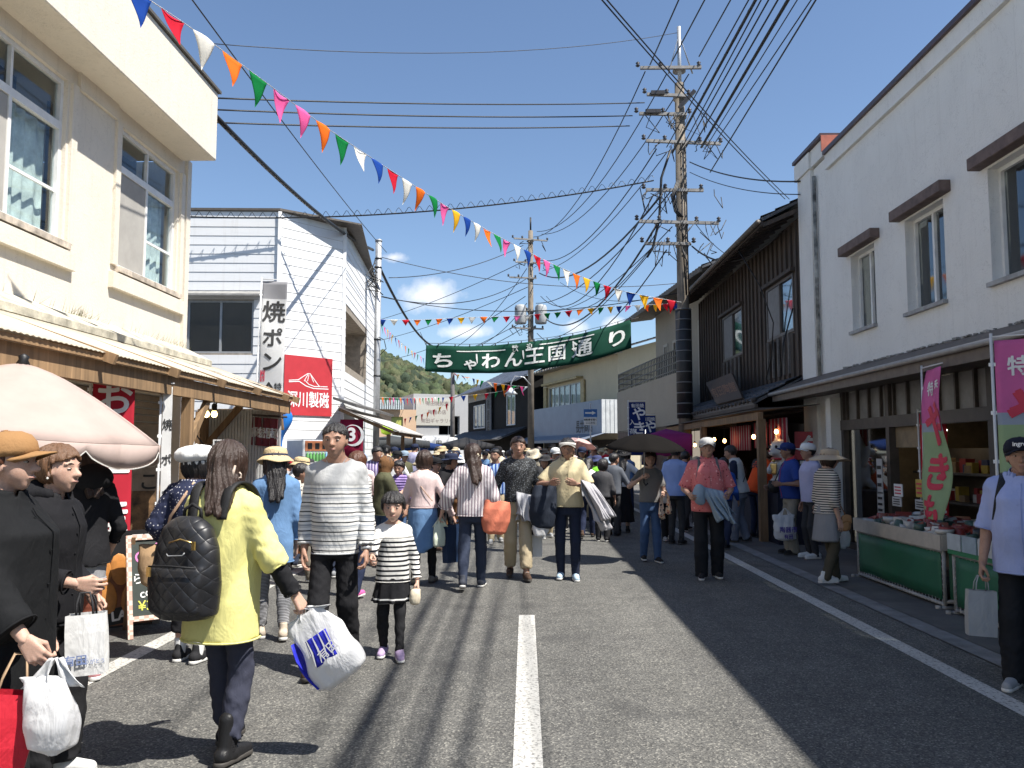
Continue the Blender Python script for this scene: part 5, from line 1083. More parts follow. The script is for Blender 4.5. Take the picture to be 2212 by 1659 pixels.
m_.grid(lambda u, v_: (-4.85+1.6*v_, 21.3+5.4*u, 2.72-.66*v_+.015*math.cos(u*160)), 150, 1, .004); m_.build('awning', mat_cloth('awning_white', (.62, .60, .57), .25, .5), s3)
m_ = MB(); m_.T = I3
for y in (21.5, 24, 26.5): m_.bar((-4.85, y, 2.65), (-3.3, y, 2.0), .05, .08); m_.box((-3.55, y, 1.0), (.09, .09, 2.0))
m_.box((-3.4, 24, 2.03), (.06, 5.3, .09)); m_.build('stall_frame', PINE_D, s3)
dkg = MB(); dkg.T = I3; dkg.add([(-4.9, 21.0, 2.95), (-4.9, 27, 2.95), (-4.3, 27, 2.75), (-4.3, 21.0, 2.75), (-4.9, 21.0, 2.88), (-4.9, 27, 2.88), (-4.3, 27, 2.68), (-4.3, 21, 2.68)], [(0, 1, 2, 3), (7, 6, 5, 4), (0, 3, 7, 4), (3, 2, 6, 7)]); dkg.build('old_hood', plain('dark_hood', (.10, .095, .09), .6, .2), s3)
# far tents on the left of the street
def tent(x, Y, w, d_, z0, z1, mat_, label, yaw=0, cat='tent', skirt=.25):
    p = gnd(x, Y); o = empty('market_tent', p, yaw, label, cat); m_ = MB()
    m_.grid(lambda u, v_: ((u-.5)*w, (v_-.5)*d_, z0+(z1-z0)*(1-max(abs(u-.5), abs(v_-.5))*2)), 10, 10, .004)
    for (a, b_) in (((-.5, -.5), (.5, -.5)), ((.5, -.5), (.5, .5)), ((.5, .5), (-.5, .5)), ((-.5, .5), (-.5, -.5))):
        P_ = [Vector((a[0]*w, a[1]*d_, z0)), Vector((b_[0]*w, b_[1]*d_, z0))]; m_.grid(lambda u, v_: P_[0].lerp(P_[1], u)-Vector((0, 0, skirt*v_+.02*math.sin(u*20)*v_)), 14, 2, .003)
    m_.build('canopy', mat_, o)
    for (a, b_) in ((-.47, -.47), (.47, -.47), (.47, .47), (-.47, .47)): m_ = MB(); m_.tube([(a*w, b_*d_, 0), (a*w, b_*d_, z0)], .022, 6); m_.build('leg', STEEL, o)
    return o
tent(845, 31, 2.6, 2.6, 1.95, 2.15, mat_cloth('tent_dark', (.07, .075, .08), .2), 'low dark tent roof beyond the number three stall')
m_ = MB(); m_.T = Matrix.Translation(atY(836, 930, 30)); m_.lathe([(0, -.18), (.2, -.1), (.24, .05), (.16, .2), (0, .24)], 10); m_.build('balloon', mat_plain_ns('lime', (.55, .8, .05)), None, 'lime green balloon tied above the dark tent roof', 'balloon')
tent(890, 36, 2.4, 2.2, 1.85, 2.1, mat_cloth('tent_navy', (.02, .05, .18), .2), 'navy and grey tent roof in front of the peach building')
o = tent(940, 47, 2.3, 2.5, 2.35, 2.45, mat_cloth('tent_white', (.75, .75, .74), .3), 'white tent with a printed mark in front of the grey block', skirt=.75)
m_ = MB(); put_text(m_, '有　田', .34, (0, 2.0), .03, y=-1.30); m_.build('lettering', LBLACK, o)
tent(1005, 40, 2.2, 2.2, 1.9, 2.25, mat_cloth('tent_black', (.03, .03, .032), .1), 'black tent roof in front of the black house', .4)
# magenta tent on the right
o = tent(1440, 20.6, 1.0, 2.2, 1.96, 2.12, mat_cloth('tent_magenta', (.42, .05, .24), .35), 'magenta market tent beside the pole and timber house', -.08, skirt=.5)
# --- right timber stall before the dark house
rs = empty('timber_stall', (4.1, 17, 0), 0, 'pine stall frame with striped red curtains under the dark house', 'stall'); I4 = Matrix.Translation((-4.1, -17, 0))
pb0 = atZ(1650, 1171, 0); 
for (y, x) in ((pb0.y, pb0.x), (19.0, 4.05), (23.4, 4.05)):
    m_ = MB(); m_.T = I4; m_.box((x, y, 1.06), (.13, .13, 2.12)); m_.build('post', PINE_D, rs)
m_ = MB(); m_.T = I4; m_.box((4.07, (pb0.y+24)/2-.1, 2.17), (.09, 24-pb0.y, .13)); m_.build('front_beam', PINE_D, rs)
m_ = MB(); m_.T = I4; m_.grid(lambda u, v_: (3.95+1.15*v_, pb0.y-.1+9.8*u, 2.27+.1*v_), 4, 1, .01); m_.build('roof_sheet', plain('grey_sheet', (.14, .14, .14), .6, .2), rs)
STR, nt, bb2 = newmat('striped_red_cloth'); v = coords(nt); wv = nt.nodes.new('ShaderNodeTexWave'); wv.bands_direction = 'Y'; wv.inputs['Scale'].default_value = 5.2; nt.links.new(v, wv.inputs['Vector'])
nt.links.new(ramp(nt, wv.outputs['Fac'], [(0.72, (.30, .014, .03)), (0.82, (.40, .30, .28))]), bb2.inputs['Base Color']); bb2.inputs['Roughness'].default_value = .8
for (y0, y1, zt_, zb) in ((14.55, 15.6, 2.15, 1.65), (15.75, 16.6, 2.12, 1.62), (16.9, 18.6, 2.10, 1.58)):
    m_ = MB(); m_.T = I4; m_.grid(lambda u, v_: (4.55+.03*math.sin(u*40), y0+(y1-y0)*u, zt_-(zt_-zb)*v_), 60, 2, .003); m_.build('striped_curtain', STR, rs)
m_ = MB(); m_.T = I4; m_.box((4.55, 18.5, .45), (.7, 9, .9)); m_.build('counter', plain('navy_counter', (.012, .016, .035), .7, .2), rs)
rr = random.Random(3)
for i in range(40):
    m_ = MB(); q = (4.35+rr.random()*.4, 14.6+rr.random()*4, .9); m_.T = Matrix.Translation(q); r_ = rr.uniform(.04, .09); m_.lathe([(r_*.5, 0), (r_, .03), (r_*1.05, .05), (r_*.9, .04), (0, .012)], 12); m_.build('bowl', plain(*rr.choice([('glaze_white', (.5, .5, .48), .25), ('glaze_brown', (.10, .05, .03), .3), ('glaze_blue', (.10, .14, .26), .25)])), None, 'small ceramic bowl on the dark stall counter', 'bowl', 'bowls on the dark stall counter')
for i, (x, y, Y) in enumerate(((1677, 932, 14.9), (1628, 943, 15.8), (1565, 952, 18.0), (1543, 949, 19.0), (1501, 961, 21.0))):
    p = atY(x, y, Y); o = empty('hanging_bulb', p, 0, f'{["nearest", "second nearest", "middle", "second farthest", "farthest"][i]} of five glowing bulbs hanging along the striped curtains', 'lamp', 'bulbs along the striped curtains')
    m_ = MB(); m_.tube([(0, 0, .06), (0, 0, max(.1, 2.2-p.z))], .005, 5); m_.lathe([(.018, .03), (.02, .08), (.008, .1)], 8); m_.build('cord', BLACKC, o)
    m_ = MB(); m_.lathe([(0, -.05), (.028, -.035), (.036, -.005), (.028, .02), (.016, .04)], 12); m_.build('bulb', emit('amber_bulb', (1.0, .50, .16), 14.0), o)
# wooden name board tilted on the lower roof
c_ = [Vector(p) for p in (atX(1524, 827, 4.75), atX(1580, 805, 4.75), atX(1603, 859, 4.35), atX(1548, 873, 4.35))]; cen = sum(c_, Vector())/4
o = empty('name_board', cen, 0, 'old brown wooden name board with faded gold characters tilted on the tiled roof', 'sign'); m_ = MB(); m_.T = Matrix.Translation(-cen); nn = (c_[1]-c_[0]).cross(c_[3]-c_[0]).normalized(); nn = nn if nn.x < 0 else -nn
m_.add([p for p in c_]+[p-nn*.06 for p in c_], [(0, 1, 2, 3), (7, 6, 5, 4), (0, 4, 5, 1), (1, 5, 6, 2), (2, 6, 7, 3), (3, 7, 4, 0)]); m_.build('board', mat_boards('sign_wood', (.075, .05, .035), 1), o)
m_ = MB(); m_.T = Matrix.Translation(-cen)
bl_ = lambda u, z: tuple(c_[3].lerp(c_[2], u).lerp(c_[0].lerp(c_[1], u), z)+nn*.006)
for i, ch in enumerate('館陶田有'[::-1]): put_text(m_, ch, .42, (.16+.23*i, .42), .02, .55, 1.0, warp=bl_)
m_.build('lettering', plain('faded_gold', (.22, .10, .045), .6, .4, 10), o)
# red board with kana, white letter
b_ = atY(1746, 960, 15.0); m_ = MB(); m_.T = Matrix.Translation((b_.x, b_.y, 0)) @ Matrix.Rotation(-.25, 4, 'Z'); m_.box((0, 0, 1.66), (.46, .03, .50)); m_.box((0, .03, .7), (.04, .03, 1.4)); m_.m = 1; put_text(m_, 'ク', .34, (0.02, 1.66), .06, y=-.018); m_.m = 2; m_.box((0, -.01, 1.36), (.30, .02, .06))
m_.build('shop_sign', [RED, LWHITE, WHITE], None, 'red square sign with one white character behind the visitors', 'sign')
# road sign with arrow
b_ = gnd(1276, 31.0); o = empty('road_sign', b_, -.02, 'blue one-way arrow road sign above a small white plate', 'road sign'); m_ = MB(); m_.tube([(0, .03, 0), (0, .03, 3.35)], .03, 8); m_.build('post', plain('white_post', (.55, .55, .55), .5), o)
m_ = MB(); m_.box((0, 0, 2.99), (.50, .015, .29)); m_.m = 1; m_.add([(-.19, -.012, 2.965), (.06, -.012, 2.965), (.06, -.012, 2.92), (.20, -.012, 2.995), (.06, -.012, 3.07), (.06, -.012, 3.025), (-.19, -.012, 3.025)], [tuple(range(7))]); m_.build('arrow_plate', [plain('sign_blue', (.02, .13, .40), .4, .03), WHITE], o)
m_ = MB(); m_.box((0, 0, 2.68), (.48, .015, .28)); m_.m = 1; put_text(m_, '自転車を除く', .085, (0, 2.74), .03, y=-.011); put_text(m_, 'ここから', .09, (0, 2.62), .03, y=-.011); m_.build('text_plate', [WHITE, LBLACK], o)
# --- shop goods inside the white building
rr = random.Random(6); 
o = empty('display_shelf', (6.1, 11.6, 0), 0, 'dark shop shelves with boxes and price cards behind the shop front', 'shelf')
m_ = MB()
for z in (.45, .85, 1.25): m_.box((0, 0, z), (.5, 2.2, .03))
m_.box((.24, 0, .8), (.03, 2.2, 1.6)); m_.build('shelf_board', BRN, o)
for i in range(54):
    z = rr.choice((.465, .865, 1.265)); h = rr.uniform(.08, .2); m_ = MB(); m_.T = Matrix.Translation((6.1, 11.6, 0)); m_.box((-.1+rr.random()*.2, -1.0+rr.random()*2.0, z+h/2), (rr.uniform(.06, .15), rr.uniform(.08, .18), h))
    m_.build('goods_box', plain(*rr.choice([('box_white', (.45, .45, .43)), ('box_red', (.30, .03, .03)), ('box_yellow', (.42, .30, .05)), ('box_navy', (.04, .05, .12)), ('box_kraft', (.25, .17, .09))])), None, 'small goods box on the dim shop shelves', 'box', 'boxes on the shop shelves')
for i, (u, z, w, h, c) in enumerate(((11.0, 1.05, .24, .16, 'a'), (10.4, 1.10, .2, .22, 'b'), (11.05, .90, .26, .12, 'c'), (10.4, .9, .26, .12, 'c'), (12.15, 1.2, .18, .5, 'c'), (12.15, .8, .2, .34, 'c'))):
    m_ = MB(); m_.box((5.12-.25*(i < 4), u, z), (.012, w, h)); m_.m = 1
    for k in range(3): m_.box((5.11-.25*(i < 4), u, z-h*.25+h*.25*k), (.006, w*.7, h*.10))
    m_.build('price_card', [{'a': WHITE, 'b': plain('card_yellow', (.50, .36, .06), .6), 'c': plain('card_white', (.5, .5, .5), .6)}[c], LRED if c != 'c' else LBLACK], None, f'{["white and red", "yellow", "low wide white", "wide white", "tall narrow white", "short white"][i]} paper card in the shop entrance', 'price card')
p = Vector((5.9, 11.9, 1.86)); o = empty('ceiling_lamp', p, 0, 'small lit white lamp inside the shop entrance', 'lamp'); m_ = MB(); m_.tube([(0, 0, .08), (0, 0, .7)], .006, 5); m_.build('cord', BLACKC, o); m_ = MB(); m_.lathe([(0, -.08), (.06, -.06), (.08, 0), (.05, .07), (.02, .09)], 14); m_.build('bulb', emit('shop_lamp', (1.0, .86, .62), 9.0), o)
# poster with portraits in the window
m_ = MB(); q = Vector((5.06, 7.2, 0)); m_.T = Matrix.Translation(q) @ Matrix.Rotation(R(-90), 4, 'Z')
m_.box((0, 0, 1.08), (.85, .02, 1.2)); m_.build('portrait_poster', [plain('poster_paper', (.42, .44, .42), .6, .06)], None, 'pale poster with rows of small portrait drawings behind the man in the navy cap', 'poster')
pp = bpy.data.objects['portrait_poster']
for i in range(6):
    u, z = -.27+.27*(i % 3), 1.38-.40*(i//3); m2 = MB(); m2.T = m_.T
    m2.box((u, -.014, z-.10), (.16, .004, .12)); m2.m = 1; m2.box((u, -.016, z+.02), (.10, .005, .13)); m2.m = 2; m2.box((u, -.018, z+.06), (.13, .005, .09)); m2.build('portrait', [plain('teal_print', (.05, .20, .20)), plain('skin_print', (.42, .26, .18)), plain('hair_print', (.10, .05, .03))], pp)
m2 = MB(); m2.T = m_.T; put_text(m2, '有田まち案内人', .10, (0, .62), .02, y=-.013); m2.build('lettering', LBLACK, pp)
# --- green skirted goods tables
GRN = plain('green_sheet', (0.018, 0.125, 0.065), .55, .12, 2, bmp=.1); NET = plain('net_white', (.42, .42, .40), .6, .1)
def goods_table(y0, y1, x, label, front, seed, mats):
    o = empty('goods_table', (x, (y0+y1)/2, 0), 0, label, 'table', 'green skirted goods tables'); L = y1-y0; D_ = .95; rr = random.Random(seed)
    fr = MB()
    for (a, b_) in (((0, -L/2, .05), (0, L/2, .05)), ((0, -L/2, .57), (0, L/2, .57)), ((0, -L/2, .05), (0, -L/2, .57)), ((0, L/2, .05), (0, L/2, .57)), ((D_, -L/2, .05), (D_, -L/2, .57)), ((D_, L/2, .05), (D_, L/2, .57)), ((0, -L/2, .08), (D_, -L/2, .08)), ((0, L/2, .08), (D_, L/2, .08))): fr.tube([a, b_], .019, 8)
    for (a, b_) in ((0, -L/2), (0, L/2), (D_, -L/2), (D_, L/2)): fr.tube([(a-.08, b_, .02), (a+.08, b_, .02)], .02, 8); fr.lathe([(0, 0), (.03, .0), (.03, .04), (0, .045)], 8, (a-.07, b_, 0))
    fr.build('pipe_frame', plain('pipe_grey', (.36, .35, .33), .5, .2), o)
    sh = MB(); sh.grid(lambda u, v_: (-.004+.006*math.sin(u*17), -L/2+.05+(L-.1)*u, .09+.46*v_), 24, 4, .004); sh.grid(lambda u, v_: (.05+(D_-.1)*u, -L/2+.0, .09+.46*v_), 6, 4, .004); sh.build('green_skirt', GRN, o)
    ls = MB(); n = int(L/.07)
    for i in range(n): y = -L/2+L*(i+.5)/n; ls.tube([(-.022, y-.02, .04), (.0, y+.02, .10)], .004, 4); ls.tube([(-.022, y-.02, .585), (0, y+.02, .54)], .004, 4)
    for i in range(8):
        z = .1+i*.058
        for yy in (-L/2, L/2): ls.tube([(-.022, yy-.02, z), (0, yy+.045*(1 if yy < 0 else -1), z+.03)], .004, 4)
    ls.build('lacing', NET, o, kind='stuff')
    tr = MB(); tr.box((D_/2, 0, .60), (D_+.06, L+.04, .03)); tr.box((-.035, 0, .655), (.02, L+.06, .15)); tr.box((D_+.03, 0, .655), (.02, L+.06, .15)); tr.box((D_/2, -L/2-.03, .655), (D_+.06, .02, .15)); tr.box((D_/2, L/2+.03, .655), (D_+.06, .02, .15)); tr.build('tray', front, o)
    for i in range(120):
        x_, y_ = rr.uniform(.05, D_-.05), rr.uniform(-L/2+.08, L/2-.08); m_ = MB(); m_.T = Matrix.Translation((x+x_, (y0+y1)/2+y_, .645+.07*rr.random())) @ Matrix.Rotation(rr.uniform(0, 6), 4, 'Z') @ Matrix.Rotation(rr.uniform(-.5, .5), 4, 'X'); r_ = rr.uniform(.05, .095)
        k = rr.random()
        if k < .5: m_.lathe([(r_*.45, 0), (r_, .05), (r_*1.06, .085), (r_*.96, .08), (r_*.8, .04), (0, .015)], 12); nm = 'bowl'
        elif k < .8: m_.lathe([(r_*.6, 0), (r_*.75, .03), (r_*.7, .11), (r_*.62, .11), (r_*.6, .02), (0, .02)], 12); nm = 'cup'
        else: m_.box((0, 0, .05), (r_*2, r_*1.4, .10), bev=.005); nm = 'gift_box'
        c = rr.choice(mats); w = {'bowl': 'bowl', 'cup': 'cup', 'gift_box': 'small box'}[nm]
        m_.build(nm, plain(*c[1:]), None, f'{c[0]} {w} among the wares on the {"cream fronted" if seed == 1 else "green and pale blue fronted"} goods table', w.split()[-1], f'wares on the {"cream" if seed == 1 else "green"} table')
    return o
WA = [('red', 'ware_red', (.24, .035, .025), .4), ('rust brown', 'ware_rust', (.20, .06, .035), .4), ('white', 'glaze_white', (.5, .5, .48), .25), ('red', 'ware_red', (.24, .035, .025), .4), ('dark green', 'ware_green', (.05, .09, .07), .35)]
WB = [('dark green', 'ware_green', (.05, .09, .07), .35), ('charcoal', 'ware_black', (.03, .03, .03), .35), ('grey', 'ware_grey', (.16, .17, .17), .35), ('dark green', 'ware_green', (.05, .09, .07), .35), ('white', 'glaze_white', (.5, .5, .48), .25)]
goods_table(8.38, 10.5, 4.13, 'goods table with cream front board and green skirt', plain('cream_board', (.45, .41, .35), .7, .1), 1, WA)
goods_table(6.0, 8.12, 4.10, 'goods table with green skirt and pale blue cards along its front', plain('green_board', (.03, .20, .09), .6, .1), 2, WB)
for i in range(7):
    m_ = MB(); m_.box((4.045, 8.0-.27*i, .70), (.012, .24, .15)); m_.build('front_card', plain(*[('card_a', (.42, .47, .50)), ('card_b', (.30, .38, .44)), ('card_c', (.50, .52, .53))][i % 3]), None, 'pale blue card standing along the front of the green goods table', 'card', 'pale cards along the green table')
# ================================================================ PEOPLE: bodies and clothes grown as smooth solid fields, then meshed
f32 = np.float32
def npv(*a): return np.array(a, f32)
def smin(a, b, k):
    if k <= 0: return np.minimum(a, b)
    h = np.clip(0.5+0.5*(b-a)/k, 0, 1); return b+(a-b)*h-k*h*(1-h)
class Field:
    def __init__(s): s.p = []; s.cut = []; s.dsp = []
    def cone(s, a, b, ra, rb, k=0.02, wr=0.0, ph=0.0, cap=False):
        a = np.asarray(a, f32); b = np.asarray(b, f32); m = max(ra, rb)+abs(wr)*2
        ba = b-a; L2 = float(ba@ba)+1e-12; L = math.sqrt(L2)
        def fn(P):
            t = np.clip(((P-a)@ba)/L2, 0, 1); q = P-a-t[..., None]*ba; d = np.sqrt((q*q).sum(-1))-(ra+(rb-ra)*t)
            if cap: d = np.maximum(d, ((P-b)@ba)/L)
            if wr: d = d+wr*np.sin(t*L*95+ph+2.2*np.sin(q[..., 0]*60+q[..., 1]*45+ph))*(0.35+0.65*np.abs(2*t-1))
            return d
        s.p.append((fn, np.minimum(a, b)-m, np.maximum(a, b)+m, k)); return s
    def ell(s, c, r, k=0.02, M=None):
        c = np.asarray(c, f32); r = np.asarray(r, f32); mr = float(r.min())
        def fn(P):
            q = P-c
            if M is not None: q = q@M
            q = q/r; n = np.sqrt((q*q).sum(-1)); n2 = np.sqrt(((q/r)**2).sum(-1)); return n*(n-1)/np.maximum(n2, 1e-6)
        m = float(r.max()) if M is not None else r
        s.p.append((fn, c-m, c+m, k)); return s
    def loft(s, lv, k=0.02, T=None, fold=None):
        """lv: rows z, half width, half depth, cy;  T: (R, pivot) leaning"""
        A = np.array(lv, f32); z0, z1 = float(A[0, 0]), float(A[-1, 0]); W = float(A[:, 1].max()); D = float((A[:, 2]+np.abs(A[:, 3])).max())
        def fn(P):
            if T is not None: P = (P-T[1])@T[0]+T[1]
            z = np.clip(P[..., 2], z0, z1); w = np.interp(z, A[:, 0], A[:, 1]); d = np.interp(z, A[:, 0], A[:, 2]); cy = np.interp(z, A[:, 0], A[:, 3])
            x = P[..., 0]; y = P[..., 1]-cy
            if fold: 
                th = np.arctan2(y/d, x/w); g = 1+fold[0]*np.cos(fold[1]*th+fold[2])*np.clip((z1-z)/(z1-z0), 0, 1)+.4*fold[0]*np.cos(fold[1]*1.7*th+1)*np.clip((z1-z)/(z1-z0), 0, 1); w = w*g; d = d*g
            n = (np.abs(x/w)**2.3+np.abs(y/d)**2.3)**(1/2.3)
            dd = (n-1)*np.minimum(w, d); ez = np.maximum(z0-P[..., 2], P[..., 2]-z1); return np.maximum(dd, ez).astype(f32)
        W *= 1.25; D *= 1.25; lo = npv(-W, -D, z0); hi = npv(W, D, z1)
        if T is not None: e = (z1-z0)*.75+.05; lo = lo-npv(e*.6, e, .1); hi = hi+npv(e*.6, e, .1)
        s.p.append((fn, lo, hi, k)); return s
    def add(s, fn, lo, hi, k=0.02): s.p.append((fn, np.asarray(lo, f32), np.asarray(hi, f32), k)); return s
    def mesh(s, h):
        lo = np.min([p[1] for p in s.p], 0)-3*h; hi = np.max([p[2] for p in s.p], 0)+3*h
        n = np.ceil((hi-lo)/h).astype(int)+1
        D = np.full(n, 0.3, f32); ax = [lo[i]+h*np.arange(n[i], dtype=f32) for i in range(3)]
        for fn, a, b, k in s.p:
            i0 = np.maximum(0, np.floor((a-k-2*h-lo)/h).astype(int)); i1 = np.minimum(n, np.ceil((b+k+2*h-lo)/h).astype(int)+1)
            if (i1 <= i0).any(): continue
            sl = tuple(slice(i0[j], i1[j]) for j in range(3)); G = np.stack(np.meshgrid(*[ax[j][sl[j]] for j in range(3)], indexing='ij'), -1)
            D[sl] = smin(D[sl], fn(G), k)
        if s.cut or s.dsp:
            G = np.stack(np.meshgrid(*ax, indexing='ij'), -1)
            for fn in s.dsp: D = D+fn(G)
            for fn in s.cut: D = np.maximum(D, fn(G))
        return nets(D.astype(f32), lo, h)
def nets(D, lo, h):
    """surface nets"""
    S = D < 0; n = D.shape
    c = np.zeros(tuple(m-1 for m in n), np.int8)
    for dx in (0, 1):
        for dy in (0, 1):
            for dz in (0, 1): c += S[dx:n[0]-1+dx, dy:n[1]-1+dy, dz:n[2]-1+dz]
    idx = np.argwhere((c > 0) & (c < 8))
    if len(idx) == 0: return np.zeros((0, 3)), np.zeros((0, 4), int)
    ids = np.full(c.shape, -1, np.int64); ids[tuple(idx.T)] = np.arange(len(idx))
    acc = np.zeros((len(idx), 3)); cnt = np.zeros(len(idx))
    cor = [(a, b, d) for a in (0, 1) for b in (0, 1) for d in (0, 1)]
    val = {q: D[idx[:, 0]+q[0], idx[:, 1]+q[1], idx[:, 2]+q[2]] for q in cor}
    for a in cor:
        for ax in range(3):
            if a[ax] == 1: continue
            b = list(a); b[ax] = 1; va, vb = val[a], val[tuple(b)]; m = (va < 0) != (vb < 0)
            t = np.where(m, va/np.where(m, va-vb, 1), 0); p = np.array(a, float)[None].repeat(len(idx), 0); p[:, ax] += t
            acc[m] += p[m]; cnt[m] += 1
    V = (idx+acc/cnt[:, None])*h+lo; F = []
    for ax in range(3):
        o = [0, 0, 0]; o[ax] = 1; A = S[:n[0]-o[0], :n[1]-o[1], :n[2]-o[2]]; B = S[o[0]:, o[1]:, o[2]:]
        e = np.argwhere(A != B); u, v = [(1, 2), (2, 0), (0, 1)][ax]
        ok = (e[:, u] > 0) & (e[:, v] > 0) & (e[:, u] < n[u]-1) & (e[:, v] < n[v]-1); e = e[ok]; sg = A[tuple(e.T)]
        q = []
        for du, dv in ((-1, -1), (0, -1), (0, 0), (-1, 0)):
            k = e.copy(); k[:, u] += du; k[:, v] += dv; q.append(ids[tuple(k.T)])
        q = np.stack(q, 1); q[~sg] = q[~sg][:, ::-1]; F.append(q)
    return V, np.concatenate(F)
def mesh_np(name, parts, mat_, parent=None, **kw):
    V = np.concatenate([p[0] for p in parts]); o = 0; Q = []
    for p in parts: Q.append(p[1]+o); o += len(p[0])
    Q = np.concatenate(Q); me = bpy.data.meshes.new(name); me.vertices.add(len(V)); me.vertices.foreach_set('co', V.astype(f32).ravel())
    me.loops.add(Q.size); me.loops.foreach_set('vertex_index', Q.ravel().astype(np.int32)); me.polygons.add(len(Q)); me.polygons.foreach_set('loop_start', np.arange(0, Q.size, 4, dtype=np.int32))
    me.polygons.foreach_set('use_smooth', np.ones(len(Q), bool)); me.update(calc_edges=True); me.validate()
    for m in (mat_ if isinstance(mat_, (list, tuple)) else [mat_]): me.materials.append(m)
    o_ = link_mesh(name, me, parent); return tag(o_, **kw) if kw else o_
def wrinkle(seed, amp, f=14):
    rg = np.random.default_rng(seed); K = rg.normal(size=(5, 3))*np.array([1, 1, .55])*f; ph = rg.uniform(0, 6.28, 5)
    def fn(P):
        r = 0
        for i in range(5): r = r+np.sin(P@K[i].astype(f32)*(0.6+.35*i)+ph[i])*(1/(1+.4*i))
        return (amp*.55*r).astype(f32)
    return fn
# ---------------------------------------------------------------- cloth materials
def cloth_bump(nt, b, k=.22):
    a = noise(nt, coords(nt, (1, 1, .6)), 6.5, 3, .5, 1.6); c = noise(nt, coords(nt, (1, 1, .5)), 20, 4, .55, .8); m_ = nt.nodes.new('ShaderNodeMath'); m_.operation = 'MULTIPLY_ADD'; nt.links.new(a, m_.inputs[0]); m_.inputs[1].default_value = 2.6; nt.links.new(c, m_.inputs[2])
    bump(nt, b, m_.outputs[0], k*1.15, .020)
def fabric(key, c, rough=.85, var=.10, bs=18, bm=.22, spec=.2):
    if key in MATS: return MATS[key]
    m, nt, b = newmat(key); c = hexc(c) if isinstance(c, str) else c; v = coords(nt); n = noise(nt, v, 7, 4, .6); nt.links.new(mixc(nt, n, tuple(x*(1-var*1.5) for x in c), tuple(min(1, x*(1+var)) for x in c)), b.inputs['Base Color'])
    b.inputs['Roughness'].default_value = rough; b.inputs['Specular IOR Level'].default_value = spec
    cloth_bump(nt, b, bm) if bs < 50 else bump(nt, b, noise(nt, v, bs, 4, .6), bm, .02); return m
def stripes(key, c1, c2, period, duty, axis=2, top=None, soft=.06, mid=None):
    if key in MATS: return MATS[key]
    m, nt, b = newmat(key); c1, c2 = [hexc(c) if isinstance(c, str) else c for c in (c1, c2)]; v = coords(nt); s = nt.nodes.new('ShaderNodeSeparateXYZ'); nt.links.new(v, s.inputs[0]); M = nt.nodes.new
    def math_(op, a, bb, cc=None):
        q = M('ShaderNodeMath'); q.operation = op
        for i, x in enumerate((a, bb, cc)):
            if x is None: continue
            if isinstance(x, (int, float)): q.inputs[i].default_value = x
            else: nt.links.new(x, q.inputs[i])
        return q.outputs[0]
    wob = math_('MULTIPLY', noise(nt, v, 4, 2), period*.28); z = math_('ADD', s.outputs[axis], wob); fr = math_('FRACT', math_('DIVIDE', z, period), 0.0)
    if mid is not None:
        mc = hexc(mid) if isinstance(mid, str) else mid
        col = ramp(nt, fr, [(0, c2), (duty*.5, c2), (duty*.5+soft, c1), (.38, c1), (.46, mc), (.52, c1), (.60, mc), (.70, mc), (.76, c1), (.95, c1)])
    else: col = ramp(nt, fr, [(0, c2), (duty-soft, c2), (duty, c1), (1-soft*.5, c1)])
    if top: col = mixc(nt, ramp(nt, math_('MULTIPLY', z, 1/top[0]*.5), [(.497, (0, 0, 0)), (.5, (1, 1, 1))]), col, hexc(top[1]) if isinstance(top[1], str) else top[1])
    nt.links.new(col, b.inputs['Base Color']); b.inputs['Roughness'].default_value = .88; b.inputs['Specular IOR Level'].default_value = .15
    cloth_bump(nt, b); return m
def dots(key, base, dot, scale, thr=.22):
    if key in MATS: return MATS[key]
    m, nt, b = newmat(key); base, dot = [hexc(c) if isinstance(c, str) else c for c in (base, dot)]; v = coords(nt); vo = M_ = nt.nodes.new('ShaderNodeTexVoronoi'); vo.inputs['Scale'].default_value = scale; vo.inputs['Randomness'].default_value = .55; nt.links.new(v, vo.inputs['Vector'])
    nt.links.new(ramp(nt, vo.outputs['Distance'], [(thr, dot), (thr+.05, base)]), b.inputs['Base Color']); b.inputs['Roughness'].default_value = .85; cloth_bump(nt, b); return m
def floral(key, base, cols, scale, thr=.45):
    if key in MATS: return MATS[key]
    m, nt, b = newmat(key); base = hexc(base) if isinstance(base, str) else base; v = coords(nt); vo = nt.nodes.new('ShaderNodeTexVoronoi'); vo.inputs['Scale'].default_value = scale; nt.links.new(v, vo.inputs['Vector'])
    n = noise(nt, v, scale*2.2, 3, .6); s = nt.nodes.new('ShaderNodeSeparateColor'); nt.links.new(vo.outputs['Color'], s.inputs[0])
    cc = ramp(nt, s.outputs[0], [((i+.0)/len(cols), hexc(c) if isinstance(c, str) else c) for i, c in enumerate(cols)], 'CONSTANT')
    ad = nt.nodes.new('ShaderNodeMath'); ad.operation = 'ADD'; nt.links.new(vo.outputs['Distance'], ad.inputs[0]); nt.links.new(n, ad.inputs[1])
    nt.links.new(mixc(nt, ramp(nt, ad.outputs[0], [(thr+.50, (1, 1, 1)), (thr+.56, (0, 0, 0))]), base, cc), b.inputs['Base Color']); b.inputs['Roughness'].default_value = .85; cloth_bump(nt, b); return m
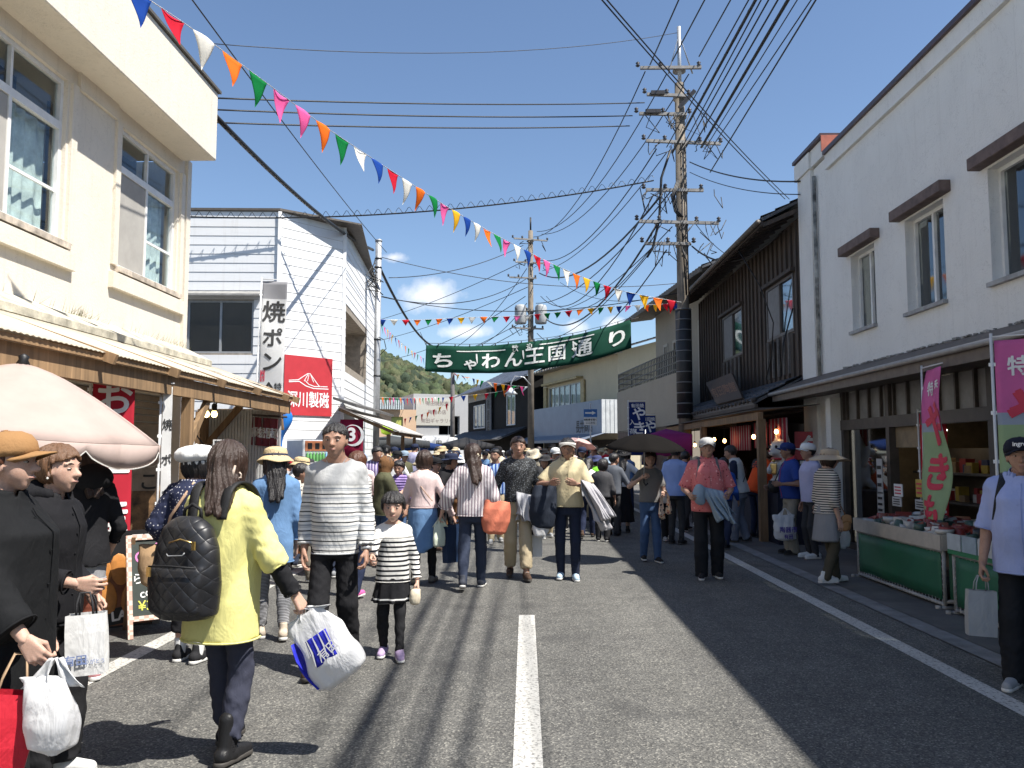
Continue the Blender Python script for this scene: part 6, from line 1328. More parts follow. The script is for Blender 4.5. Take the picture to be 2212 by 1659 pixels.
def skinmat(key, c):
    if key in MATS: return MATS[key]
    m, nt, b = newmat(key); v = coords(nt); n = noise(nt, v, 13, 5, .65); n2 = noise(nt, v, 150, 3, .6); nt.links.new(mixc(nt, 1.0, ramp(nt, n, [(.25, (c[0]*.80, c[1]*.74, c[2]*.72)), (.55, c), (.8, (c[0]*1.12, c[1]*1.05, c[2]*1.02))]), ramp(nt, n2, [(.3, (.88, .86, .85)), (.7, (1.06, 1.06, 1.06))]), 'MULTIPLY'), b.inputs['Base Color']); bump(nt, b, n2, .12, .003); b.inputs['Roughness'].default_value = .55
    b.inputs['Subsurface Weight'].default_value = .12; b.inputs['Subsurface Radius'].default_value = (.012, .005, .003); b.inputs['Subsurface Scale'].default_value = .6; b.inputs['Specular IOR Level'].default_value = .35; return m
SKIN = {'f': skinmat('skin_fair', (.52, .335, .255)), 'm': skinmat('skin_tan', (.38, .225, .16)), 'd': skinmat('skin_brown', (.27, .155, .105))}
def hairmat(key, c):
    if key in MATS: return MATS[key]
    m, nt, b = newmat(key); n = noise(nt, coords(nt, (55, 55, 5)), 2.5, 5, .7); nt.links.new(mixc(nt, n, tuple(x*.45 for x in c), tuple(x*1.7 for x in c)), b.inputs['Base Color']); b.inputs['Roughness'].default_value = .42; b.inputs['Anisotropic'].default_value = .4; b.inputs['Specular IOR Level'].default_value = .5
    bump(nt, b, n, .7, .01); return m
HAIR = {'k': hairmat('hair_black', (.014, .012, .012)), 'b': hairmat('hair_dark_brown', (.035, .019, .013)), 'r': hairmat('hair_auburn', (.085, .032, .016)), 'l': hairmat('hair_light_brown', (.13, .065, .032)), 'g': hairmat('hair_grey', (.10, .10, .10))}
EYE_W = plain('eye_white', (.40, .37, .34), .3, .02); EYE_D = plain('eye_dark', (.015, .010, .008), .2, .02); LIP = plain('lip', (.33, .165, .135), .5, .08)
SOLE_W = plain('sole_white', (.62, .61, .58), .6, .1); SOLE_K = plain('sole_dark', (.05, .045, .04), .7, .1)

# ---------------------------------------------------------------- one person
def rotx(a): c, s = math.cos(a), math.sin(a); return np.array([[1, 0, 0], [0, c, -s], [0, s, c]], f32)
def rotz(a): c, s = math.cos(a), math.sin(a); return np.array([[c, -s, 0], [s, c, 0], [0, 0, 1]], f32)
def ik(a, t, l1, l2, hint):
    d = t-a; L = float(np.linalg.norm(d)); Lm = (l1+l2)*.999
    if L > Lm: d = d*(Lm/L); t = a+d; L = Lm
    x = (l1*l1-l2*l2+L*L)/(2*L); y = math.sqrt(max(0, l1*l1-x*x)); u = d/L; h = np.asarray(hint, f32); h = h-u*float(h@u); h = h/(np.linalg.norm(h)+1e-9)
    return a+u*x+h*y, t
def hand_field(wr, d, n, s, k, curl, spread=.06):
    """wrist, finger direction, palm normal, thumb side (unit), size factor"""
    F = Field(); d, n, s = [np.asarray(v, f32)/np.linalg.norm(v) for v in (d, n, s)]
    kn = []
    for i, (lat, fw) in enumerate(((.030, .082), (.010, .088), (-.011, .084), (-.030, .074))):
        K = wr+k*(d*fw+s*lat); kn.append(K); F.cone(wr+k*(d*.005+s*lat*.55), K, .0155*k, .0115*k, .010*k)
    for i, (L, r) in enumerate(((.068, .0088), (.076, .0092), (.071, .0088), (.056, .0078))):
        a = curl*(1.0+.12*i)*.95; p = kn[i]; ang = a*.55; dir0 = d+s*spread*(1.5-i)
        for j, fr in enumerate((.45, .31, .24)):
            v = dir0*math.cos(ang)+n*math.sin(ang); v = v/np.linalg.norm(v); q = p+v*L*fr*k; F.cone(p, q, r*k*(1-.1*j), r*k*(.93-.1*j), .003*k); p = q; ang += a*.85
    b0 = wr+k*(d*.022+s*.022-n*(-.004)); b1 = wr+k*(d*.052+s*(.050-.014*curl)+n*(.012+.018*curl)); b2 = wr+k*(d*.084+s*(.054-.035*curl)+n*(.018+.03*curl))
    F.cone(b0, b1, .0135*k, .0105*k, .010*k); F.cone(b1, b2, .0105*k, .0085*k, .003*k); return F
HEADM = {}
def person(label, at, face=0, H=1.6, sex='f', b=1.0, lod=1, skin=None, top=None, bot=None, shoe=None, hair=('short', 'k'), hat=None, arms=((.12, .06, -.97), (.12, .06, -.97)), curl=(.5, .5), legs=(0, 0), lean=0.0, head=(0, 0), cat='person', group=None, child=False, bodyy=0.0, scarf=None, elbow=(None, None), hn=(None, None), sock=None, lift=(0, 0), extras=None, twist=0.0):
    """top/bot: dicts (see below); at: ground point (x, y); legs: forward offset of left and right foot"""
    global PSEED
    seed = abs(hash((round(at[0], 3), round(at[1], 3)))) % 100000
    rr = random.Random(seed); skin = SKIN[skin or ('f' if sex == 'f' else 'm')]
    hs = .243*(H/1.66)**.45 if not child else .228; hb, hh, hl = ((.013, .0075, .0048), (.019, .0105, .0066), (.030, .0165, .0115))[lod]
    male = sex == 'm'; sw = (.091 if male else .081)*H*b**.6; piv = npv(0, 0, .52*H)
    Rl = rotx(-lean)@rotz(twist); T = (Rl, piv)                                 # forward lean of the trunk
    def up(p): return (Rl@(np.asarray(p, f32)-piv))+piv
    zn = H-hs*.98                                                # chin level
    zs = zn-.035*H if not child else zn-.03*H                    # shoulder joint level
    q = zs/(.805*H); sc = lambda z: .52*H+(z-.52)*H*(zs-.52*H)/(.285*H) if z > .52 else z*H
    bw = b*(1.0 if not child else .98)
    def tlv(e, z0, z1, flare=0.0, belly=0.0, box=0.0, e2=None):
        base = [(.44, .098, .070, -.004), (.50, .104 if not male else .098, .074, -.006), (.54, .102 if not male else .097, .073, -.004), (.60, .086 if not male else .092, .064, .002), (.64, .080 if not male else .090, .062, .004), (.70, .090 if not male else .096, .069, .006), (.745, .097 if not male else .104, .074, .006), (.785, .094 if not male else .102, .062, -.002), (.81, .070 if not male else .076, .050, -.006), (.835, .046, .038, -.004), (.87, .036, .034, .0)]
        out = []
        for (z, w, d, cy) in base:
            Z = sc(z); fl = flare*max(0, (.66-z)/.2); w *= .83; d *= .91
            out.append((Z, w*H*bw+e+fl*H*.1, (d+belly*math.exp(-((z-.62)/.07)**2))*H*bw+e+fl*H*.08, (cy+belly*.6*math.exp(-((z-.62)/.07)**2))*H))
        A = np.array(out); wm_ = max(r[1] for r in out); dm_ = max(r[2] for r in out)
        if box: out = [(r[0], r[1]+(wm_-r[1])*box*(1 if r[0] < sc(.79) else 0), r[2]+(dm_-r[2])*box*(1 if r[0] < sc(.77) else 0), r[3]) for r in out]; A = np.array(out)
        zz = sorted(set([z0, z1]+[r[0] for r in out if z0 < r[0] < z1])); return [(z, *[float(np.interp(z, A[:, 0], A[:, i])) for i in (1, 2, 3)]) for z in zz]
    SH = [up(npv(-sw, -.004*H, zs-.024*H)), up(npv(sw, -.004*H, zs-.024*H))]; TZ = [up(npv(sg*.032*H, -.006*H, zs+.012*H)) for sg in (-1, 1)]; l1, l2 = .178*H, .150*H; AL = l1+l2; EL, WR = [], []
    for i, sg in ((0, -1), (1, 1)):
        if arms[i][0] == 'w':
            wl = (Matrix.Translation((at[0], at[1], 0)) @ Matrix.Rotation(R(face+180), 4, 'Z')).inverted() @ Vector(arms[i][1]); t = npv(*wl)
        else: o, f, z = arms[i]; t = SH[i]+AL*npv(sg*o, f, z)
        hint = elbow[i] if elbow[i] is not None else (.35, -1, -.15); e, w = ik(SH[i], t, l1, l2, npv(sg*hint[0], hint[1], hint[2])); EL.append(e); WR.append(w)
    HP = [npv(-.046*H*bw, 0, .505*H), npv(.046*H*bw, 0, .505*H)]; KN, AN = [], []; lt, ls = .238*H, .230*H
    for i, sg in ((0, -1), (1, 1)):
        fy = legs[i]; az = .042*H+lift[i]; t = npv(sg*.052*H*max(1, bw*.95), fy, az)
        if abs(fy) > 0.01 and lift[i] == 0 and fy < 0: t[2] += .035*H*min(1, -fy/(.2*H))
        L = np.linalg.norm(t-HP[i]); k, a = ik(HP[i], t, lt, ls, npv(sg*.1, 1, 0)); KN.append(k); AN.append(a)
    drop = 0.0
    # --- head frame
    nb = up(npv(0, -.002*H, zs+.01*H)); Rh = Rl@rotz(R(head[0]))@rotx(R(head[1])); hc = nb+Rh@npv(0, .028*H*(.8 if child else 1), (zn-(zs+.01*H))+hs*.48)
    HM = Matrix([[*(Rh[r]*hs), hc[r]] for r in range(3)]+[[0, 0, 0, 1]])
    hp = lambda x, y, z: hc+Rh@(npv(x, y, z)*hs)
    # --- body
    B = Field(); e0 = -.016
    B.loft(tlv(e0, .46*H, sc(.86)), .02, T); b0 = bot[0] if isinstance(bot, list) else bot; lk = .74 if b0 and b0.get('kind', 'trousers') != 'skirt' and not b0.get('bare') else .95
    for i in (0, 1):
        B.cone(TZ[i], SH[i], .026*H, .024*H, .03); B.cone(SH[i], EL[i], .026*H*bw**.5, .023*H, .02); B.cone(EL[i], WR[i], .0245*H*bw**.4, .0155*H, .012)
        B.cone(HP[i], KN[i], .043*H*lk, .034*H*lk, .02); B.cone(KN[i], KN[i]*.62+AN[i]*.38, .034*H*lk, .034*H*lk, .015); B.cone(KN[i]*.62+AN[i]*.38, AN[i], .034*H*lk, .021*H*(lk+.05), .015); B.cone(AN[i], AN[i]+npv(0, .012*H, -.012*H), .019*H, .017*H, .01)
    nr = (.034 if male else .029)*H*(.85 if child else 1); B.cone(nb-npv(0, .006*H, .02*H), hp(0, -.10, -.25), nr*1.12, nr, .02)
    parts = [B.mesh(hb*1.15)]
    Hd = Field(); Mr = Rh; E = lambda c, r, k: Hd.ell(hp(*c), np.array(r)*hs, k*hs, Mr); C = lambda a, bb, ra, rb, k: Hd.cone(hp(*a), hp(*bb), ra*hs, rb*hs, k*hs)
    E((0, -.05, .12), (.335, .405, .37), .02); C((0, .08, -.10), (0, .17, -.345), .275, .135 if male else .115, .10); E((0, .13, -.12), (.27, .22, .28), .08)
    C((0, .335, .03), (0, .425, -.115), .035, .058, .05); E((.045, .37, -.125), (.04, .05, .035), .03); E((-.045, .37, -.125), (.04, .05, .035), .03)
    C((-.06, .345, -.235), (.06, .345, -.235), .024, .024, .03); C((-.045, .335, -.275), (.045, .335, -.275), .026, .026, .03)
    for sx in (-1, 1): E((sx*.335, -.02, -.03), (.035, .085, .13), .02); C((sx*.22, .30, .115), (sx*.07, .355, .10), .03, .03, .05)
    C((0, -.08, -.22), (0, -.14, -.55), nr/hs, nr/hs*1.02, .06)
    sock_c = [hp(sx*.145, .40, .02) for sx in (-1, 1)]
    def eyes_cut(P):
        d = np.full(P.shape[:-1], -1, f32)
        for c in sock_c: d = np.maximum(d, .070*hs-np.sqrt(((P-c)**2).sum(-1)))
        return d
    Hd.cut.append(eyes_cut); parts.append(Hd.mesh(hh))
    hk = H/1.65*(1.0 if not child else 1.05)
    for i, sg in ((0, -1), (1, 1)):
        d = WR[i]-EL[i]; d = d/np.linalg.norm(d); n_ = npv(-sg, 0, 0) if hn[i] is None else npv(hn[i][0]*sg, hn[i][1], hn[i][2]); n_ = n_-d*float(n_@d); n_ = n_/(np.linalg.norm(n_)+1e-9); s_ = np.cross(d, n_)*(-sg if False else 1); 
        fw = npv(0, 1, .3)
        if float(s_@fw) < 0: s_ = -s_
        parts.append(hand_field(WR[i], d, n_, s_, hk, curl[i]).mesh(hl))
    body = mesh_np('person', parts, skin, None, label=label, cat=cat, group=group); body.location = (at[0], at[1], at[2] if len(at) > 2 else 0.012 if abs(at[0]) > 3.4 else 0.0); body.rotation_euler = (0, 0, R(face+180)); body.location.z += drop
    # face details
    if lod < 2 and abs(((face+head[0]+180) % 360)-180) < 125:
        for sx in (-1, 1):
            m = MB(); m.T = HM @ Matrix.Translation((sx*.145, .318, .015)) @ Matrix.Diagonal((.054, .040, .017, 1)); m.lathe([(0, -1), (.5, -.87), (.87, -.5), (1, 0), (.87, .5), (.5, .87), (0, 1)], 10); m.m = 1
            m.T = HM @ Matrix.Translation((sx*.140, .338, .015)) @ Matrix.Diagonal((.028, .026, .020, 1)); m.lathe([(0, -1), (.5, -.87), (.87, -.5), (1, 0), (.87, .5), (.5, .87), (0, 1)], 10); m.build('eye', [EYE_W, EYE_D], body)
            m = MB(); m.T = HM; m.tube([(sx*.07, .372, .10), (sx*.15, .365, .125), (sx*.225, .31, .105)], [.009, .012, .006], 6); m.build('eyebrow', HAIR['k'], body)
        m = MB(); m.T = HM; m.tube([(-.085, .345, -.255), (-.04, .372, -.25), (0, .376, -.253), (.04, .372, -.25), (.085, .345, -.255)], [.008, .020, .022, .020, .008], 6); m.build('mouth', LIP, body)
    # --- hair
    style, hcol = hair
    if style != 'none':
        A = Field(); hm_ = HAIR[hcol]; big = .055 if style in ('short', 'crop') else .075
        if style == 'crop': big = .03
        A.ell(hp(0, -.06, .125), np.array((.335+big, .405+big, .37+big))*hs, .01, Mr)
        zc = -.28 if style in ('short', 'crop') else -.30
        if style == 'bob': A.ell(hp(0, -.10, -.02), np.array((.43, .42, .46))*hs, .06*hs, Mr); zc = -.44
        if style in ('long', 'half', 'long2'):
            Lh = {'long': .75, 'half': 1.0, 'long2': 1.3}[style]
            A.cone(hp(0, -.24, 0), hp(0, -.42, -.45), .34*hs, .30*hs, .10*hs); A.cone(hp(-.09, -.42, -.4), hp(-.16, -.50-.30*Lh, -Lh), .26*hs, .09*hs, .06*hs); A.cone(hp(.09, -.42, -.4), hp(.18, -.48-.30*Lh, -Lh*.93), .26*hs, .08*hs, .06*hs); A.cone(hp(0, -.44, -.4), hp(.02, -.54-.30*Lh, -Lh*1.05), .24*hs, .08*hs, .06*hs)
            A.cone(hp(-.28, -.08, -.1), hp(-.30, -.16, -.62), .13*hs, .07*hs, .08*hs); A.cone(hp(.28, -.08, -.1), hp(.30, -.16, -.58), .13*hs, .07*hs, .08*hs); zc = -2.5
        if style == 'pony': A.cone(hp(0, -.40, .12), hp(.03, -.52, -.1), .13*hs, .15*hs, .05*hs); A.cone(hp(.03, -.52, -.1), hp(.06, -.47, -.75), .15*hs, .06*hs, .05*hs)
        if style == 'bun': A.ell(hp(0, -.46, -.05), np.array((.2, .17, .2))*hs, .05*hs, Mr)
        fr = {'bob': .20, 'bang': .10}.get(style, .27)
        ft = .16 if style == 'bang' else fr
        def hcut(P):
            L = ((P-hc)@Rh)/hs; x, y, z = L[..., 0], L[..., 1], L[..., 2]
            face_ = np.minimum(np.minimum(y-(.06+.10*np.clip(z, 0, 1)), (ft-.35*np.abs(x)*(0 if style == 'bang' else 1))-z), (.34 if style in ('bob', 'long', 'long2', 'half', 'bang') else .5)-np.abs(x))
            low = np.minimum(zc-z, 1.0)
            ear = np.minimum(np.minimum(y+.10, -.02-z), .2-np.abs(y-.0)) if style in ('short', 'crop') else np.full(z.shape, -1, f32)
            return np.maximum(np.maximum(face_, low), ear)*hs
        A.cut.append(hcut)
        def hd(P):
            L = ((P-hc)@Rh)/hs; th = np.arctan2(L[..., 0], -(L[..., 1]-.0)); return (.011*hs*np.sin(th*38+3*np.sin(L[..., 2]*5+seed))+.016*hs*np.sin(th*15+L[..., 2]*4+seed)+(.007*hs*np.sin(th*71+4*np.sin(L[..., 2]*7)) if lod == 0 else 0)).astype(f32)
        A.dsp.append(hd); mesh_np('hair', [A.mesh(hh*(.75 if lod == 0 else 1.05))], hm_, body)
    if hat: make_hat(hat, HM, body, lod)
    # --- top
    def sleeve(F, i, frac, r0, r1, wr):
        """frac: 0..1 upper arm, 1..2 forearm"""
        if frac <= 1: F.cone(SH[i], SH[i]+(EL[i]-SH[i])*frac, r0, r0*.95+.004, .03, wr*.6, seed % 5, True)
        else:
            F.cone(SH[i], EL[i], r0, (r0+r1)/2, .03, wr, seed % 7); F.cone(EL[i], EL[i]+(WR[i]-EL[i])*(frac-1), (r0+r1)/2, r1, .012, wr, seed % 3+i, True)
    if top:
        lays = top if isinstance(top, list) else [top]
        for t in lays:
            e = t.get('ease', .016); z0 = t.get('hem', .50)*H; F = Field(); wr = t.get('wr', .0045)
            lv = tlv(e, z0, sc(.852), t.get('flare', 0), t.get('belly', 0), t.get('box', .15)); F.loft(lv, .03, T, t.get('fold'))
            for i in (0, 1): F.cone(TZ[i], SH[i], .026*H+e*.25, .026*H+e*.4, .03)
            if t.get('sl', 1.9) > 0:
                for i in (0, 1): sleeve(F, i, t.get('sl', 1.9), (.026*H*bw**.5)+e*.5+t.get('se', 0), .021*H+t.get('cuff', .006), wr)
            else:
                for i in (0, 1): F.cone(SH[i]*.85+npv(0, 0, .002), SH[i]*.98, .032*H+e*.3, .03*H+e*.3, .03)
            F.dsp.append(wrinkle(seed, t.get('fo', .005), t.get('ff', 11))); zt = sc(t.get('neck', .832)); Rn = Rl; nn = up(npv(0, 0, zt)); op = t.get('open', .10)
            nd = Rl@npv(0, op*2.2, 1.0)
            nrad = t.get('nr', .052)*H
            F.cut.append(lambda P, nn=nn, nd=nd, nrad=nrad: np.minimum(((P-nn)@nd)*.7, nrad-np.sqrt(((P-nn)[..., 0])**2+((P-nn)[..., 1])**2)))
            F.cut.append(lambda P, nn=nn: np.minimum(((P-nn)@(Rl@npv(0, 0, 1)))-.020*H, .2-np.abs(P[..., 0])))
            if 'cut' in t: F.cut.append(t['cut'])
            hem = t.get('hem', .50)*H
            g = mesh_np(t.get('name', 'shirt'), [F.mesh(hb)], t['m'], body)
            if t.get('collar'):
                m = MB(); cc = up(npv(0, -.004*H, zt-.004*H)); 
                def col(u, v, cc=cc):
                    a = .32+u*(2*math.pi-.64)+math.pi/2; r = (.042+.014*v)*H; p = npv(r*math.cos(a), r*1.0*math.sin(a), (.030-.034*v-.018*math.sin(a))*H); return tuple(cc+Rl@p)
                m.grid(col, 28, 4, .004); m.build('collar', t['collar'], g)
            if t.get('placket'):
                pass
            if lod < 2:                         # sewn edges: hem, cuffs, front placket
                hz = hem+.006; q = tlv(e+.002, hz, hz+.02, t.get('flare', 0), t.get('belly', 0), t.get('box', .15))[0]; m = MB()
                fo_ = lambda a: tuple(float(c) for c in up(npv(q[1]*np.sign(math.cos(a))*abs(math.cos(a))**(2/2.3), q[3]+q[2]*np.sign(math.sin(a))*abs(math.sin(a))**(2/2.3), hz)))
                m.tube([fo_(k*math.pi/24) for k in range(49)], .0055, 5, False); m.build('hem', t['m'], g)
                if t.get('sl', 1.9) > 0:
                    for i in (0, 1):
                        fr_ = t.get('sl', 1.9); r0, r1 = (.026*H*bw**.5)+e*.5+t.get('se', 0), .021*H+t.get('cuff', .006); a_, b_ = (SH[i], EL[i]) if fr_ <= 1 else (EL[i], WR[i]); k_ = fr_ if fr_ <= 1 else fr_-1; rr_ = r0*.95+.004 if fr_ <= 1 else r1
                        c_ = a_+(b_-a_)*(k_-.02); d_ = Vector([float(v) for v in (b_-a_)]).to_track_quat('Z', 'Y').to_matrix(); m = MB()
                        m.tube([Vector([float(v) for v in c_])+d_ @ Vector((rr_*math.cos(w_*math.pi/10), rr_*math.sin(w_*math.pi/10), 0)) for w_ in range(21)], .005, 5, False); m.build('cuff', t['m'], g)
                if t.get('collar'):
                    m = MB(); L_ = tlv(e+.004, hem+.01, zt-.03*H, t.get('flare', 0), t.get('belly', 0), t.get('box', .15)); m.tube([tuple(float(c) for c in up(npv(-.012, r[3]+r[2], r[0]))) for r in L_], .0035, 5)
                    m.build('placket', t['collar'], g)
                    for k in range(6):
                        z_ = hem+.05+(zt-.05*H-hem-.05)*k/5; r = tlv(e+.004, z_, z_+.01, t.get('flare', 0), t.get('belly', 0), t.get('box', .15))[0]; m = MB(); m.lathe([(0, -.003), (.006, 0), (0, .003)], 8, tuple(float(c) for c in up(npv(.006, r[3]+r[2]+.001, z_)))); m.build('button', t.get('btn', t['collar']), g)
            if t.get('hood'):
                G_ = Field(); c = up(npv(0, -.06*H, sc(.83))); G_.ell(c, npv(.085, .055, .06)*H, .02); G_.cone(c+npv(-.05*H, .02*H, .015*H), c+npv(-.045*H, .075*H, .01*H), .025*H, .018*H, .03); G_.cone(c+npv(.05*H, .02*H, .015*H), c+npv(.045*H, .075*H, .01*H), .025*H, .018*H, .03); G_.dsp.append(wrinkle(seed+1, .004, 30)); mesh_np('hood', [G_.mesh(hb)], t['m'], g)
    # --- bottoms
    for bot in (bot if isinstance(bot, list) else [bot] if bot else []):
        e = bot.get('ease', .004); kind = bot.get('kind', 'trousers'); F = Field(); zw = bot.get('waist', .585)*H
        if kind in ('trousers', 'jeans', 'leggings', 'cropped'):
            F.loft(tlv(e, .455*H, zw), .03); end = bot.get('len', 1.0); wr = bot.get('wr', .0055); r_h = bot.get('hemr', .030)*H*.92; r_k = bot.get('kr', .040)*H*.9
            for i in (0, 1):
                F.cone(HP[i]+npv(0, 0, -.01*H), KN[i], .043*H*bw**.6+e*.5, r_k+e*.3, .035, wr*.6, seed % 5)
                A_ = KN[i]+(AN[i]-KN[i])*end+npv(0, 0, -.026*H if end >= 1 else 0); mid = KN[i]*.6+A_*.4; F.cone(KN[i], mid, r_k+e*.3, (r_k+r_h)/2*1.04+e*.2, .02, wr*.5, i); F.cone(mid, A_, (r_k+r_h)/2*1.04+e*.2, r_h, .02, wr, seed % 3+i, True)
            F.dsp.append(wrinkle(seed+3, bot.get('fo', .0042), 13))
        else:
            zh = bot.get('hem', .2)*H; fl = bot.get('flare', .3); 
            A = tlv(e, .50*H, zw); base = A[0]; rows = [(zh, base[1]*(1+fl), base[2]*(1.25+fl*1.15), 0)]+[(zh+(.50*H-zh)*t, base[1]*(1+fl*(1-t)), base[2]*(1.25+fl*1.15)*(1-t)+base[2]*t*1.02, base[3]*t) for t in (.5, .85)]+[tuple(r) for r in A]
            F.loft(rows, .02, None, bot.get('fold', (.05, 9, seed % 6))); F.dsp.append(wrinkle(seed+3, .004, 11))
        if 'cut' in bot: F.cut.append(bot['cut'])
        mesh_np(kind if kind in ('trousers', 'jeans', 'leggings', 'skirt') else 'trousers', [F.mesh(hb)], bot['m'], body)
    # --- shoes
    sm_, so_ = (shoe or (fabric('shoe_black', (.02, .02, .02)), SOLE_K))[:2]; kind = (shoe[2] if shoe and len(shoe) > 2 else 'sneaker'); fl = .148*H*(1.0 if not child else 1.12)
    for i, sg in ((0, -1), (1, 1)):
        a = AN[i]; pitch = 0.0; 
        if a[2] > .06*H: pitch = -min(.9, (a[2]-.042*H)/(.07*H)*.55)
        if lift[i] > 0 and lift[i] > .12: pitch = -1.2
        Rf = rotz(-sg*.12)@rotx(pitch); g = npv(a[0], a[1], a[2]); sp = lambda x, y, z: g+Rf@(npv(x, y, z)*fl)
        F = Field(); zb = -.042*H/fl
        F.cone(sp(0, -.16, zb+.20), sp(0, .12, zb+.17), .17*fl, .165*fl, .04*fl); F.cone(sp(0, .12, zb+.17), sp(0, .60, zb+.13), .165*fl, .135*fl, .06*fl); F.cone(sp(0, -.08, zb+.2), sp(0, -.03, zb+(.52 if kind != 'boot' else .9)), .15*fl, .135*fl if kind != 'boot' else .16*fl, .05*fl)
        F.cut.append(lambda P, g=g, Rf=Rf: (zb*fl+.055*fl-((P-g)@Rf)[..., 2]))
        if kind != 'boot': F.cut.append(lambda P, g=g, Rf=Rf: (((P-g)@Rf)[..., 2]-(.02*fl+.28*fl)))
        so = mesh_np('shoe', [F.mesh(max(.006, hh*.9))], sm_, body)
        F = Field(); F.cone(sp(0, -.19, zb+.06), sp(0, .20, zb+.06), .155*fl, .15*fl, .02*fl); F.cone(sp(0, .20, zb+.06), sp(0, .60, zb+.06), .16*fl, .145*fl, .05*fl)
        F.cut.append(lambda P, g=g, Rf=Rf: np.maximum((zb*fl-((P-g)@Rf)[..., 2]), ((P-g)@Rf)[..., 2]-(zb+.11)*fl)); mesh_np('sole', [F.mesh(max(.006, hh*.9))], so_, so)
        if lod < 2 and kind == 'sneaker':
            m = MB()
            for k in range(4): m.tube([tuple(sp(-.09, .12+.09*k, zb+.31-.035*k)), tuple(sp(0, .13+.09*k, zb+.345-.035*k)), tuple(sp(.09, .12+.09*k, zb+.31-.035*k))], .012*fl*1.6, 4)
            m.build('laces', SOLE_W, so)
        if sock is not None:
            F = Field(); F.cone(AN[i]+npv(0, 0, -.01), AN[i]*.72+KN[i]*.28, .0245*H, .030*H, .01); F.cut.append(lambda P, a=AN[i], kk=KN[i]: P[..., 2]-(a[2]+.07*H)); mesh_np('sock', [F.mesh(hb)], sock, body)
    info = dict(body=body, SH=SH, EL=EL, WR=WR, HP=HP, KN=KN, AN=AN, hc=hc, Rh=Rh, hs=hs, H=H, HM=HM, up=up, zs=zs, M=Matrix.Translation(body.location) @ Matrix.Rotation(R(face+180), 4, 'Z'), sw=sw, Rl=Rl, bw=bw, sc=sc, tlv=tlv)
    info['W'] = lambda p: info['M'] @ Vector([float(v) for v in p])
    return info
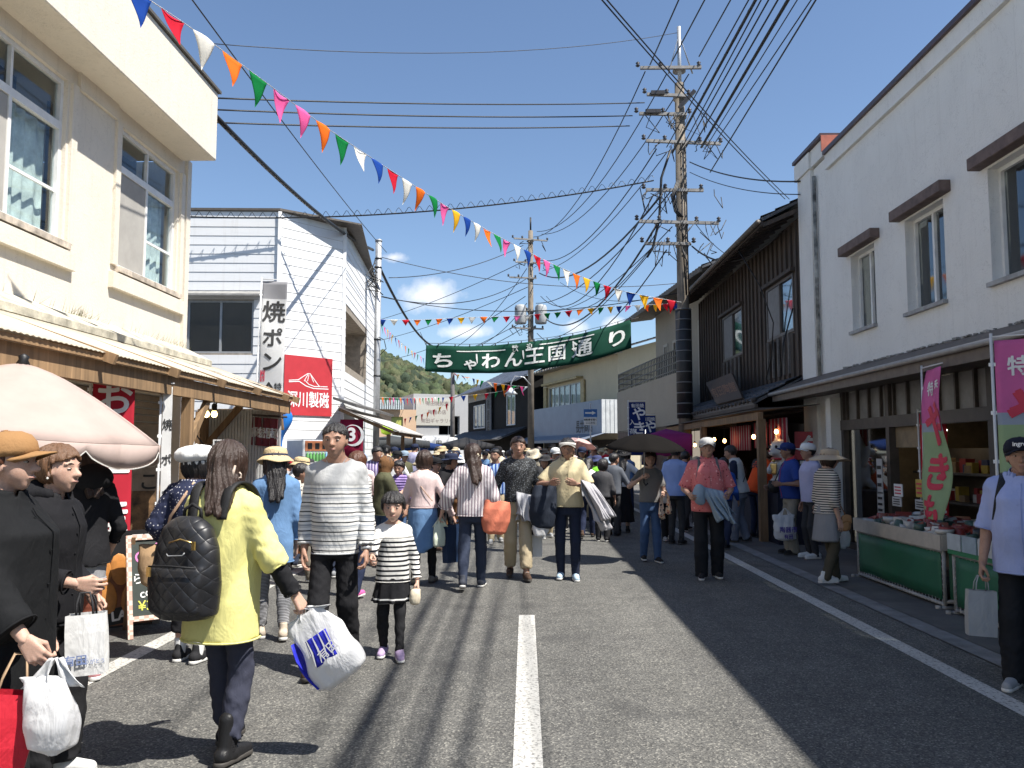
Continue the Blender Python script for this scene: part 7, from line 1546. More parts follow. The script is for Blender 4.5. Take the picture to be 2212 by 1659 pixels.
def make_hat(hat, HM, body, lod):
    kind, m1 = hat[0], hat[1]; m2 = hat[2] if len(hat) > 2 else m1; n = 28 if lod < 2 else 16
    T = HM @ Matrix.Translation((0, -.05, .16)) @ Matrix.Rotation(R(hat[3] if len(hat) > 3 else 8), 4, 'X')
    m = MB(); m.T = T
    if kind == 'cap':
        m.lathe([(.415, -.05), (.425, .05), (.41, .17), (.345, .29), (.22, .365), (.06, .39), (0, .392)], n, sy=1.15); c = m.build('cap', m1, body)
        m = MB(); m.T = T; m.grid(lambda u, v: ((u-.5)*.78*(1-.22*v**3), (.40+.40*v*(1-(2*u-1)**2*.75))-.24*abs(2*u-1)**2.2, .01-.12*(2*u-1)**2-.06*v), 14, 8, .022); m.build('brim', m2, c)
        m = MB(); m.T = T; m.lathe([(.05, .385), (.04, .41), (0, .415)], 8); m.build('button', m2, c)
    elif kind == 'visor':
        m.lathe([(.42, -.04), (.425, .10), (.41, .10), (.405, -.04)], n, sy=1.15); c = m.build('visor_band', m1, body)
        m = MB(); m.T = T; m.grid(lambda u, v: ((u-.5)*.8, (.40+.36*v*(1-(2*u-1)**2*.7))-.24*abs(2*u-1)**2.2, .0-.10*(2*u-1)**2-.05*v), 14, 8, .022); m.build('brim', m2, c)
    elif kind in ('bucket', 'brim', 'wide'):
        R_, dr = {'bucket': (.64, .20), 'brim': (.72, .07), 'wide': (.92, .24)}[kind]
        m.lathe([(.43, .0), (.425, .10), (.41, .22), (.36, .31), (.24, .36), (0, .375)], n, sy=1.12); c = m.build('hat_crown', m1, body)
        m = MB(); m.T = T; m.grid(lambda u, v: ((.425+(R_-.425)*v)*math.cos(u*6.2832), (.425+(R_-.425)*v)*1.1*math.sin(u*6.2832), .02-dr*v**1.2+.045*v*math.sin(u*6.2832*2+1)+.02*v*math.sin(u*6.2832*5)), 40, 5, .018); m.build('hat_brim', m1, c)
        m = MB(); m.T = T; m.lathe([(.432, .02), (.436, .03), (.432, .10), (.424, .10)], n, sy=1.12); m.build('hat_band', m2, c)
    elif kind == 'beret':
        m.T = T @ Matrix.Rotation(R(-6), 4, 'Y'); k = 8
        m.grid(lambda u, v: ((lambda r, z, g: (r*g*math.cos(u*6.2832), r*g*1.12*math.sin(u*6.2832)-.03, z))(*[(.43, .0), (.55, .06), (.61, .18), (.58, .34), (.46, .45), (.24, .51), (.0, .52)][min(6, int(round(v*6)))], 1+.035*math.cos(u*6.2832*k)*(1 if v > .1 else 0))), 64, 6); c = m.build('cap', m1, body)
        m = MB(); m.T = T; m.lathe([(.43, -.10), (.44, -.02), (.43, .03), (.42, .03)], n, sy=1.12); m.build('hat_band', m2, c)
        m = MB(); m.T = T; m.lathe([(.05, .51), (.055, .54), (0, .56)], 10); m.build('button', m2, c)
        m = MB(); m.T = T; m.grid(lambda u, v: ((u-.5)*.72, (.42+.28*v*(1-(2*u-1)**2*.75))-.22*abs(2*u-1)**2.2, -.03-.10*(2*u-1)**2-.06*v), 14, 6, .03); m.build('brim', m1, c)
    elif kind == 'hood':
        A = Field(); P = HM.to_3x3(); hs = P.col[2].length; c = np.array(HM.translation, f32); Rh = np.array(P, f32)/hs
        hp = lambda x, y, z: c+Rh@(npv(x, y, z)*hs)
        A.ell(hp(0, -.08, .10), npv(.44, .50, .46)*hs, .02, Rh); A.cone(hp(0, -.2, -.1), hp(0, -.2, -.5), .38*hs, .36*hs, .1*hs); A.cone(hp(0, -.3, .35), hp(0, -.55, .30), .2*hs, .08*hs, .1*hs)
        A.cut.append(lambda Q: np.minimum(((Q-c)@Rh)[..., 1]-.12*hs, .33*hs-np.abs(((Q-c)@Rh)[..., 0]))); A.dsp.append(wrinkle(5, .004, 26)); mesh_np('hood', [A.mesh(.012)], m1, body)
# ---------------------------------------------------------------- things people carry
def PX(x, d): p = atY(x, 976, d); return (p.x, d)
def plastic_bag(pos, yaw, w, h, d_, mat_, label, roll=0.0, pitch=0.0, prints=None, name='carrier_bag', seed=1, cat='bag', hz=.24):
    """thin carrier bag: pos is the hand; the filled body hangs below, two handle loops run up to the hand"""
    o = empty(name, pos, yaw, label, cat); o.rotation_euler = (pitch, roll, yaw); F = Field(); zt = -hz*h
    F.loft([(-h, w*.30, d_*.30, 0), (-h*.96, w*.43, d_*.44, 0), (-h*.72, w*.50, d_*.52, 0), (-h*.45, w*.46, d_*.36, 0), (zt, w*.42, d_*.14, 0), (zt+.02, w*.40, d_*.08, 0)], .01)
    F.dsp.append(wrinkle(seed, .012, 19)); F.dsp.append(wrinkle(seed+9, .0035, 40)); mesh_np('bag_body', [F.mesh(.011)], mat_, o)
    for sg in (-1, 1):
        m = MB(); m.grid(lambda u, v: (sg*(w*.30)*(1-u)**.9+sg*.010*u+(v-.5)*(.075*(1-u)**1.5+.022), .010*math.sin(u*5+v*9)+.014*math.cos((v-.5)*6)*(1-u), zt-.02+(.03-zt)*u), 10, 4, .003); m.build('handle', mat_, o)
    if prints: prints(o)
    return o
def paper_bag(pos, yaw, w, h, d_, mat_, label, roll=0.0, hl=.14, draws=None, extra=(), name='paper_bag'):
    o = empty(name, pos, yaw, label, 'bag'); o.rotation_euler = (0, roll, yaw); m = MB(); z1 = -hl; z0 = -hl-h
    def ring(z, k, p): return [(-w/2*k, -d_/2*p, z), (0, -d_/2*p-.004, z), (w/2*k, -d_/2*p, z), (w/2*k+.004, 0, z), (w/2*k, d_/2*p, z), (0, d_/2*p+.004, z), (-w/2*k, d_/2*p, z), (-w/2*k-.004+.02*(p < .9), 0, z)]
    lv = [ring(z0, .97, 1), ring(z0+h*.3, 1.0, 1.05), ring(z0+h*.7, 1.0, .95), ring(z1, .98, .75)]; vs = [q for r in lv for q in r]; fs = [tuple(range(7, -1, -1))]
    for i in range(3):
        for k in range(8): fs.append((i*8+k, i*8+(k+1) % 8, (i+1)*8+(k+1) % 8, (i+1)*8+k))
    m.add(vs, fs); m.build('bag_body', mat_, o)
    for sg in (-1, 1): m = MB(); m.tube([(-w*.22, sg*d_*.36, z1-.01), (-w*.20, sg*d_*.3, z1+.05), (-.02, sg*.012, -.004), (.02, sg*.012, -.004), (w*.20, sg*d_*.3, z1+.05), (w*.22, sg*d_*.36, z1-.01)], .0045, 6); m.build('handle', extra[1] if len(extra) > 1 else mat_, o)
    if draws: m = MB(); draws(m, w, z0, z1, -d_/2-.012); m.build('print', extra[0], o)
    return o
def sack(pos, yaw, w, h, d_, mat_, label, strap_to=(), roll=0.0, name='shoulder_bag', strap_mat=None, seed=2, flap=None, cat='bag', sr=.013):
    """soft bag: pos is the middle of its top; straps run in world space to the given points"""
    o = empty(name, pos, yaw, label, cat); o.rotation_euler = (0, roll, yaw); F = Field()
    F.loft([(-h, w*.26, d_*.26, 0), (-h*.95, w*.40, d_*.42, 0), (-h*.6, w*.50, d_*.52, 0), (-h*.25, w*.46, d_*.44, 0), (0, w*.38, d_*.16, 0)], .01); F.dsp.append(wrinkle(seed, .008, 18)); mesh_np('bag_body', [F.mesh(.012)], mat_, o)
    bpy.context.view_layer.update(); Mi_ = o.matrix_world.inverted()
    for i, path in enumerate(strap_to):
        m = MB(); m.T = Mi_; m.tube([Vector(p) for p in path], sr, 6); m.build('strap', strap_mat or mat_, o)
    if flap: m = MB(); m.grid(lambda u, v: ((u-.5)*w*.92, -d_*(.30+.24*math.sin(v*2.2)), -h*.02-h*.5*v+.02*math.cos((u-.5)*3)), 10, 6, .004); m.build('flap', flap, o)
    return o
def drape(A, B, L, mat_, label, folds=5, amp=.03, slant=(0, 0, 0), back=.8, name='folded_jacket', seed=1, taper=0.0, cat='jacket', gap=.045):
    """a garment hung over the line A-B (a forearm, a waist): front and back layers with folds"""
    A, B = Vector(A), Vector(B); o = empty(name, (A+B)/2, 0, label, cat); m = MB(); m.T = Matrix.Translation(-(A+B)/2); rr = random.Random(seed); ph = rr.uniform(0, 6); d = (B-A); nrm = d.cross(Vector((0, 0, 1))).normalized(); S = Vector(slant)
    def fn(u, v):
        s = (v-.42)/.58 if v > .42 else -(.42-v)/.42; side = 1 if s > 0 else -1; t = abs(s)
        c = A.lerp(B, .5+(u-.5)*(1-taper*t)); l = L*(t if side > 0 else t*back)*(1+.10*math.sin(u*5+ph+side)+.05*math.sin(u*17+ph)); fo = amp*(.15+t)*math.sin(u*folds*6.283+ph+1.4*side+1.8*t)+amp*.5*t*math.sin(u*folds*11+ph*2+t*4)
        a = min(1.0, t*6); return c+nrm*(side*gap*a+fo)+Vector((0, 0, .035*(1-a)-l+0.0))+S*t*(1 if side > 0 else .9)+d.normalized()*(.03*t*math.sin(t*5+u*8))
    m.grid(fn, 46, 36, .006); m.build('cloth', mat_, o); return o
def strap_on(P, side, m_, w=.030):
    """backpack strap in the person's own space: over the shoulder, down the chest side"""
    H = P['H']; sx = side*.058*H; z = P['zs']; f = [P['up'](npv(sx*.9, -.075*H, z-.06*H)), P['up'](npv(sx, -.052*H, z+.012*H)), P['up'](npv(sx*1.02, -.005*H, z+.034*H)), P['up'](npv(sx*1.05, .050*H, z+.002*H)), P['up'](npv(sx*1.25, .080*H, z-.07*H)), P['up'](npv(sx*1.5, .066*H, z-.15*H)), P['up'](npv(sx*1.75, .02*H, z-.19*H)), P['up'](npv(sx*1.5, -.06*H, z-.20*H))]
    return f
def flat_strap(m, pts, w, th, n_side=(1, 0, 0)):
    pts = [Vector([float(c) for c in p]) for p in pts]; D = []
    for i in range(len(pts)-1):
        p0, p1_, p2_, p3_ = pts[max(i-1, 0)], pts[i], pts[i+1], pts[min(i+2, len(pts)-1)]
        for k in range(6): t = k/6; D.append(0.5*((2*p1_)+(p2_-p0)*t+(2*p0-5*p1_+4*p2_-p3_)*t*t+(3*p1_-p0-3*p2_+p3_)*t**3))
    D.append(pts[-1]); s = Vector(n_side); k = len(D)-1
    m.grid(lambda u, v: D[min(k, int(round(u*k)))]+s*((v-.5)*w), k, 2, th)
def backpack(P, label, m_body, m_strap, se=0.0, w=.30, h=.44, d_=.17, zc=None, quilt=None, gold=None, off=(0, 0), straps=True, front=False, cat='backpack', sw_=.034):
    """rucksack on a person's back, its own thing, placed in that person's frame"""
    M = P['M']; H = P['H']; z0 = (zc or P['zs']-.05*H-h*.5)-h/2; ydir = 1 if front else -1; yb = ydir*(.078*H*P['bw']+d_*.5)
    c = P['up'](npv(off[0], yb+off[1], z0+h/2)); o = empty('backpack', (0, 0, 0), 0, label, cat); o.matrix_world = M; F = Field(); cx, cy, cz = [float(v) for v in c]; lo = cz-h/2
    Mo = lambda rows, y0: [(lo+z*h, w*a, d_*b_, y0) for z, a, b_ in rows]
    G_ = Field(); G_.loft([(lo+z*h, w*a, d_*b_, cy) for z, a, b_ in ((0, .36, .34), (.05, .47, .46), (.35, .50, .52), (.7, .45, .48), (.9, .35, .38), (.98, .22, .22), (1, .12, .12))], .01); fn0 = G_.p[0]
    F.add(lambda Q: fn0[0](Q-npv(cx, 0, 0)), fn0[1]+npv(cx, 0, 0), fn0[2]+npv(cx, 0, 0), .01)
    G2 = Field(); G2.loft([(lo+z*h, w*a, d_*b_, cy+ydir*d_*.40) for z, a, b_ in ((.06, .34, .12), (.10, .40, .22), (.38, .41, .24), (.50, .38, .16), (.52, .36, .08))], .01); fn1 = G2.p[0]
    F.add(lambda Q: fn1[0](Q-npv(cx, 0, 0)), fn1[1]+npv(cx, 0, 0), fn1[2]+npv(cx, 0, 0), .008); F.dsp.append(wrinkle(int(abs(cx*997)+7), .005, 16)); mesh_np('pack', [F.mesh(.011)], quilt or m_body, o)
    m = MB(); top = (cx, cy-ydir*d_*.2, lo+h*.97); m.tube([(cx-.05, top[1], top[2]), (cx-.045, top[1], top[2]+.05), (cx, top[1], top[2]+.075), (cx+.045, top[1], top[2]+.05), (cx+.05, top[1], top[2])], .009, 6); m.build('grab_handle', m_strap, o)
    m = MB(); m.tube([(cx-w*.36, cy+ydir*d_*.62, lo+h*.53), (cx, cy+ydir*d_*.70, lo+h*.545), (cx+w*.36, cy+ydir*d_*.62, lo+h*.53)], .005, 5); m.build('zip', m_strap, o)
    if gold:
        m = MB(); m.box((cx+w*.30, cy+ydir*d_*.56, lo+h*.74), (.016, .010, .04)); m.tube([(cx-w*.1, cy+ydir*d_*.50, lo+h*.76), (cx+w*.08, cy+ydir*d_*.52, lo+h*.80), (cx+w*.3, cy+ydir*d_*.50, lo+h*.76)], .004, 5); m.build('zip_pull', gold, o)
        m = MB(); m.box((cx-w*.34, cy+ydir*d_*.66, lo+h*.48), (.02, .010, .045)); m.build('zip_pull', gold, o); m = MB(); m.tube([(cx-.04, cy+ydir*d_*.56, lo+h*.655), (cx-.03, cy+ydir*d_*.57, lo+h*.635), (cx+.05, cy+ydir*d_*.57, lo+h*.645), (cx+.06, cy+ydir*d_*.56, lo+h*.67)], .003, 5); m.build('name_plate', STEEL, o)
    if straps:
        for sd in (-1, 1):
            m = MB(); pts = strap_on(P, sd, m_strap); pts = [q+npv(0, -se*1.2, 0) if i == 0 else q+npv(0, -se if i == 1 else se*.8 if i in (3, 4, 5) else 0, se if i in (1, 2, 3) else 0)+npv(sd*se*.6 if i > 4 else 0, 0, 0) for i, q in enumerate(pts)][:6]
            if front: pts = [npv(p[0], -p[1], p[2]) for p in pts]
            flat_strap(m, pts, sw_, .012); m.build('shoulder_strap', m_strap, o)
    return o
def straps_only(P, label, m_strap, w=.045):
    pass

# ================================================================ THE PEOPLE, nearest first
BLK = fabric('cloth_black', (.016, .016, .018), spec=.15); BLK2 = fabric('cloth_charcoal', (.04, .04, .043)); NAVY = fabric('cloth_navy', (.018, .025, .055)); JEAN = fabric('denim_dark', (.035, .045, .075)); JEANB = fabric('denim_blue', (.055, .10, .20)); DENL = fabric('denim_light', (.13, .24, .42), var=.25)
WHT = fabric('cloth_white', (.68, .68, .67)); GRY = fabric('cloth_grey', (.30, .30, .31)); BEI = fabric('cloth_beige', (.46, .38, .25)); PNK = fabric('cloth_pale_pink', (.66, .52, .50)); SKY = fabric('cloth_sky_blue', (.26, .36, .66)); OLV = fabric('cloth_olive', (.075, .065, .045)); RUST = fabric('cloth_rust', (.20, .06, .035)); YLW = fabric('cloth_yellow', (.72, .67, .26))
LAV = fabric('cloth_lavender', (.42, .42, .60)); KHAK = fabric('cloth_khaki', (.09, .09, .05)); BRN_ = fabric('cloth_brown', (.16, .08, .035)); CRM = fabric('cloth_cream', (.60, .53, .40)); ORN = fabric('cloth_orange', (.72, .09, .02)); BLU = fabric('cloth_blue', (.02, .07, .30)); GRN_ = fabric('cloth_lime', (.22, .62, .05)); RED_ = fabric('cloth_red', (.50, .02, .04)); PUR = fabric('cloth_purple', (.26, .18, .42)); GRB = fabric('cloth_greyblue', (.24, .31, .38)); TAN = fabric('leather_tan', (.34, .19, .09), .55); COR = fabric('cloth_coral', (.66, .20, .12)); STRAW = fabric('straw', (.55, .43, .25), bs=60, bm=.5)
S_W = (fabric('shoe_white', (.62, .62, .60)), SOLE_W); S_K = (fabric('shoe_black', (.02, .02, .022)), SOLE_K); S_KW = (fabric('shoe_black', (.02, .02, .022)), SOLE_W); S_B = (fabric('shoe_pale_blue', (.42, .55, .66)), SOLE_W); S_L = (fabric('shoe_lilac', (.40, .30, .46)), SOLE_W); S_P = (fabric('shoe_pink', (.60, .28, .30)), SOLE_W); S_BE = (fabric('shoe_beige', (.50, .42, .33)), SOLE_W, 'flat'); S_BOOT = (fabric('boot_black', (.015, .015, .016), .45), SOLE_K, 'boot'); S_G = (fabric('shoe_grey', (.30, .31, .32)), SOLE_W); S_BR = (fabric('shoe_brown', (.08, .05, .035)), SOLE_K); S_PK = (fabric('shoe_pink_hot', (.55, .12, .32)), SOLE_W)
PLAST = mat_cloth('bag_plastic_white', (.78, .78, .78), .30, .38); cloth_bump(PLAST.node_tree, PLAST.node_tree.nodes['Principled BSDF'], .30); PAPERW = fabric('bag_paper_white', (.66, .66, .65), .6, .05, 9, .2); PAPERR = fabric('bag_paper_red', (.48, .02, .035), .5, .1, 9, .2); PRINTB = fabric('print_royal_blue', (.025, .03, .42), .5); GOLD = plain('gold_metal', (.62, .42, .16), .3, .1, metal=.9)
def quilted():
    m, nt, b = newmat('quilted_nylon'); v = coords(nt, rot=(0, 0, 0)); s = nt.nodes.new('ShaderNodeSeparateXYZ'); nt.links.new(v, s.inputs[0]); b.inputs['Base Color'].default_value = (.016, .016, .018, 1); b.inputs['Roughness'].default_value = .42
    def M_(op, a, c):
        q = nt.nodes.new('ShaderNodeMath'); q.operation = op
        for i, x in enumerate((a, c)):
            if isinstance(x, (int, float)): q.inputs[i].default_value = x
            else: nt.links.new(x, q.inputs[i])
        return q.outputs[0]
    a = M_('ABSOLUTE', M_('SINE', M_('MULTIPLY', M_('ADD', s.outputs[0], s.outputs[2]), 42), 0), 0); c = M_('ABSOLUTE', M_('SINE', M_('MULTIPLY', M_('SUBTRACT', s.outputs[0], s.outputs[2]), 42), 0), 0)
    bump(nt, b, M_('POWER', M_('MULTIPLY', a, c), .35), .5, .008); return m
QUILT = quilted(); NYL = fabric('nylon_black', (.018, .018, .02), .45)
P = {}
# 1 woman in the yellow coat
Y = P['yellow'] = person('person in a yellow coat walking away with a black quilted backpack', PX(490, 4.30), face=166, H=1.60, b=1.04, lod=0, hair=('half', 'b'), head=(20, -3),
    top=[dict(m=BLK, hem=.50, ease=.008, sl=1.93, cuff=.012), dict(m=YLW, hem=.378, ease=.038, sl=1.22, se=.012, cuff=.03, box=.85, flare=.10, name='coat', wr=.006, fo=.007, open=.14)], bot=dict(m=fabric('denim_indigo', (.040, .043, .065)), kind='jeans', hemr=.040, kr=.042, len=.86, wr=.006), shoe=S_BOOT, arms=((.10, .42, -.75), (.42, .20, -.86)), legs=(.20, -.05), curl=(.5, 1.1), sock=fabric('sock_black_fluffy', (.02, .02, .022), bs=120, bm=1.0))
backpack(Y, 'black quilted backpack with gold zip pulls on the back of the yellow coat', NYL, fabric('webbing_black', (.02, .02, .021), .6), .024, .36, .49, .18, zc=.985, quilt=QUILT, gold=GOLD, off=(-.06, 0), sw_=.05)
m = MB(); m.T = Y['HM']                                      # hair clip
m.tube([(.26, -.50, -.02), (.24, -.56, -.14), (.22, -.54, -.30)], [.025, .035, .02], 8); m.tube([(.33, -.43, -.16), (.37, -.42, -.20), (.37, -.42, -.27), (.33, -.44, -.28)], .022, 6); m.build('hair_clip', plain('shell_clip', (.52, .42, .34), .3, .4, 40), Y['body'])
hw = Y['W'](Y['WR'][1]); hd_ = Y['W'](Y['WR'][1]+(Y['WR'][1]-Y['EL'][1])*.42)
# 2 big carrier bag with blue print, swinging from her hand
def print_zozo(o):
    m = MB(); m.T = Matrix.Translation((0, 0, 0))
    ff = lambda u, z: (u*.84, (-.088-.012*math.sin((z+.45)*7))*.84, z*.83+.02)
    m.grid(lambda u, v: ff(-.075+.15*u+.02*v, -.36+.17*v), 6, 6, .002); m.m = 1
    for i in range(4): stroke(m, [(-.075+.043*i, -.35), (-.052+.043*i, -.27), (-.045+.043*i, -.19)], [.005, .011, .006], warp=lambda u, z: tuple(Vector(ff(u, z))-Vector((0, .003, 0))))
    put_text(m, '有田', .07, (.04, -.31), .01, rot=.2, warp=lambda u, z: tuple(Vector(ff(u, z))-Vector((0, .004, 0)))); m.build('print', [PRINTB, LWHITE], o)
    m = MB(); m.grid(lambda u, v: (-.130-.026*math.sin(v*3.1), -.055+.11*u, -.372+.26*v), 6, 6, .002); m.m = 1; put_text(m, '陶器市', .06, (0, -.25), .03, rot=1.57, warp=lambda u, z: (-.161, u, z)); m.build('side_print', [PRINTB, LWHITE], o)
plastic_bag(tuple(hd_), -.12, .30, .40, .15, PLAST, hz=.07, label='large white carrier bag with royal blue print swinging beside the yellow coat', roll=R(-34), prints=print_zozo, seed=4)
# 3 person at the left edge in black cape coat and tan cap
Cp = P['cape'] = person('person in a tan cap and loose black coat at the left edge', PX(5, 3.35), face=92, H=1.62, b=1.05, lod=0, hair=('short', 'r'), head=(4, 3), hat=('cap', fabric('suede_tan', (.30, .165, .07), bs=50), fabric('suede_tan', (.30, .165, .07)), 4),
    top=dict(m=fabric('coat_black', (.012, .0125, .0135), spec=.1), hem=.35, ease=.05, sl=1.80, se=.022, cuff=.04, box=.9, flare=.35, name='coat', fo=.010, ff=8, fold=(.03, 7, 1), collar=fabric('coat_black', (.012, .0125, .0135), spec=.1)), bot=dict(m=BLK, hemr=.05), shoe=S_K, arms=((.2, .1, -.9), (.20, .50, -.82)), curl=(.5, 1.1))
hw = Cp['W'](Cp['WR'][1]+(Cp['WR'][1]-Cp['EL'][1])*.36)+Vector((.05, 0, 0))
plastic_bag(tuple(hw+Vector((.03, -.03, 0))), 0.1, .21, .31, .13, PLAST, 'bulging white plastic bag carried by the person in the tan cap', seed=8)
paper_bag(tuple(hw+Vector((-.115, .0, .02))), .5, .20, .26, .10, PAPERR, 'red paper bag with cord handles beside the bulging white plastic bag', roll=.18, extra=(LWHITE, fabric('cord_tan', (.35, .24, .15))))
# 4 second woman in black, hair tied back, white paper bag
B2 = P['black2'] = person('person in a black jacket with light brown tied hair and pearl earring', PX(118, 4.05), face=82, H=1.575, lod=0, hair=('bun', 'l'), head=(2, 4), top=dict(m=fabric('jacket_black', (.014, .014, .016), spec=.1), hem=.46, ease=.03, sl=1.82, se=.012, cuff=.02, name='jacket', fo=.008, collar=BLK, hood=True), bot=dict(m=BLK, hemr=.058, kr=.056, len=.98), shoe=S_W, arms=((.1, .2, -.8), (.02, .50, -.60)), curl=(.6, .9), legs=(.05, .02))
m = MB(); m.T = B2['HM']; m.lathe([(0, -.03), (.03, 0), (0, .03)], 10, (.375, .0, -.15)); m.build('earring', plain('pearl', (.7, .68, .64), .2, .02), B2['body'])
hw = B2['W'](B2['WR'][1]+(B2['WR'][1]-B2['EL'][1])*.30)
paper_bag(tuple(hw+Vector((-.02, -.02, -.02))), .25, .165, .27, .09, PAPERW, 'white paper carrier with faint blue print held by the person with tied hair', roll=-.06, hl=.10, draws=lambda m, w, z0, z1, y: (put_text(m, '有田', .05, (-w*.22, z0+.07), .02, y=y), put_text(m, 'ありがとう', .022, (w*.2, z0+.06), .01, y=y)), extra=(fabric('print_faint_blue', (.20, .26, .46)), BLK2))
# 5 woman in hooded black top under the parasol
H3 = P['hood3'] = person('person with long dark hair in a hooded black top under the pink parasol', PX(188, 5.72), face=-128, H=1.62, b=1.0, lod=0, hair=('half', 'b'), top=[dict(m=GRY, hem=.42, ease=.012, sl=0), dict(m=BLK, hem=.485, ease=.03, sl=1.5, se=.012, box=.6, fo=.008, hood=True)], bot=dict(m=RUST, hemr=.045, kr=.046), shoe=S_P, arms=((.1, .4, -.7), (.2, .25, -.85)), legs=(.06, -.04))
# 6 white newsboy cap, polka dot blouse
W6 = P['beret'] = person('person in a white newsboy cap and navy polka dot blouse seen from behind', PX(420, 6.25), face=172, H=1.56, b=1.1, lod=0, hair=('bob', 'k'), hat=('beret', fabric('cap_white', (.70, .70, .68)), fabric('cap_white', (.70, .70, .68)), 2), top=dict(m=dots('polka_navy', (.016, .022, .06), (.55, .55, .58), 42, .20), hem=.50, ease=.03, sl=1.6, se=.018, cuff=.03, box=.4, fo=.009, name='blouse'), bot=dict(m=BLK, kind='cropped', len=.62, hemr=.052, kr=.05, bare=True), shoe=(S_K[0], SOLE_W), sock=WHT, arms=((.26, .25, -.72), (.2, .35, -.7)), curl=(.5, .5), legs=(.03, -.02))
q = W6['W'](npv(-.26, .02, .74)); sh = W6['W'](W6['up'](npv(.05, -.06, W6['zs']+.03)))
sack(tuple(q+Vector((0, -.06, .12))), .3, .24, .30, .12, fabric('canvas_tan', (.38, .25, .14)), 'tan slouchy shoulder bag on a pale strap across the polka dot blouse', strap_to=([q+Vector((.05, -.08, .12)), W6['W'](W6['up'](npv(-.08, -.16, 1.08))), W6['W'](W6['up'](npv(.01, -.145, 1.22))), sh+Vector((0, -.02, .02))],), strap_mat=fabric('strap_peach', (.50, .33, .22)), sr=.012)
# 7 straw hat, denim jacket
D7 = P['denim'] = person('person in a straw hat with navy ribbon and blue denim jacket', PX(596, 7.0), face=-158, H=1.585, lod=0, hair=('long2', 'k'), hat=('bucket', STRAW, NAVY, -6), top=dict(m=DENL, hem=.40, ease=.028, sl=1.7, se=.012, cuff=.02, box=.7, name='jacket', fo=.008), bot=dict(m=stripes('grey_check', (.36, .36, .37), (.06, .06, .065), .012, .5), kind='leggings', len=.9, hemr=.03, kr=.042), shoe=S_BE, arms=((.15, .45, -.6), (.12, .1, -.95)), legs=(.10, -.10))
# 8 father and 9 child hand in hand
FS = stripes('father_stripes', '#cfcfcc', '#191c24', .066, .20, top=(1.325, '#a9aaaa'), soft=.05, mid='#8d9299')
F8 = P['father'] = person('tall person in a grey and black striped sweater holding a child by the hand', PX(727, 6.05), face=2, H=1.755, sex='m', skin='m', b=1.02, lod=0, hair=('crop', 'k'), top=dict(m=FS, hem=.468, ease=.016, sl=1.86, se=.006, cuff=.014, box=.5, belly=.012, wr=.005, fo=.007, name='sweater', open=.16, neck=.826, nr=.058), bot=dict(m=BLK, hemr=.044, kr=.047, wr=.006), shoe=S_BR, arms=((.13, .12, -.965), (.08, .10, -.965)), curl=(.8, .55), legs=(-.17, .20), head=(-3, 0))
m = MB(); wv = F8['WR'][0]; ev = F8['EL'][0]; dv = (wv-ev)/np.linalg.norm(wv-ev); m.T = Matrix.Translation(tuple(float(c) for c in wv-dv*.01)) @ Vector([float(c) for c in dv]).to_track_quat('Z', 'Y').to_matrix().to_4x4(); m.lathe([(.034, -.012), (.040, -.010), (.040, .010), (.034, .012)], 20); m.lathe([(.0, .0), (.02, 0), (.02, .012), (0, .012)], 14, (0, 0, .036)) if False else None; m.build('wristwatch', STEEL, F8['body'])
m = MB(); nk = F8['up'](npv(0, .065, F8['zs']+.045)); m.tube([tuple(nk+npv(-.075, -.05, .012)), tuple(nk+npv(-.05, .012, -.045)), tuple(nk+npv(-.012, .038, -.105)), tuple(nk+npv(-.01, .040, -.15))], .0028, 5); m.tube([tuple(nk+npv(.075, -.05, .012)), tuple(nk+npv(.04, .014, -.045)), tuple(nk+npv(-.012, .038, -.105))], .0028, 5); m.build('necklace', STEEL, F8['body'])
CS = stripes('child_stripes', '#e9e6df', '#1d1f26', .036, .42, top=(.91, '#e9e6df'), soft=.05)
SKS = stripes('skirt_hem', (.015, .015, .017), (.6, .6, .58), .034, .34, top=(.465, (.015, .015, .017)), soft=.05)
C9 = P['child'] = person('child in a white and black striped top and ruffled black skirt', PX(851, 6.45), face=6, H=1.235, child=True, lod=0, hair=('bang', 'k'), cat='child', top=dict(m=CS, hem=.455, ease=.016, sl=1.88, cuff=.010, se=.002, flare=.12, box=.45, fo=.005, open=.16, nr=.068), bot=[dict(m=fabric('leggings_black', (.018, .018, .02)), kind='leggings', hemr=.031, kr=.040, len=.97), dict(m=SKS, kind='skirt', hem=.335, flare=.34, fold=(.06, 11, 1), ease=.008, waist=.56)], shoe=S_L, arms=((.22, .10, -.94), ('w', F8['W'](F8['WR'][0]+(F8['WR'][0]-F8['EL'][0])*.42)+Vector((.02, -.01, -.01)))), curl=(.9, .9), legs=(.11, -.03))
hw = C9['W'](C9['WR'][0]+(C9['WR'][0]-C9['EL'][0])*.3); sack(tuple(hw+Vector((-.02, -.03, .0))), .2, .09, .12, .06, CRM, 'tiny cream cloth bag in the hand of the striped child', seed=5)
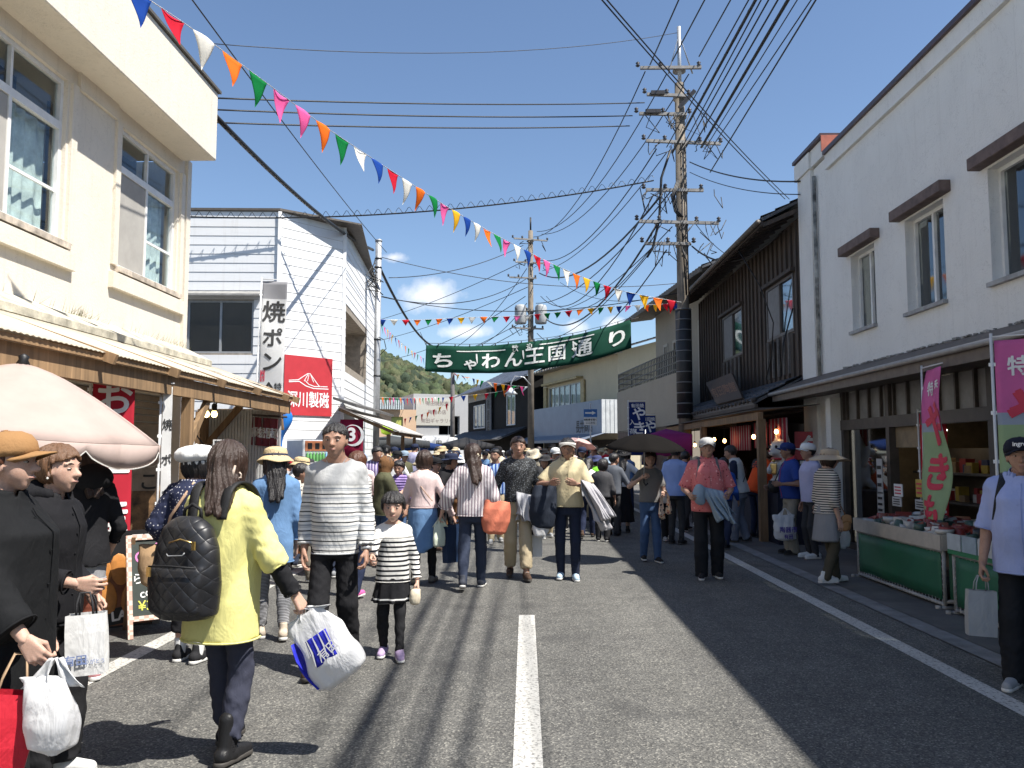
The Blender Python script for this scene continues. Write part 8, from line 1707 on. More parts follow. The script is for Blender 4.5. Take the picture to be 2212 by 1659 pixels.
# 10 pale pink top with denim tied round the waist
K10 = P['pink'] = person('person in a pale pink top with a blue denim jacket tied at the waist', PX(916, 9.9), face=176, H=1.56, b=1.16, lod=1, hair=('bob', 'b'), top=dict(m=PNK, hem=.57, ease=.018, sl=1.9, se=.006, fo=.007, name='cardigan'), bot=[dict(m=BLK, kind='leggings', hemr=.03), dict(m=DENL, kind='skirt', hem=.245, flare=.10, fold=(.07, 5, 2), waist=.63, ease=.016, cut=lambda Q: np.where(Q[..., 0] > .06, .40+.55*(Q[..., 0]-.06)-Q[..., 2], -1).astype(f32))], shoe=(fabric('shoe_taupe', (.20, .18, .15)), SOLE_K), arms=((.1, .5, -.6), (.40, .10, -.88)), legs=(-.05, .12), curl=(.5, .9))
hw = K10['W'](K10['WR'][1]+(K10['WR'][1]-K10['EL'][1])*.3); paper_bag(tuple(hw+Vector((0, 0, -.0))), .9, .34, .44, .08, fabric('bag_navy', (.02, .04, .09), .5), 'flat dark navy bag held beside the denim tied round the waist', hl=.03)
m = MB(); U_ = K10['up']; flat_strap(m, [U_(npv(-.095, .0, K10['zs']+.01)), U_(npv(-.07, -.085, K10['zs']-.02)), U_(npv(.0, -.135, K10['zs']-.14)), U_(npv(.13, -.125, K10['zs']-.30))], .012, .004); m.build('bag_strap', fabric('strap_peach', (.50, .33, .22)), K10['body'])
# 11 vertical striped blouse, coral bag
BS = stripes('blouse_stripes', '#ded7d6', '#8a7680', .034, .42, axis=0, soft=.10)
V11 = P['blouse'] = person('person in a vertically striped blouse with a cream bow in long brown hair', PX(1022, 9.6), face=178, H=1.64, b=1.08, lod=1, hair=('long2', 'b'), head=(20, 0), top=dict(m=BS, hem=.50, ease=.032, sl=1.62, se=.022, cuff=.045, box=.6, fo=.006, name='blouse'), bot=dict(m=JEAN, kind='jeans', hemr=.034, kr=.046), shoe=(fabric('shoe_navy', (.05, .055, .07)), SOLE_W), arms=((.42, .12, -.86), (.24, .14, -.92)), legs=(-.26, .12), curl=(.9, .5))
m = MB(); m.T = V11['HM']
for sg in (-1, 1): m.tube([(.06, -.50, -.03), (.06+sg*.10, -.53, .02), (.06+sg*.17, -.50, -.02), (.06+sg*.09, -.52, -.09), (.06, -.50, -.03)], [.03, .05, .05, .05, .03], 8)
m.build('hair_bow', CRM, V11['body'])
q = V11['W'](npv(.27, -.05, .93)); sh = V11['W'](V11['up'](npv(.12, -.03, V11['zs']+.02))); sack(tuple(q+Vector((.02, 0, .06))), .25, .32, .37, .17, COR, 'coral pink soft shoulder bag hanging at the hip of the striped blouse', strap_to=([q+Vector((-.08, -.02, .04)), sh+Vector((.02, -.06, -.10)), sh+Vector((.0, 0, .02)), q+Vector((.02, .06, .05))],), sr=.014, roll=.1)
hw = V11['W'](V11['WR'][0]+(V11['WR'][0]-V11['EL'][0])*.3); plastic_bag(tuple(hw), .3, .15, .32, .10, fabric('bag_pale_green', (.55, .60, .48), .4), 'thin pale green plastic bag in the hand of the striped blouse', seed=3)
# 12 dark flecked sweater
M12 = P['sweater'] = person('person in a dark flecked sweater and beige cropped trousers walking forward', PX(1119, 10.35), face=4, H=1.735, sex='m', skin='m', lod=1, hair=('short', 'b'), top=dict(m=floral('fleck_sweater', (.022, .023, .024), ['#8b9095', '#3a3d40', '#6a6f73'], 70, .30), hem=.545, ease=.024, sl=1.85, se=.008, cuff=.012, fo=.007, box=.3, name='sweater', open=.16), bot=dict(m=BEI, len=.86, hemr=.046, kr=.05, bare=True), shoe=S_BR, arms=((.18, .30, -.80), (.22, .28, -.80)), legs=(.20, -.16), curl=(.7, .7))
a, c = M12['W'](npv(-.15, .14, .99)), M12['W'](npv(.03, .16, 1.03)); drape(a, c, .30, fabric('cloth_pale_grey', (.46, .46, .48)), 'pale grey cloth tied at the waist of the dark flecked sweater', 3, .03, seed=3, back=.9)
hw = M12['W'](M12['WR'][0]+(M12['WR'][0]-M12['EL'][0])*.3); plastic_bag(tuple(hw), .2, .24, .36, .12, PLAST, 'white plastic bag hanging beside the dark flecked sweater', seed=12)
hw = M12['W'](npv(-.20, -.05, .62)); paper_bag(tuple(hw), .1, .20, .26, .08, PAPERW, 'stiff white paper bag swinging behind the beige trousers', hl=.10)
sack(tuple(M12['W'](npv(-.20, .1, .98))), .2, .28, .26, .14, NYL, 'black waist bag at the side of the dark flecked sweater', seed=9)
# 13 beige polo shirt, visor
B13 = P['polo'] = person('person in a beige polo shirt and white sun visor with both hands at the chest', PX(1226, 10.3), face=-4, H=1.71, sex='f', skin='m', b=1.05, lod=1, hair=('pony', 'k'), hat=('visor', fabric('visor_white', (.62, .60, .56))), top=dict(m=fabric('polo_beige', (.56, .48, .30)), hem=.515, ease=.03, sl=.85, se=.012, box=.6, fo=.008, collar=fabric('polo_beige', (.56, .48, .30))), bot=dict(m=fabric('denim_navy', (.018, .024, .045)), kind='jeans', hemr=.031, kr=.042), shoe=S_B, arms=((-.08, .46, -.36), (.10, .52, -.34)), curl=(.7, .5), legs=(.05, -.04), elbow=((.7, -.6, -.3), (.7, -.6, -.3)), hn=((-.3, -1, .2), (-.3, -1, .2)))
e1 = B13['W'](B13['EL'][1]); w1 = B13['W'](B13['WR'][1]); sack(tuple(e1.lerp(w1, .35)+Vector((0, -.02, -.02))), .1, .34, .52, .20, fabric('bag_navy_cloth', (.022, .028, .042)), 'large dark navy tote hung on the forearm of the beige polo shirt', seed=14)
e1 = B13['W'](B13['EL'][0]); w1 = B13['W'](B13['WR'][0]); drape(e1+Vector((.03, 0, .02)), w1+Vector((.06, -.02, .02)), .50, fabric('cloth_silver', (.40, .39, .41)), 'silver grey jacket draped over the forearm of the beige polo shirt', 4, .035, slant=(.24, 0, 0), seed=6)
# 14 person under the black umbrella
U14 = P['umbrella'] = person('person in a grey T-shirt and blue jeans under a black umbrella', PX(1402, 12.0), face=4, H=1.565, lod=1, hair=('bob', 'b'), top=dict(m=fabric('tee_grey', (.17, .165, .16)), hem=.535, ease=.022, sl=.7, box=.4), bot=dict(m=JEANB, kind='jeans', hemr=.036, kr=.045), shoe=(S_K[0], SOLE_W, 'flat'), arms=((.05, .5, -.55), (.06, .45, -.10)), curl=(.6, 1.2), legs=(.10, -.08), elbow=(None, (.7, -.4, -.6)))
def umbrella(hand, rad, mat_, label, hgt=.62, tilt=(0, 0), ribs=8, drop=.30):
    o = empty('umbrella', hand, 0, label, 'umbrella'); o.rotation_euler = (tilt[0], tilt[1], 0); n = 48
    def s(u, v):
        a = 2*math.pi*u; ph = (u*ribs) % 1; sag = 1-.045*math.sin(math.pi*ph)*v; r = rad*v*sag; return (r*math.cos(a), r*math.sin(a), hgt-drop*rad*1.9*v**1.9*.62-.02*math.sin(math.pi*ph)*v)
    m = MB(); m.grid(lambda u, v: s(u, max(v, .01)), n, 8, .003); m.build('canopy', mat_, o)
    m = MB(); m.tube([(0, 0, -.10), (0, 0, hgt+.06)], .007, 8); m.build('shaft', STEEL, o); m = MB(); m.tube([(0, 0, -.02), (0, 0, -.12), (.03, 0, -.16), (.06, 0, -.13)], .013, 8); m.build('handle', BLACKC, o)
    for i in range(ribs): m = MB(); m.tube([tuple(Vector(s(i/ribs, t))-Vector((0, 0, .012))) for t in (.02, .35, .7, .99)], .004, 4); m.build('rib', STEEL, o)
    return o
hw = U14['W'](U14['WR'][1]+(U14['WR'][1]-U14['EL'][1])*.25); um_ = mat_cloth('umbrella_black', (.012, .011, .0105), .02, .9); um_.node_tree.nodes['Principled BSDF'].inputs['Specular IOR Level'].default_value = 0.02; cu_ = atY(1390, 940, hw.y); umbrella((cu_.x, hw.y, hw.z+.02), .56, um_, 'black open umbrella with a scalloped lace edge over the person in grey', hgt=cu_.z-hw.z, tilt=(.10, .03))
e1 = U14['W'](U14['EL'][0]); w1 = U14['W'](U14['WR'][0]); drape(e1, w1+Vector((.0, -.05, .02)), .34, floral('floral_scarf', '#e8cdb4', ['#b5442e', '#2a2c3a', '#d98a52', '#8c2f3a'], 22, .35), 'orange and cream patterned scarf over the arm of the person with the umbrella', 3, .03, seed=2)
# 15 pink aloha shirt
A15 = P['aloha'] = person('person in a pink patterned shirt and grey cap with a pale blue jacket', PX(1527, 10.45), face=-6, H=1.715, sex='m', skin='m', b=1.16, lod=1, hair=('short', 'g'), hat=('cap', fabric('cap_silver', (.42, .42, .41)), GRY, 10), top=dict(m=floral('aloha_pink', (.58, .16, .16), ['#7a1f26', '#e8b0a8', '#c04a50'], 26, .22), hem=.475, ease=.03, sl=.95, se=.016, cuff=.02, box=.7, belly=.02, fo=.007, collar=fabric('aloha_collar', (.55, .18, .18))), bot=dict(m=fabric('trousers_black', (.015, .016, .019)), hemr=.048, kr=.052), shoe=S_KW, arms=((.10, .42, -.60), (.12, .38, -.62)), curl=(.7, .7), legs=(-.03, .08))
m = MB()
for sd in (-1, 1): flat_strap(m, strap_on(A15, sd, None)[1:6], .042, .010)
m.build('backpack_strap', fabric('strap_grey', (.12, .12, .125)), A15['body'])
w0, w1 = A15['W'](npv(.13, .25, 1.10)), A15['W'](npv(-.15, .25, 1.04)); drape(w0, w1, .36, GRB, 'pale blue grey jacket draped across the arms over the pink patterned shirt', 4, .035, slant=(.20, -.02, 0), seed=8, back=.8, gap=.05, taper=.25)
F = Field(); q = A15['W'](npv(.13, .27, 1.03)); F.ell(tuple(q), npv(.085, .07, .13), .02); F.dsp.append(wrinkle(4, .014, 24)); mesh_np('bundled_cloth', [F.mesh(.014)], GRB, None, label='rolled pale blue grey cloth bundle held at the chest of the pink shirt', cat='cloth')
# 16-22 right-hand visitors
person('person in a white shirt and long black skirt walking away', PX(1345, 16.2), face=172, H=1.6, lod=1, hair=('long2', 'k'), hat=('brim', BLK), top=dict(m=WHT, hem=.55, ease=.02, sl=1.85, se=.012), bot=dict(m=BLK, kind='skirt', hem=.13, flare=.45), shoe=S_K, arms=((.14, .05, -.96), (.5, .3, -.45)))
person('person in a light blue shirt and wide black hat browsing by the stall', PX(1458, 14.2), face=150, H=1.66, sex='m', skin='m', lod=1, hat=('brim', BLK, BLK), top=dict(m=SKY, hem=.49, ease=.026, sl=.9, box=.6), bot=dict(m=BLK2), arms=((.1, .3, -.8), (.14, .3, -.85)))
V17 = person('person in a white vest over a navy T-shirt leaning towards the stall', PX(1597, 14.45), face=-118, H=1.66, sex='m', skin='m', lod=1, hair=('short', 'k'), lean=R(10), top=[dict(m=NAVY, hem=.52, ease=.02, sl=.85, se=.012), dict(m=fabric('vest_white', (.48, .49, .48)), hem=.50, ease=.034, sl=0, box=.6, name='vest')], bot=dict(m=fabric('trousers_bluegrey', (.17, .19, .24)), hemr=.046, kr=.05), shoe=S_K, arms=((.16, .12, -.95), (.2, .3, -.85)), legs=(.10, -.08))
m = MB(); flat_strap(m, [V17['up'](npv(.07, -.02, V17['zs']+.03)), V17['up'](npv(.05, -.12, V17['zs']-.05)), V17['up'](npv(-.03, -.17, V17['zs']-.2)), V17['up'](npv(-.15, -.12, V17['zs']-.36))], .035, .006); m.build('bag_strap', NYL, V17['body'])
O18 = person('person in a bright orange festival coat bending over the stall counter', PX(1630, 15.2), face=118, H=1.66, sex='m', skin='m', lod=1, lean=R(28), hair=('short', 'k'), top=dict(m=ORN, hem=.46, ease=.05, sl=1.4, se=.03, cuff=.05, box=.9, name='coat'), bot=dict(m=NAVY), arms=((.1, .5, -.7), (.1, .5, -.7)), bodyy=0)
m = MB(); cpt = O18['up'](npv(0, -.195, O18['zs']-.10)); m.T = Matrix.Translation(tuple(float(v) for v in cpt)) @ Matrix.Rotation(R(-28), 4, 'X'); put_text(m, '祭', .2, (0, 0), .03, y=-.012); m.build('back_print', LBLACK, O18['body'])
B19 = person('person in a blue polo shirt and navy cap looking at the stall', PX(1706, 12.75), face=-84, H=1.67, sex='m', skin='d', lod=1, hair=('short', 'k'), hat=('cap', fabric('cap_navy', (.02, .035, .13)), fabric('cap_navy', (.02, .035, .13)), 6), top=dict(m=fabric('polo_blue', (.025, .055, .24)), hem=.50, ease=.026, sl=.85, se=.01, box=.6, belly=.02, collar=fabric('collar_red', (.4, .05, .06))), bot=dict(m=fabric('trousers_stone', (.26, .235, .19)), hemr=.046, kr=.05), shoe=S_K, arms=((.1, .45, -.5), (.1, .45, -.6)), curl=(.9, .9))
sack(tuple(B19['W'](npv(.10, .20, 1.10))), 0, .20, .18, .13, NYL, 'black camera bag at the front of the blue polo shirt', strap_to=([B19['W'](npv(.1, .2, 1.1)), B19['W'](B19['up'](npv(.06, .10, B19['zs']-.02))), B19['W'](B19['up'](npv(.05, -.03, B19['zs']+.04)))],), sr=.009)
B19a = B19['W'](B19['WR'][0]+npv(0, .05, -.02)); plastic_bag((B19['W'](npv(.2, .02, .70)).x-.12, 12.55, .70), .1, .34, .46, .18, PLAST, 'white plastic bag with purple print near the blue polo shirt', seed=21, prints=lambda o: (lambda m: (put_text(m, '陶器市', .09, (0, -.30), .03, y=-.115), put_text(m, '有田', .07, (0, -.40), .03, y=-.115), m.build('print', fabric('print_purple', (.12, .08, .32)), o)))(MB()))
C20 = person('person in a white cap and lavender blue shirt behind the blue polo shirt', PX(1750, 12.3), face=-80, H=1.66, sex='m', skin='m', lod=1, hat=('cap', WHT, WHT, 6), top=dict(m=LAV, hem=.49, ease=.028, sl=.9, box=.6), bot=dict(m=BLK2), shoe=S_W)
backpack(C20, 'cream canvas backpack worn by the person in the white cap', CRM, CRM, 0, .32, .44, .18, straps=False)
S21 = person('person in a wide beige sun hat and navy striped top by the goods table', PX(1784, 9.95), face=104, H=1.575, b=1.05, lod=1, hair=('bob', 'b'), head=(0, -6), hat=('wide', fabric('hat_beige', (.44, .35, .25), bs=60), fabric('hat_beige2', (.40, .31, .22)), 4), top=dict(m=stripes('navy_stripes', '#c9c3b8', '#20242f', .028, .46), hem=.52, ease=.024, sl=1.35, se=.01, cuff=.018, box=.5), bot=[dict(m=OLV, hemr=.040, kr=.045), dict(m=fabric('cardigan_grey', (.24, .245, .26)), kind='skirt', hem=.31, flare=.12, fold=(.06, 5, 1), waist=.62, ease=.02, cut=lambda Q: np.where(Q[..., 1] > .03, .52+1.6*(Q[..., 1]-.03)-Q[..., 2], -1).astype(f32))], shoe=S_W, arms=((.1, .3, -.85), (.14, .04, -.97)), legs=(.14, -.12))
q = S21['W'](npv(.20, .10, .80)); sack(tuple(q), .1, .12, .17, .06, TAN, 'small tan leather pouch at the hip of the striped top', strap_to=([q, S21['W'](npv(.17, -.02, 1.05)), S21['W'](S21['up'](npv(.06, -.05, S21['zs']+.03)))],), sr=.006, flap=TAN)
plastic_bag(tuple(S21['W'](npv(-.12, .24, .74))), .4, .26, .34, .12, PLAST, 'white plastic bag in front of the person in the wide beige hat', seed=17)
# 23 right edge, navy cap, pale blue shirt
R23 = P['rightman'] = person('person in a navy cap and pale blue shirt at the right edge', PX(2204, 5.7), face=-38, H=1.635, sex='m', skin='m', b=1.10, lod=0, head=(10, 2), hair=('short', 'k'), hat=('cap', fabric('cap_dark_navy', (.012, .014, .026)), fabric('cap_dark_navy', (.012, .014, .026)), 6), top=dict(m=fabric('shirt_pale_blue', (.34, .40, .66), bs=14), hem=.455, ease=.034, sl=.98, se=.016, cuff=.018, box=.75, belly=.025, fo=.008, wr=.006, collar=fabric('shirt_pale_blue', (.34, .40, .66))), bot=dict(m=fabric('trousers_black', (.015, .016, .019)), hemr=.046, kr=.05), shoe=S_G, arms=((.14, .12, -.95), (.16, .16, -.95)), curl=(.6, 1.0), legs=(.02, .10))
m = MB(); m.T = R23['HM'] @ Matrix.Translation((0, -.05, .16)) @ Matrix.Rotation(R(6), 4, 'X')
put_text(m, 'ingrex', .17, (0, 0), .035, warp=lambda u, z: (-u if False else .44*math.sin(-u/.44), .44*1.15*math.cos(-u/.44)+.006, .13+z)) ; m.build('cap_lettering', LWHITE, R23['body'])
m = MB()
for sd in (-1, 1): flat_strap(m, strap_on(R23, sd, None)[1:6], .055, .012)
m.build('backpack_strap', NYL, R23['body'])
m = MB(); m.T = Matrix.Identity(4)
hw = R23['W'](R23['WR'][1]+(R23['WR'][1]-R23['EL'][1])*.34); paper_bag(tuple(hw), -.2, .18, .30, .08, fabric('bag_silver', (.33, .34, .35), .5), 'grey and white plastic carrier held by the person in the navy cap', hl=.10, roll=.04)
person('person with brown hair in a white striped top behind the father', PX(770, 9.0), face=165, H=1.55, lod=1, hair=('long', 'r'), top=dict(m=stripes('white_stripes', '#dcd8d2', '#33363d', .03, .3), hem=.5, ease=.022), bot=dict(m=NAVY, kind='leggings', hemr=.03), shoe=S_PK, legs=(.12, -.14))
# ---- the crowd further along: (x, y of head top, distance, facing, sex, hair, hat, top, bottom, label)
FL1 = floral('camo_grey', '#b9b3a6', ['#5b574f', '#8b867b', '#3d3b37'], 30, .35); PLD = stripes('plaid_purple', '#b8aec8', '#5a4c7c', .05, .5, axis=0); PST = stripes('purple_stripes', '#b9a0d8', '#3e2a66', .04, .5); CHK = stripes('check_blue', '#9fb6d8', '#2f4f94', .06, .5, axis=0)
SHW = floral('shawl', '#d8b54a', ['#a82a24', '#f0e2b0', '#7c5a1a'], 9, .5)
def H_(k, a, b_=None): return (k, a, b_ or a)
CROWD = [
 (612, 983, 12.2, 170, 'm', 'k', H_('cap', RED_), GRY, BLK2, 'person in a red cap behind the straw hat with navy ribbon'),
 (634, 980, 11.4, 150, 'f', 'b', H_('bucket', STRAW, BLK), WHT, JEAN, 'person in a straw hat with a black band near the drinks machine'),
 (664, 986, 12.6, 20, 'f', 'b', H_('brim', BLK2, GRY), BLK, BLK, 'person in a black mesh brimmed hat in front of the drinks machine'),
 (640, 1003, 9.9, 88, 'm', 'k', None, FL1, fabric('trousers_taupe', (.16, .14, .11)), 'person with dark hair in a grey camouflage shirt by the orange stool'),
 (779, 972, 12.0, 160, 'm', 'k', H_('cap', fabric('cap_pale_blue', (.30, .38, .52))), PNK, JEAN, 'person in a pale blue cap behind the father and child'),
 (811, 962, 14.2, 10, 'm', 'k', None, PLD, JEAN, 'tall person in a purple plaid shirt under the number three awning'),
 (828, 985, 11.4, 130, 'f', 'b', 'hood', KHAK, JEANB, 'person in a brown hood and khaki quilted jacket'),
 (864, 996, 12.8, -35, 'f', 'k', None, PST, JEANB, 'person in a purple striped shirt and denim vest'),
 (851, 968, 16.5, 170, 'm', 'k', H_('cap', BLK), WHT, BLK2, 'person in a black cap and white shirt in the far crowd'),
 (872, 970, 18.5, 20, 'm', 'k', H_('cap', GRB), KHAK, BLK2, 'person in a grey blue cap and olive shirt in the far crowd'),
 (938, 984, 13.4, 20, 'f', 'k', H_('cap', BLK), BLK, BLK, 'person in a black cap and black coat beside the pink top'),
 (962, 974, 13.0, 60, 'f', 'k', H_('brim', NAVY), BLK, BLK, 'person in a black brimmed hat and black dress'),
 (976, 1000, 14.6, 170, 'f', 'b', None, SHW, BRN_, 'person in a yellow and red patterned shawl'),
 (992, 983, 17.5, 175, 'f', 'k', H_('bucket', WHT), DENL, JEAN, 'person in a white bucket hat and denim shirt'),
 (1071, 968, 14.4, 5, 'm', 'k', None, CHK, BEI, 'person in a blue checked shirt between the blouse and the dark sweater'),
 (1092, 985, 16.0, 175, 'm', 'g', H_('cap', GRY), fabric('shirt_ecru', (.42, .42, .36)), GRY, 'person in a pale ecru shirt seen behind the coral bag'),
 (1150, 966, 13.0, 160, 'f', 'b', H_('bucket', CRM, CRM), BLK2, BLK, 'person in a cream hat and cream scarf behind the dark sweater'),
 (1180, 978, 15.2, 10, 'f', 'k', H_('brim', BLK2), NAVY, BEI, 'person in a dark sun hat left of the beige polo shirt'),
 (1195, 963, 17.0, 15, 'm', 'k', H_('cap', WHT), BLK2, BLK, 'person in a white cap left of the beige polo shirt'),
 (1286, 980, 17.4, 165, 'f', 'k', H_('bucket', fabric('hat_navy', (.05, .06, .14))), GRN_, JEAN, 'person in a navy bucket hat and lime green vest'),
 (1309, 984, 17.0, 150, 'f', 'k', H_('bucket', GRB), fabric('top_pale_blue', (.33, .40, .50)), BLK2, 'person in a pale blue bucket hat with a navy backpack'),
 (1268, 986, 15.2, 170, 'f', 'k', None, WHT, NAVY, 'person with black hair in a white top right of the beige polo shirt'),
 (1258, 969, 20.0, 10, 'f', 'k', H_('cap', RED_), WHT, BLK2, 'person in a red hat under the pink umbrella'),
 (1437, 1004, 14.8, 5, 'f', 'k', None, WHT, BLK, 'person in a white T-shirt and black overalls behind the umbrella'),
 (1476, 972, 16.4, 130, 'm', 'k', None, BLU, BLK2, 'person in a royal blue coat behind the pink patterned shirt'),
 (1560, 985, 13.6, 150, 'm', 'k', None, BLU, NAVY, 'person in a blue coat right behind the pink patterned shirt'),
 (1322, 978, 15.6, 155, 'm', 'k', None, fabric('top_slate', (.10, .11, .13)), BLK2, 'person in a slate top beside the white shirt and long black skirt'),
 (1212, 984, 16.4, 175, 'f', 'b', None, BLK, BLK, 'person in black with brown hair between the white cap and beige polo'),
 (1250, 985, 17.8, 165, 'm', 'k', H_('cap', BLK), BLK2, NAVY, 'person in a charcoal top and black cap behind the beige polo'),
 (1300, 990, 14.6, 170, 'f', 'k', None, fabric('top_dark_grey', (.06, .06, .065)), BLK, 'person in a dark grey top right behind the silver grey jacket'),
 (1166, 990, 17.6, 172, 'f', 'k', None, JEANB, BLK2, 'person in a denim top deep behind the dark flecked sweater'),
 (905, 990, 15.8, 172, 'f', 'b', H_('bucket', BEI), WHT, BLK, 'person in a beige bucket hat behind the pale pink top'),
 (742, 985, 10.4, 172, 'm', 'k', H_('cap', NAVY), GRY, JEAN, 'person in a navy cap directly behind the tall father'),
 (1505, 984, 17.5, 160, 'm', 'g', H_('cap', BEI), BEI, BLK2, 'person in a beige cap deep under the striped curtains'),
]
for i, (x, yt, d, fc, sx, hr, ht, tp, bt, lab) in enumerate(CROWD):
    rr = random.Random(100+i); hh_ = atY(x, yt, d).z; Hh = min(1.80, max(1.42, hh_-(.035 if ht and ht != 'hood' else .01)))
    hat_ = None
    if ht == 'hood': hat_ = ('hood', BRN_)
    elif ht: hat_ = (ht[0], ht[1], ht[2], 8)
    st = rr.uniform(-.2, .2)
    q = person(lab, PX(x, d), face=fc, H=Hh, sex=sx, b=rr.uniform(1.0, 1.12), lod=1 if d < 13 else 2, skin='m' if sx == 'm' else rr.choice(['f', 'm']), hair=('short' if sx == 'm' else rr.choice(['bob', 'long', 'pony', 'bun']), hr), hat=hat_, top=dict(m=tp, hem=rr.uniform(.46, .53), ease=rr.uniform(.018, .034), sl=rr.choice([.8, 1.4, 1.85]), se=.008, box=rr.uniform(.3, .8)), bot=dict(m=bt, hemr=.040, kr=.046), shoe=rr.choice([S_W, S_K, S_KW, S_BR, S_G]), arms=(rr.choice([(.12, rr.uniform(-.1, .5), -.85), (.1, .5, -.45), (.16, .1, -.95)]), rr.choice([(.12, rr.uniform(-.1, .5), -.85), (.05, .5, -.3), (.2, .2, -.9)])), legs=(st, -st), head=(rr.uniform(-40, 40), rr.uniform(-14, 4)), twist=rr.uniform(-.22, .22), lean=R(rr.uniform(-2, 9)))
    if 'navy backpack' in lab: backpack(q, 'navy backpack on the person in the pale blue bucket hat', NAVY, NAVY, 0, .3, .42, .17)
    if 'ecru' in lab: backpack(q, 'bright blue backpack seen between the coral bag and the dark sweater', fabric('pack_blue', (.05, .15, .42)), NAVY, 0, .3, .42, .17)
    if 'cream scarf' in lab:
        A_ = Field(); nb = q['up'](npv(0, 0, q['zs']+.02)); A_.cone(nb+npv(-.05, .0, .03), nb+npv(.05, .0, .03), .075, .075, .03); A_.cone(nb+npv(.03, -.07, .02), nb+npv(.08, -.14, -.25), .05, .05, .03); A_.dsp.append(wrinkle(3, .008, 22)); mesh_np('scarf', [A_.mesh(.02)], CRM, q['body'])
    if 'red hat' in lab: umbrella((q['W'](q['WR'][1]).x, d-.1, 1.30), .46, mat_cloth('umbrella_pink', (.74, .52, .49), .35), 'small pale pink parasol in the far crowd', hgt=atY(1255, 946, d).z-1.30, tilt=(-.2, .15))
# ---- far crowd filling the bend: every person of their own
rr = random.Random(77); TOPS = [('white', WHT), ('black', BLK), ('grey', GRY), ('navy', NAVY), ('pale blue', SKY), ('denim', DENL), ('beige', BEI), ('pink', PNK), ('red', RED_), ('khaki', KHAK), ('cream', CRM), ('lavender', LAV)]
HATS = [None, None, None, ('cap', 'white', WHT), ('bucket', 'straw', STRAW), ('brim', 'black', BLK), ('cap', 'navy', NAVY), ('bucket', 'beige', BEI), ('cap', 'black', BLK)]
seen = {}; LABS = set()
n_far = 0
for i in range(84):
    d = rr.uniform(18.5, 44); side = rr.random()
    xw = rr.uniform(-3.3, 3.4)+bend(d); x = 1135+xw/d*F_PX
    if x < 800 or x > 1530: continue
    if any(abs(xw-a)+abs(d-b_) < .62 for a, b_ in seen): continue
    seen[(xw, d)] = 1; tn, tm = rr.choice(TOPS); bn, bm_ = rr.choice([('black trousers', BLK), ('jeans', JEAN), ('grey trousers', GRY), ('beige trousers', BEI), ('navy trousers', NAVY)]); ht = rr.choice(HATS); sx = rr.choice('fm'); fc = rr.choice([0, 180, 170, 10, -20, 150, 200]); back_ = 'walking away' if abs(fc) > 90 else 'coming forward'
    hn_ = f'{ht[1]} {"cap" if ht[0] == "cap" else "hat"}' if ht else 'no hat'; place = 'left side' if xw-bend(d) < -1.1 else 'right side' if xw-bend(d) > 1.2 else 'middle'; far = 'nearer' if d < 26 else 'distant' if d < 35 else 'farthest'
    lab = f'person: {tn} top, {bn}, {hn_}, {back_}, {far} crowd, {place}'
    if lab in LABS: continue
    LABS.add(lab)
    st = rr.uniform(-.2, .2)
    person(lab, (xw, d), face=fc, H=rr.gauss(1.60 if sx == 'f' else 1.69, .05), sex=sx, b=rr.uniform(1.0, 1.15), lod=2, skin=rr.choice('fm'), hair=('short' if sx == 'm' else rr.choice(['bob', 'long', 'pony']), rr.choice('kkb')), hat=(ht[0], ht[2], ht[2], 8) if ht else None, top=dict(m=tm, hem=.5, ease=.025, sl=rr.choice([.8, 1.85]), box=.5), bot=dict(m=bm_), shoe=rr.choice([S_W, S_K]), legs=(st, -st), group='distant festival crowd', arms=(rr.choice([(.12, rr.uniform(-.1, .5), -.85), (.1, .5, -.4)]), rr.choice([(.12, rr.uniform(-.1, .5), -.85), (.05, .5, -.3)])), head=(rr.uniform(-40, 40), rr.uniform(-12, 4)), twist=rr.uniform(-.2, .2), lean=R(rr.uniform(-2, 8)))
    n_far += 1
print('FAR', n_far)
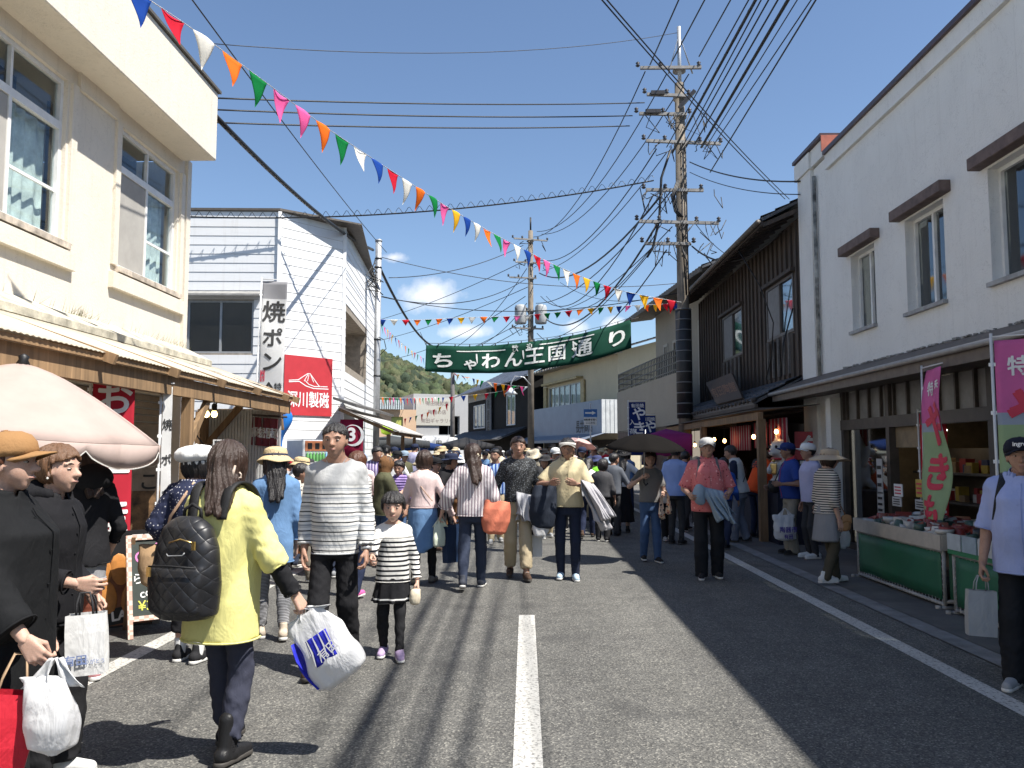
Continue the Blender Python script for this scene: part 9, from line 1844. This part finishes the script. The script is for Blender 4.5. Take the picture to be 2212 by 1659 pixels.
# ---------------------------------------------------------------- white lucky cat statue at the stall
def lucky_cat():
    b_ = atY(1690, 1000, 14.9); o = empty('cat_statue', (b_.x, b_.y, .9), R(-70), 'big white beckoning cat statue with a gold bib beside the striped curtain', 'statue')
    k = 1.12; W_ = plain('glossy_white', (.60, .58, .55), .25, .04); F = Field(); c = lambda x, y, z: npv(x, y, z)*k
    F.ell(c(0, 0, .25), npv(.17, .15, .28)*k, .05); F.ell(c(0, -.02, .62), npv(.19, .165, .17)*k, .04); F.ell(c(0, -.17, .57), npv(.08, .06, .06)*k, .03)
    for sg in (-1, 1): F.cone(c(sg*.11, 0, .72), c(sg*.14, 0, .86), .065*k, .012*k, .03); F.cone(c(sg*.08, -.10, .1), c(sg*.09, -.16, .03), .07*k, .06*k, .03)
    F.cone(c(.15, -.04, .40), c(.20, -.10, .62), .06*k, .06*k, .04); F.cone(c(-.14, -.06, .38), c(-.10, -.17, .28), .06*k, .055*k, .04); mesh_np('cat_body', [F.mesh(.018)], W_, o)
    m = MB(); m.lathe([(.165*k, -.02), (.18*k, 0), (.165*k, .02)], 20, (0, -.01, .47*k), sy=.9); m.build('collar', RED, o); m = MB(); m.lathe([(0, -.04), (.04, 0), (0, .04)], 12, (0, -.16*k, .44*k)); m.build('bell', GOLD, o)
    m = MB(); m.grid(lambda u, v: (.1*(2*u-1)*(1-.3*v), -.165*k-.01*math.sin(u*3.14)-.0*v, .40*k-.2*v), 8, 6, .006); m.build('bib', GOLD, o)
    for sg in (-1, 1):
        m = MB(); m.lathe([(0, -.03), (.02, -.02), (.03, 0), (.02, .02), (0, .03)], 10, (sg*.075*k, -.165*k, .66*k)); m.build('eye', EYE_D, o); m = MB(); m.add([(sg*.115*k, -.035, .75*k), (sg*.15*k, -.03, .75*k), (sg*.135*k, -.03, .82*k)], [(0, 1, 2)]); m.build('inner_ear', LRED, o)
    m = MB(); m.lathe([(0, -.015), (.02, 0), (0, .015)], 8, (0, -.235*k, .59*k)); m.build('nose', LRED, o)
    m = MB(); m.T = Matrix.Translation((b_.x, b_.y, 0)); m.box((0, 0, .45), (.5, .5, .9), R(-70)); m.build('pedestal', plain('navy_counter', (.012, .016, .035), .7, .2), None, 'dark cloth covered pedestal under the white cat statue', 'pedestal')
lucky_cat()
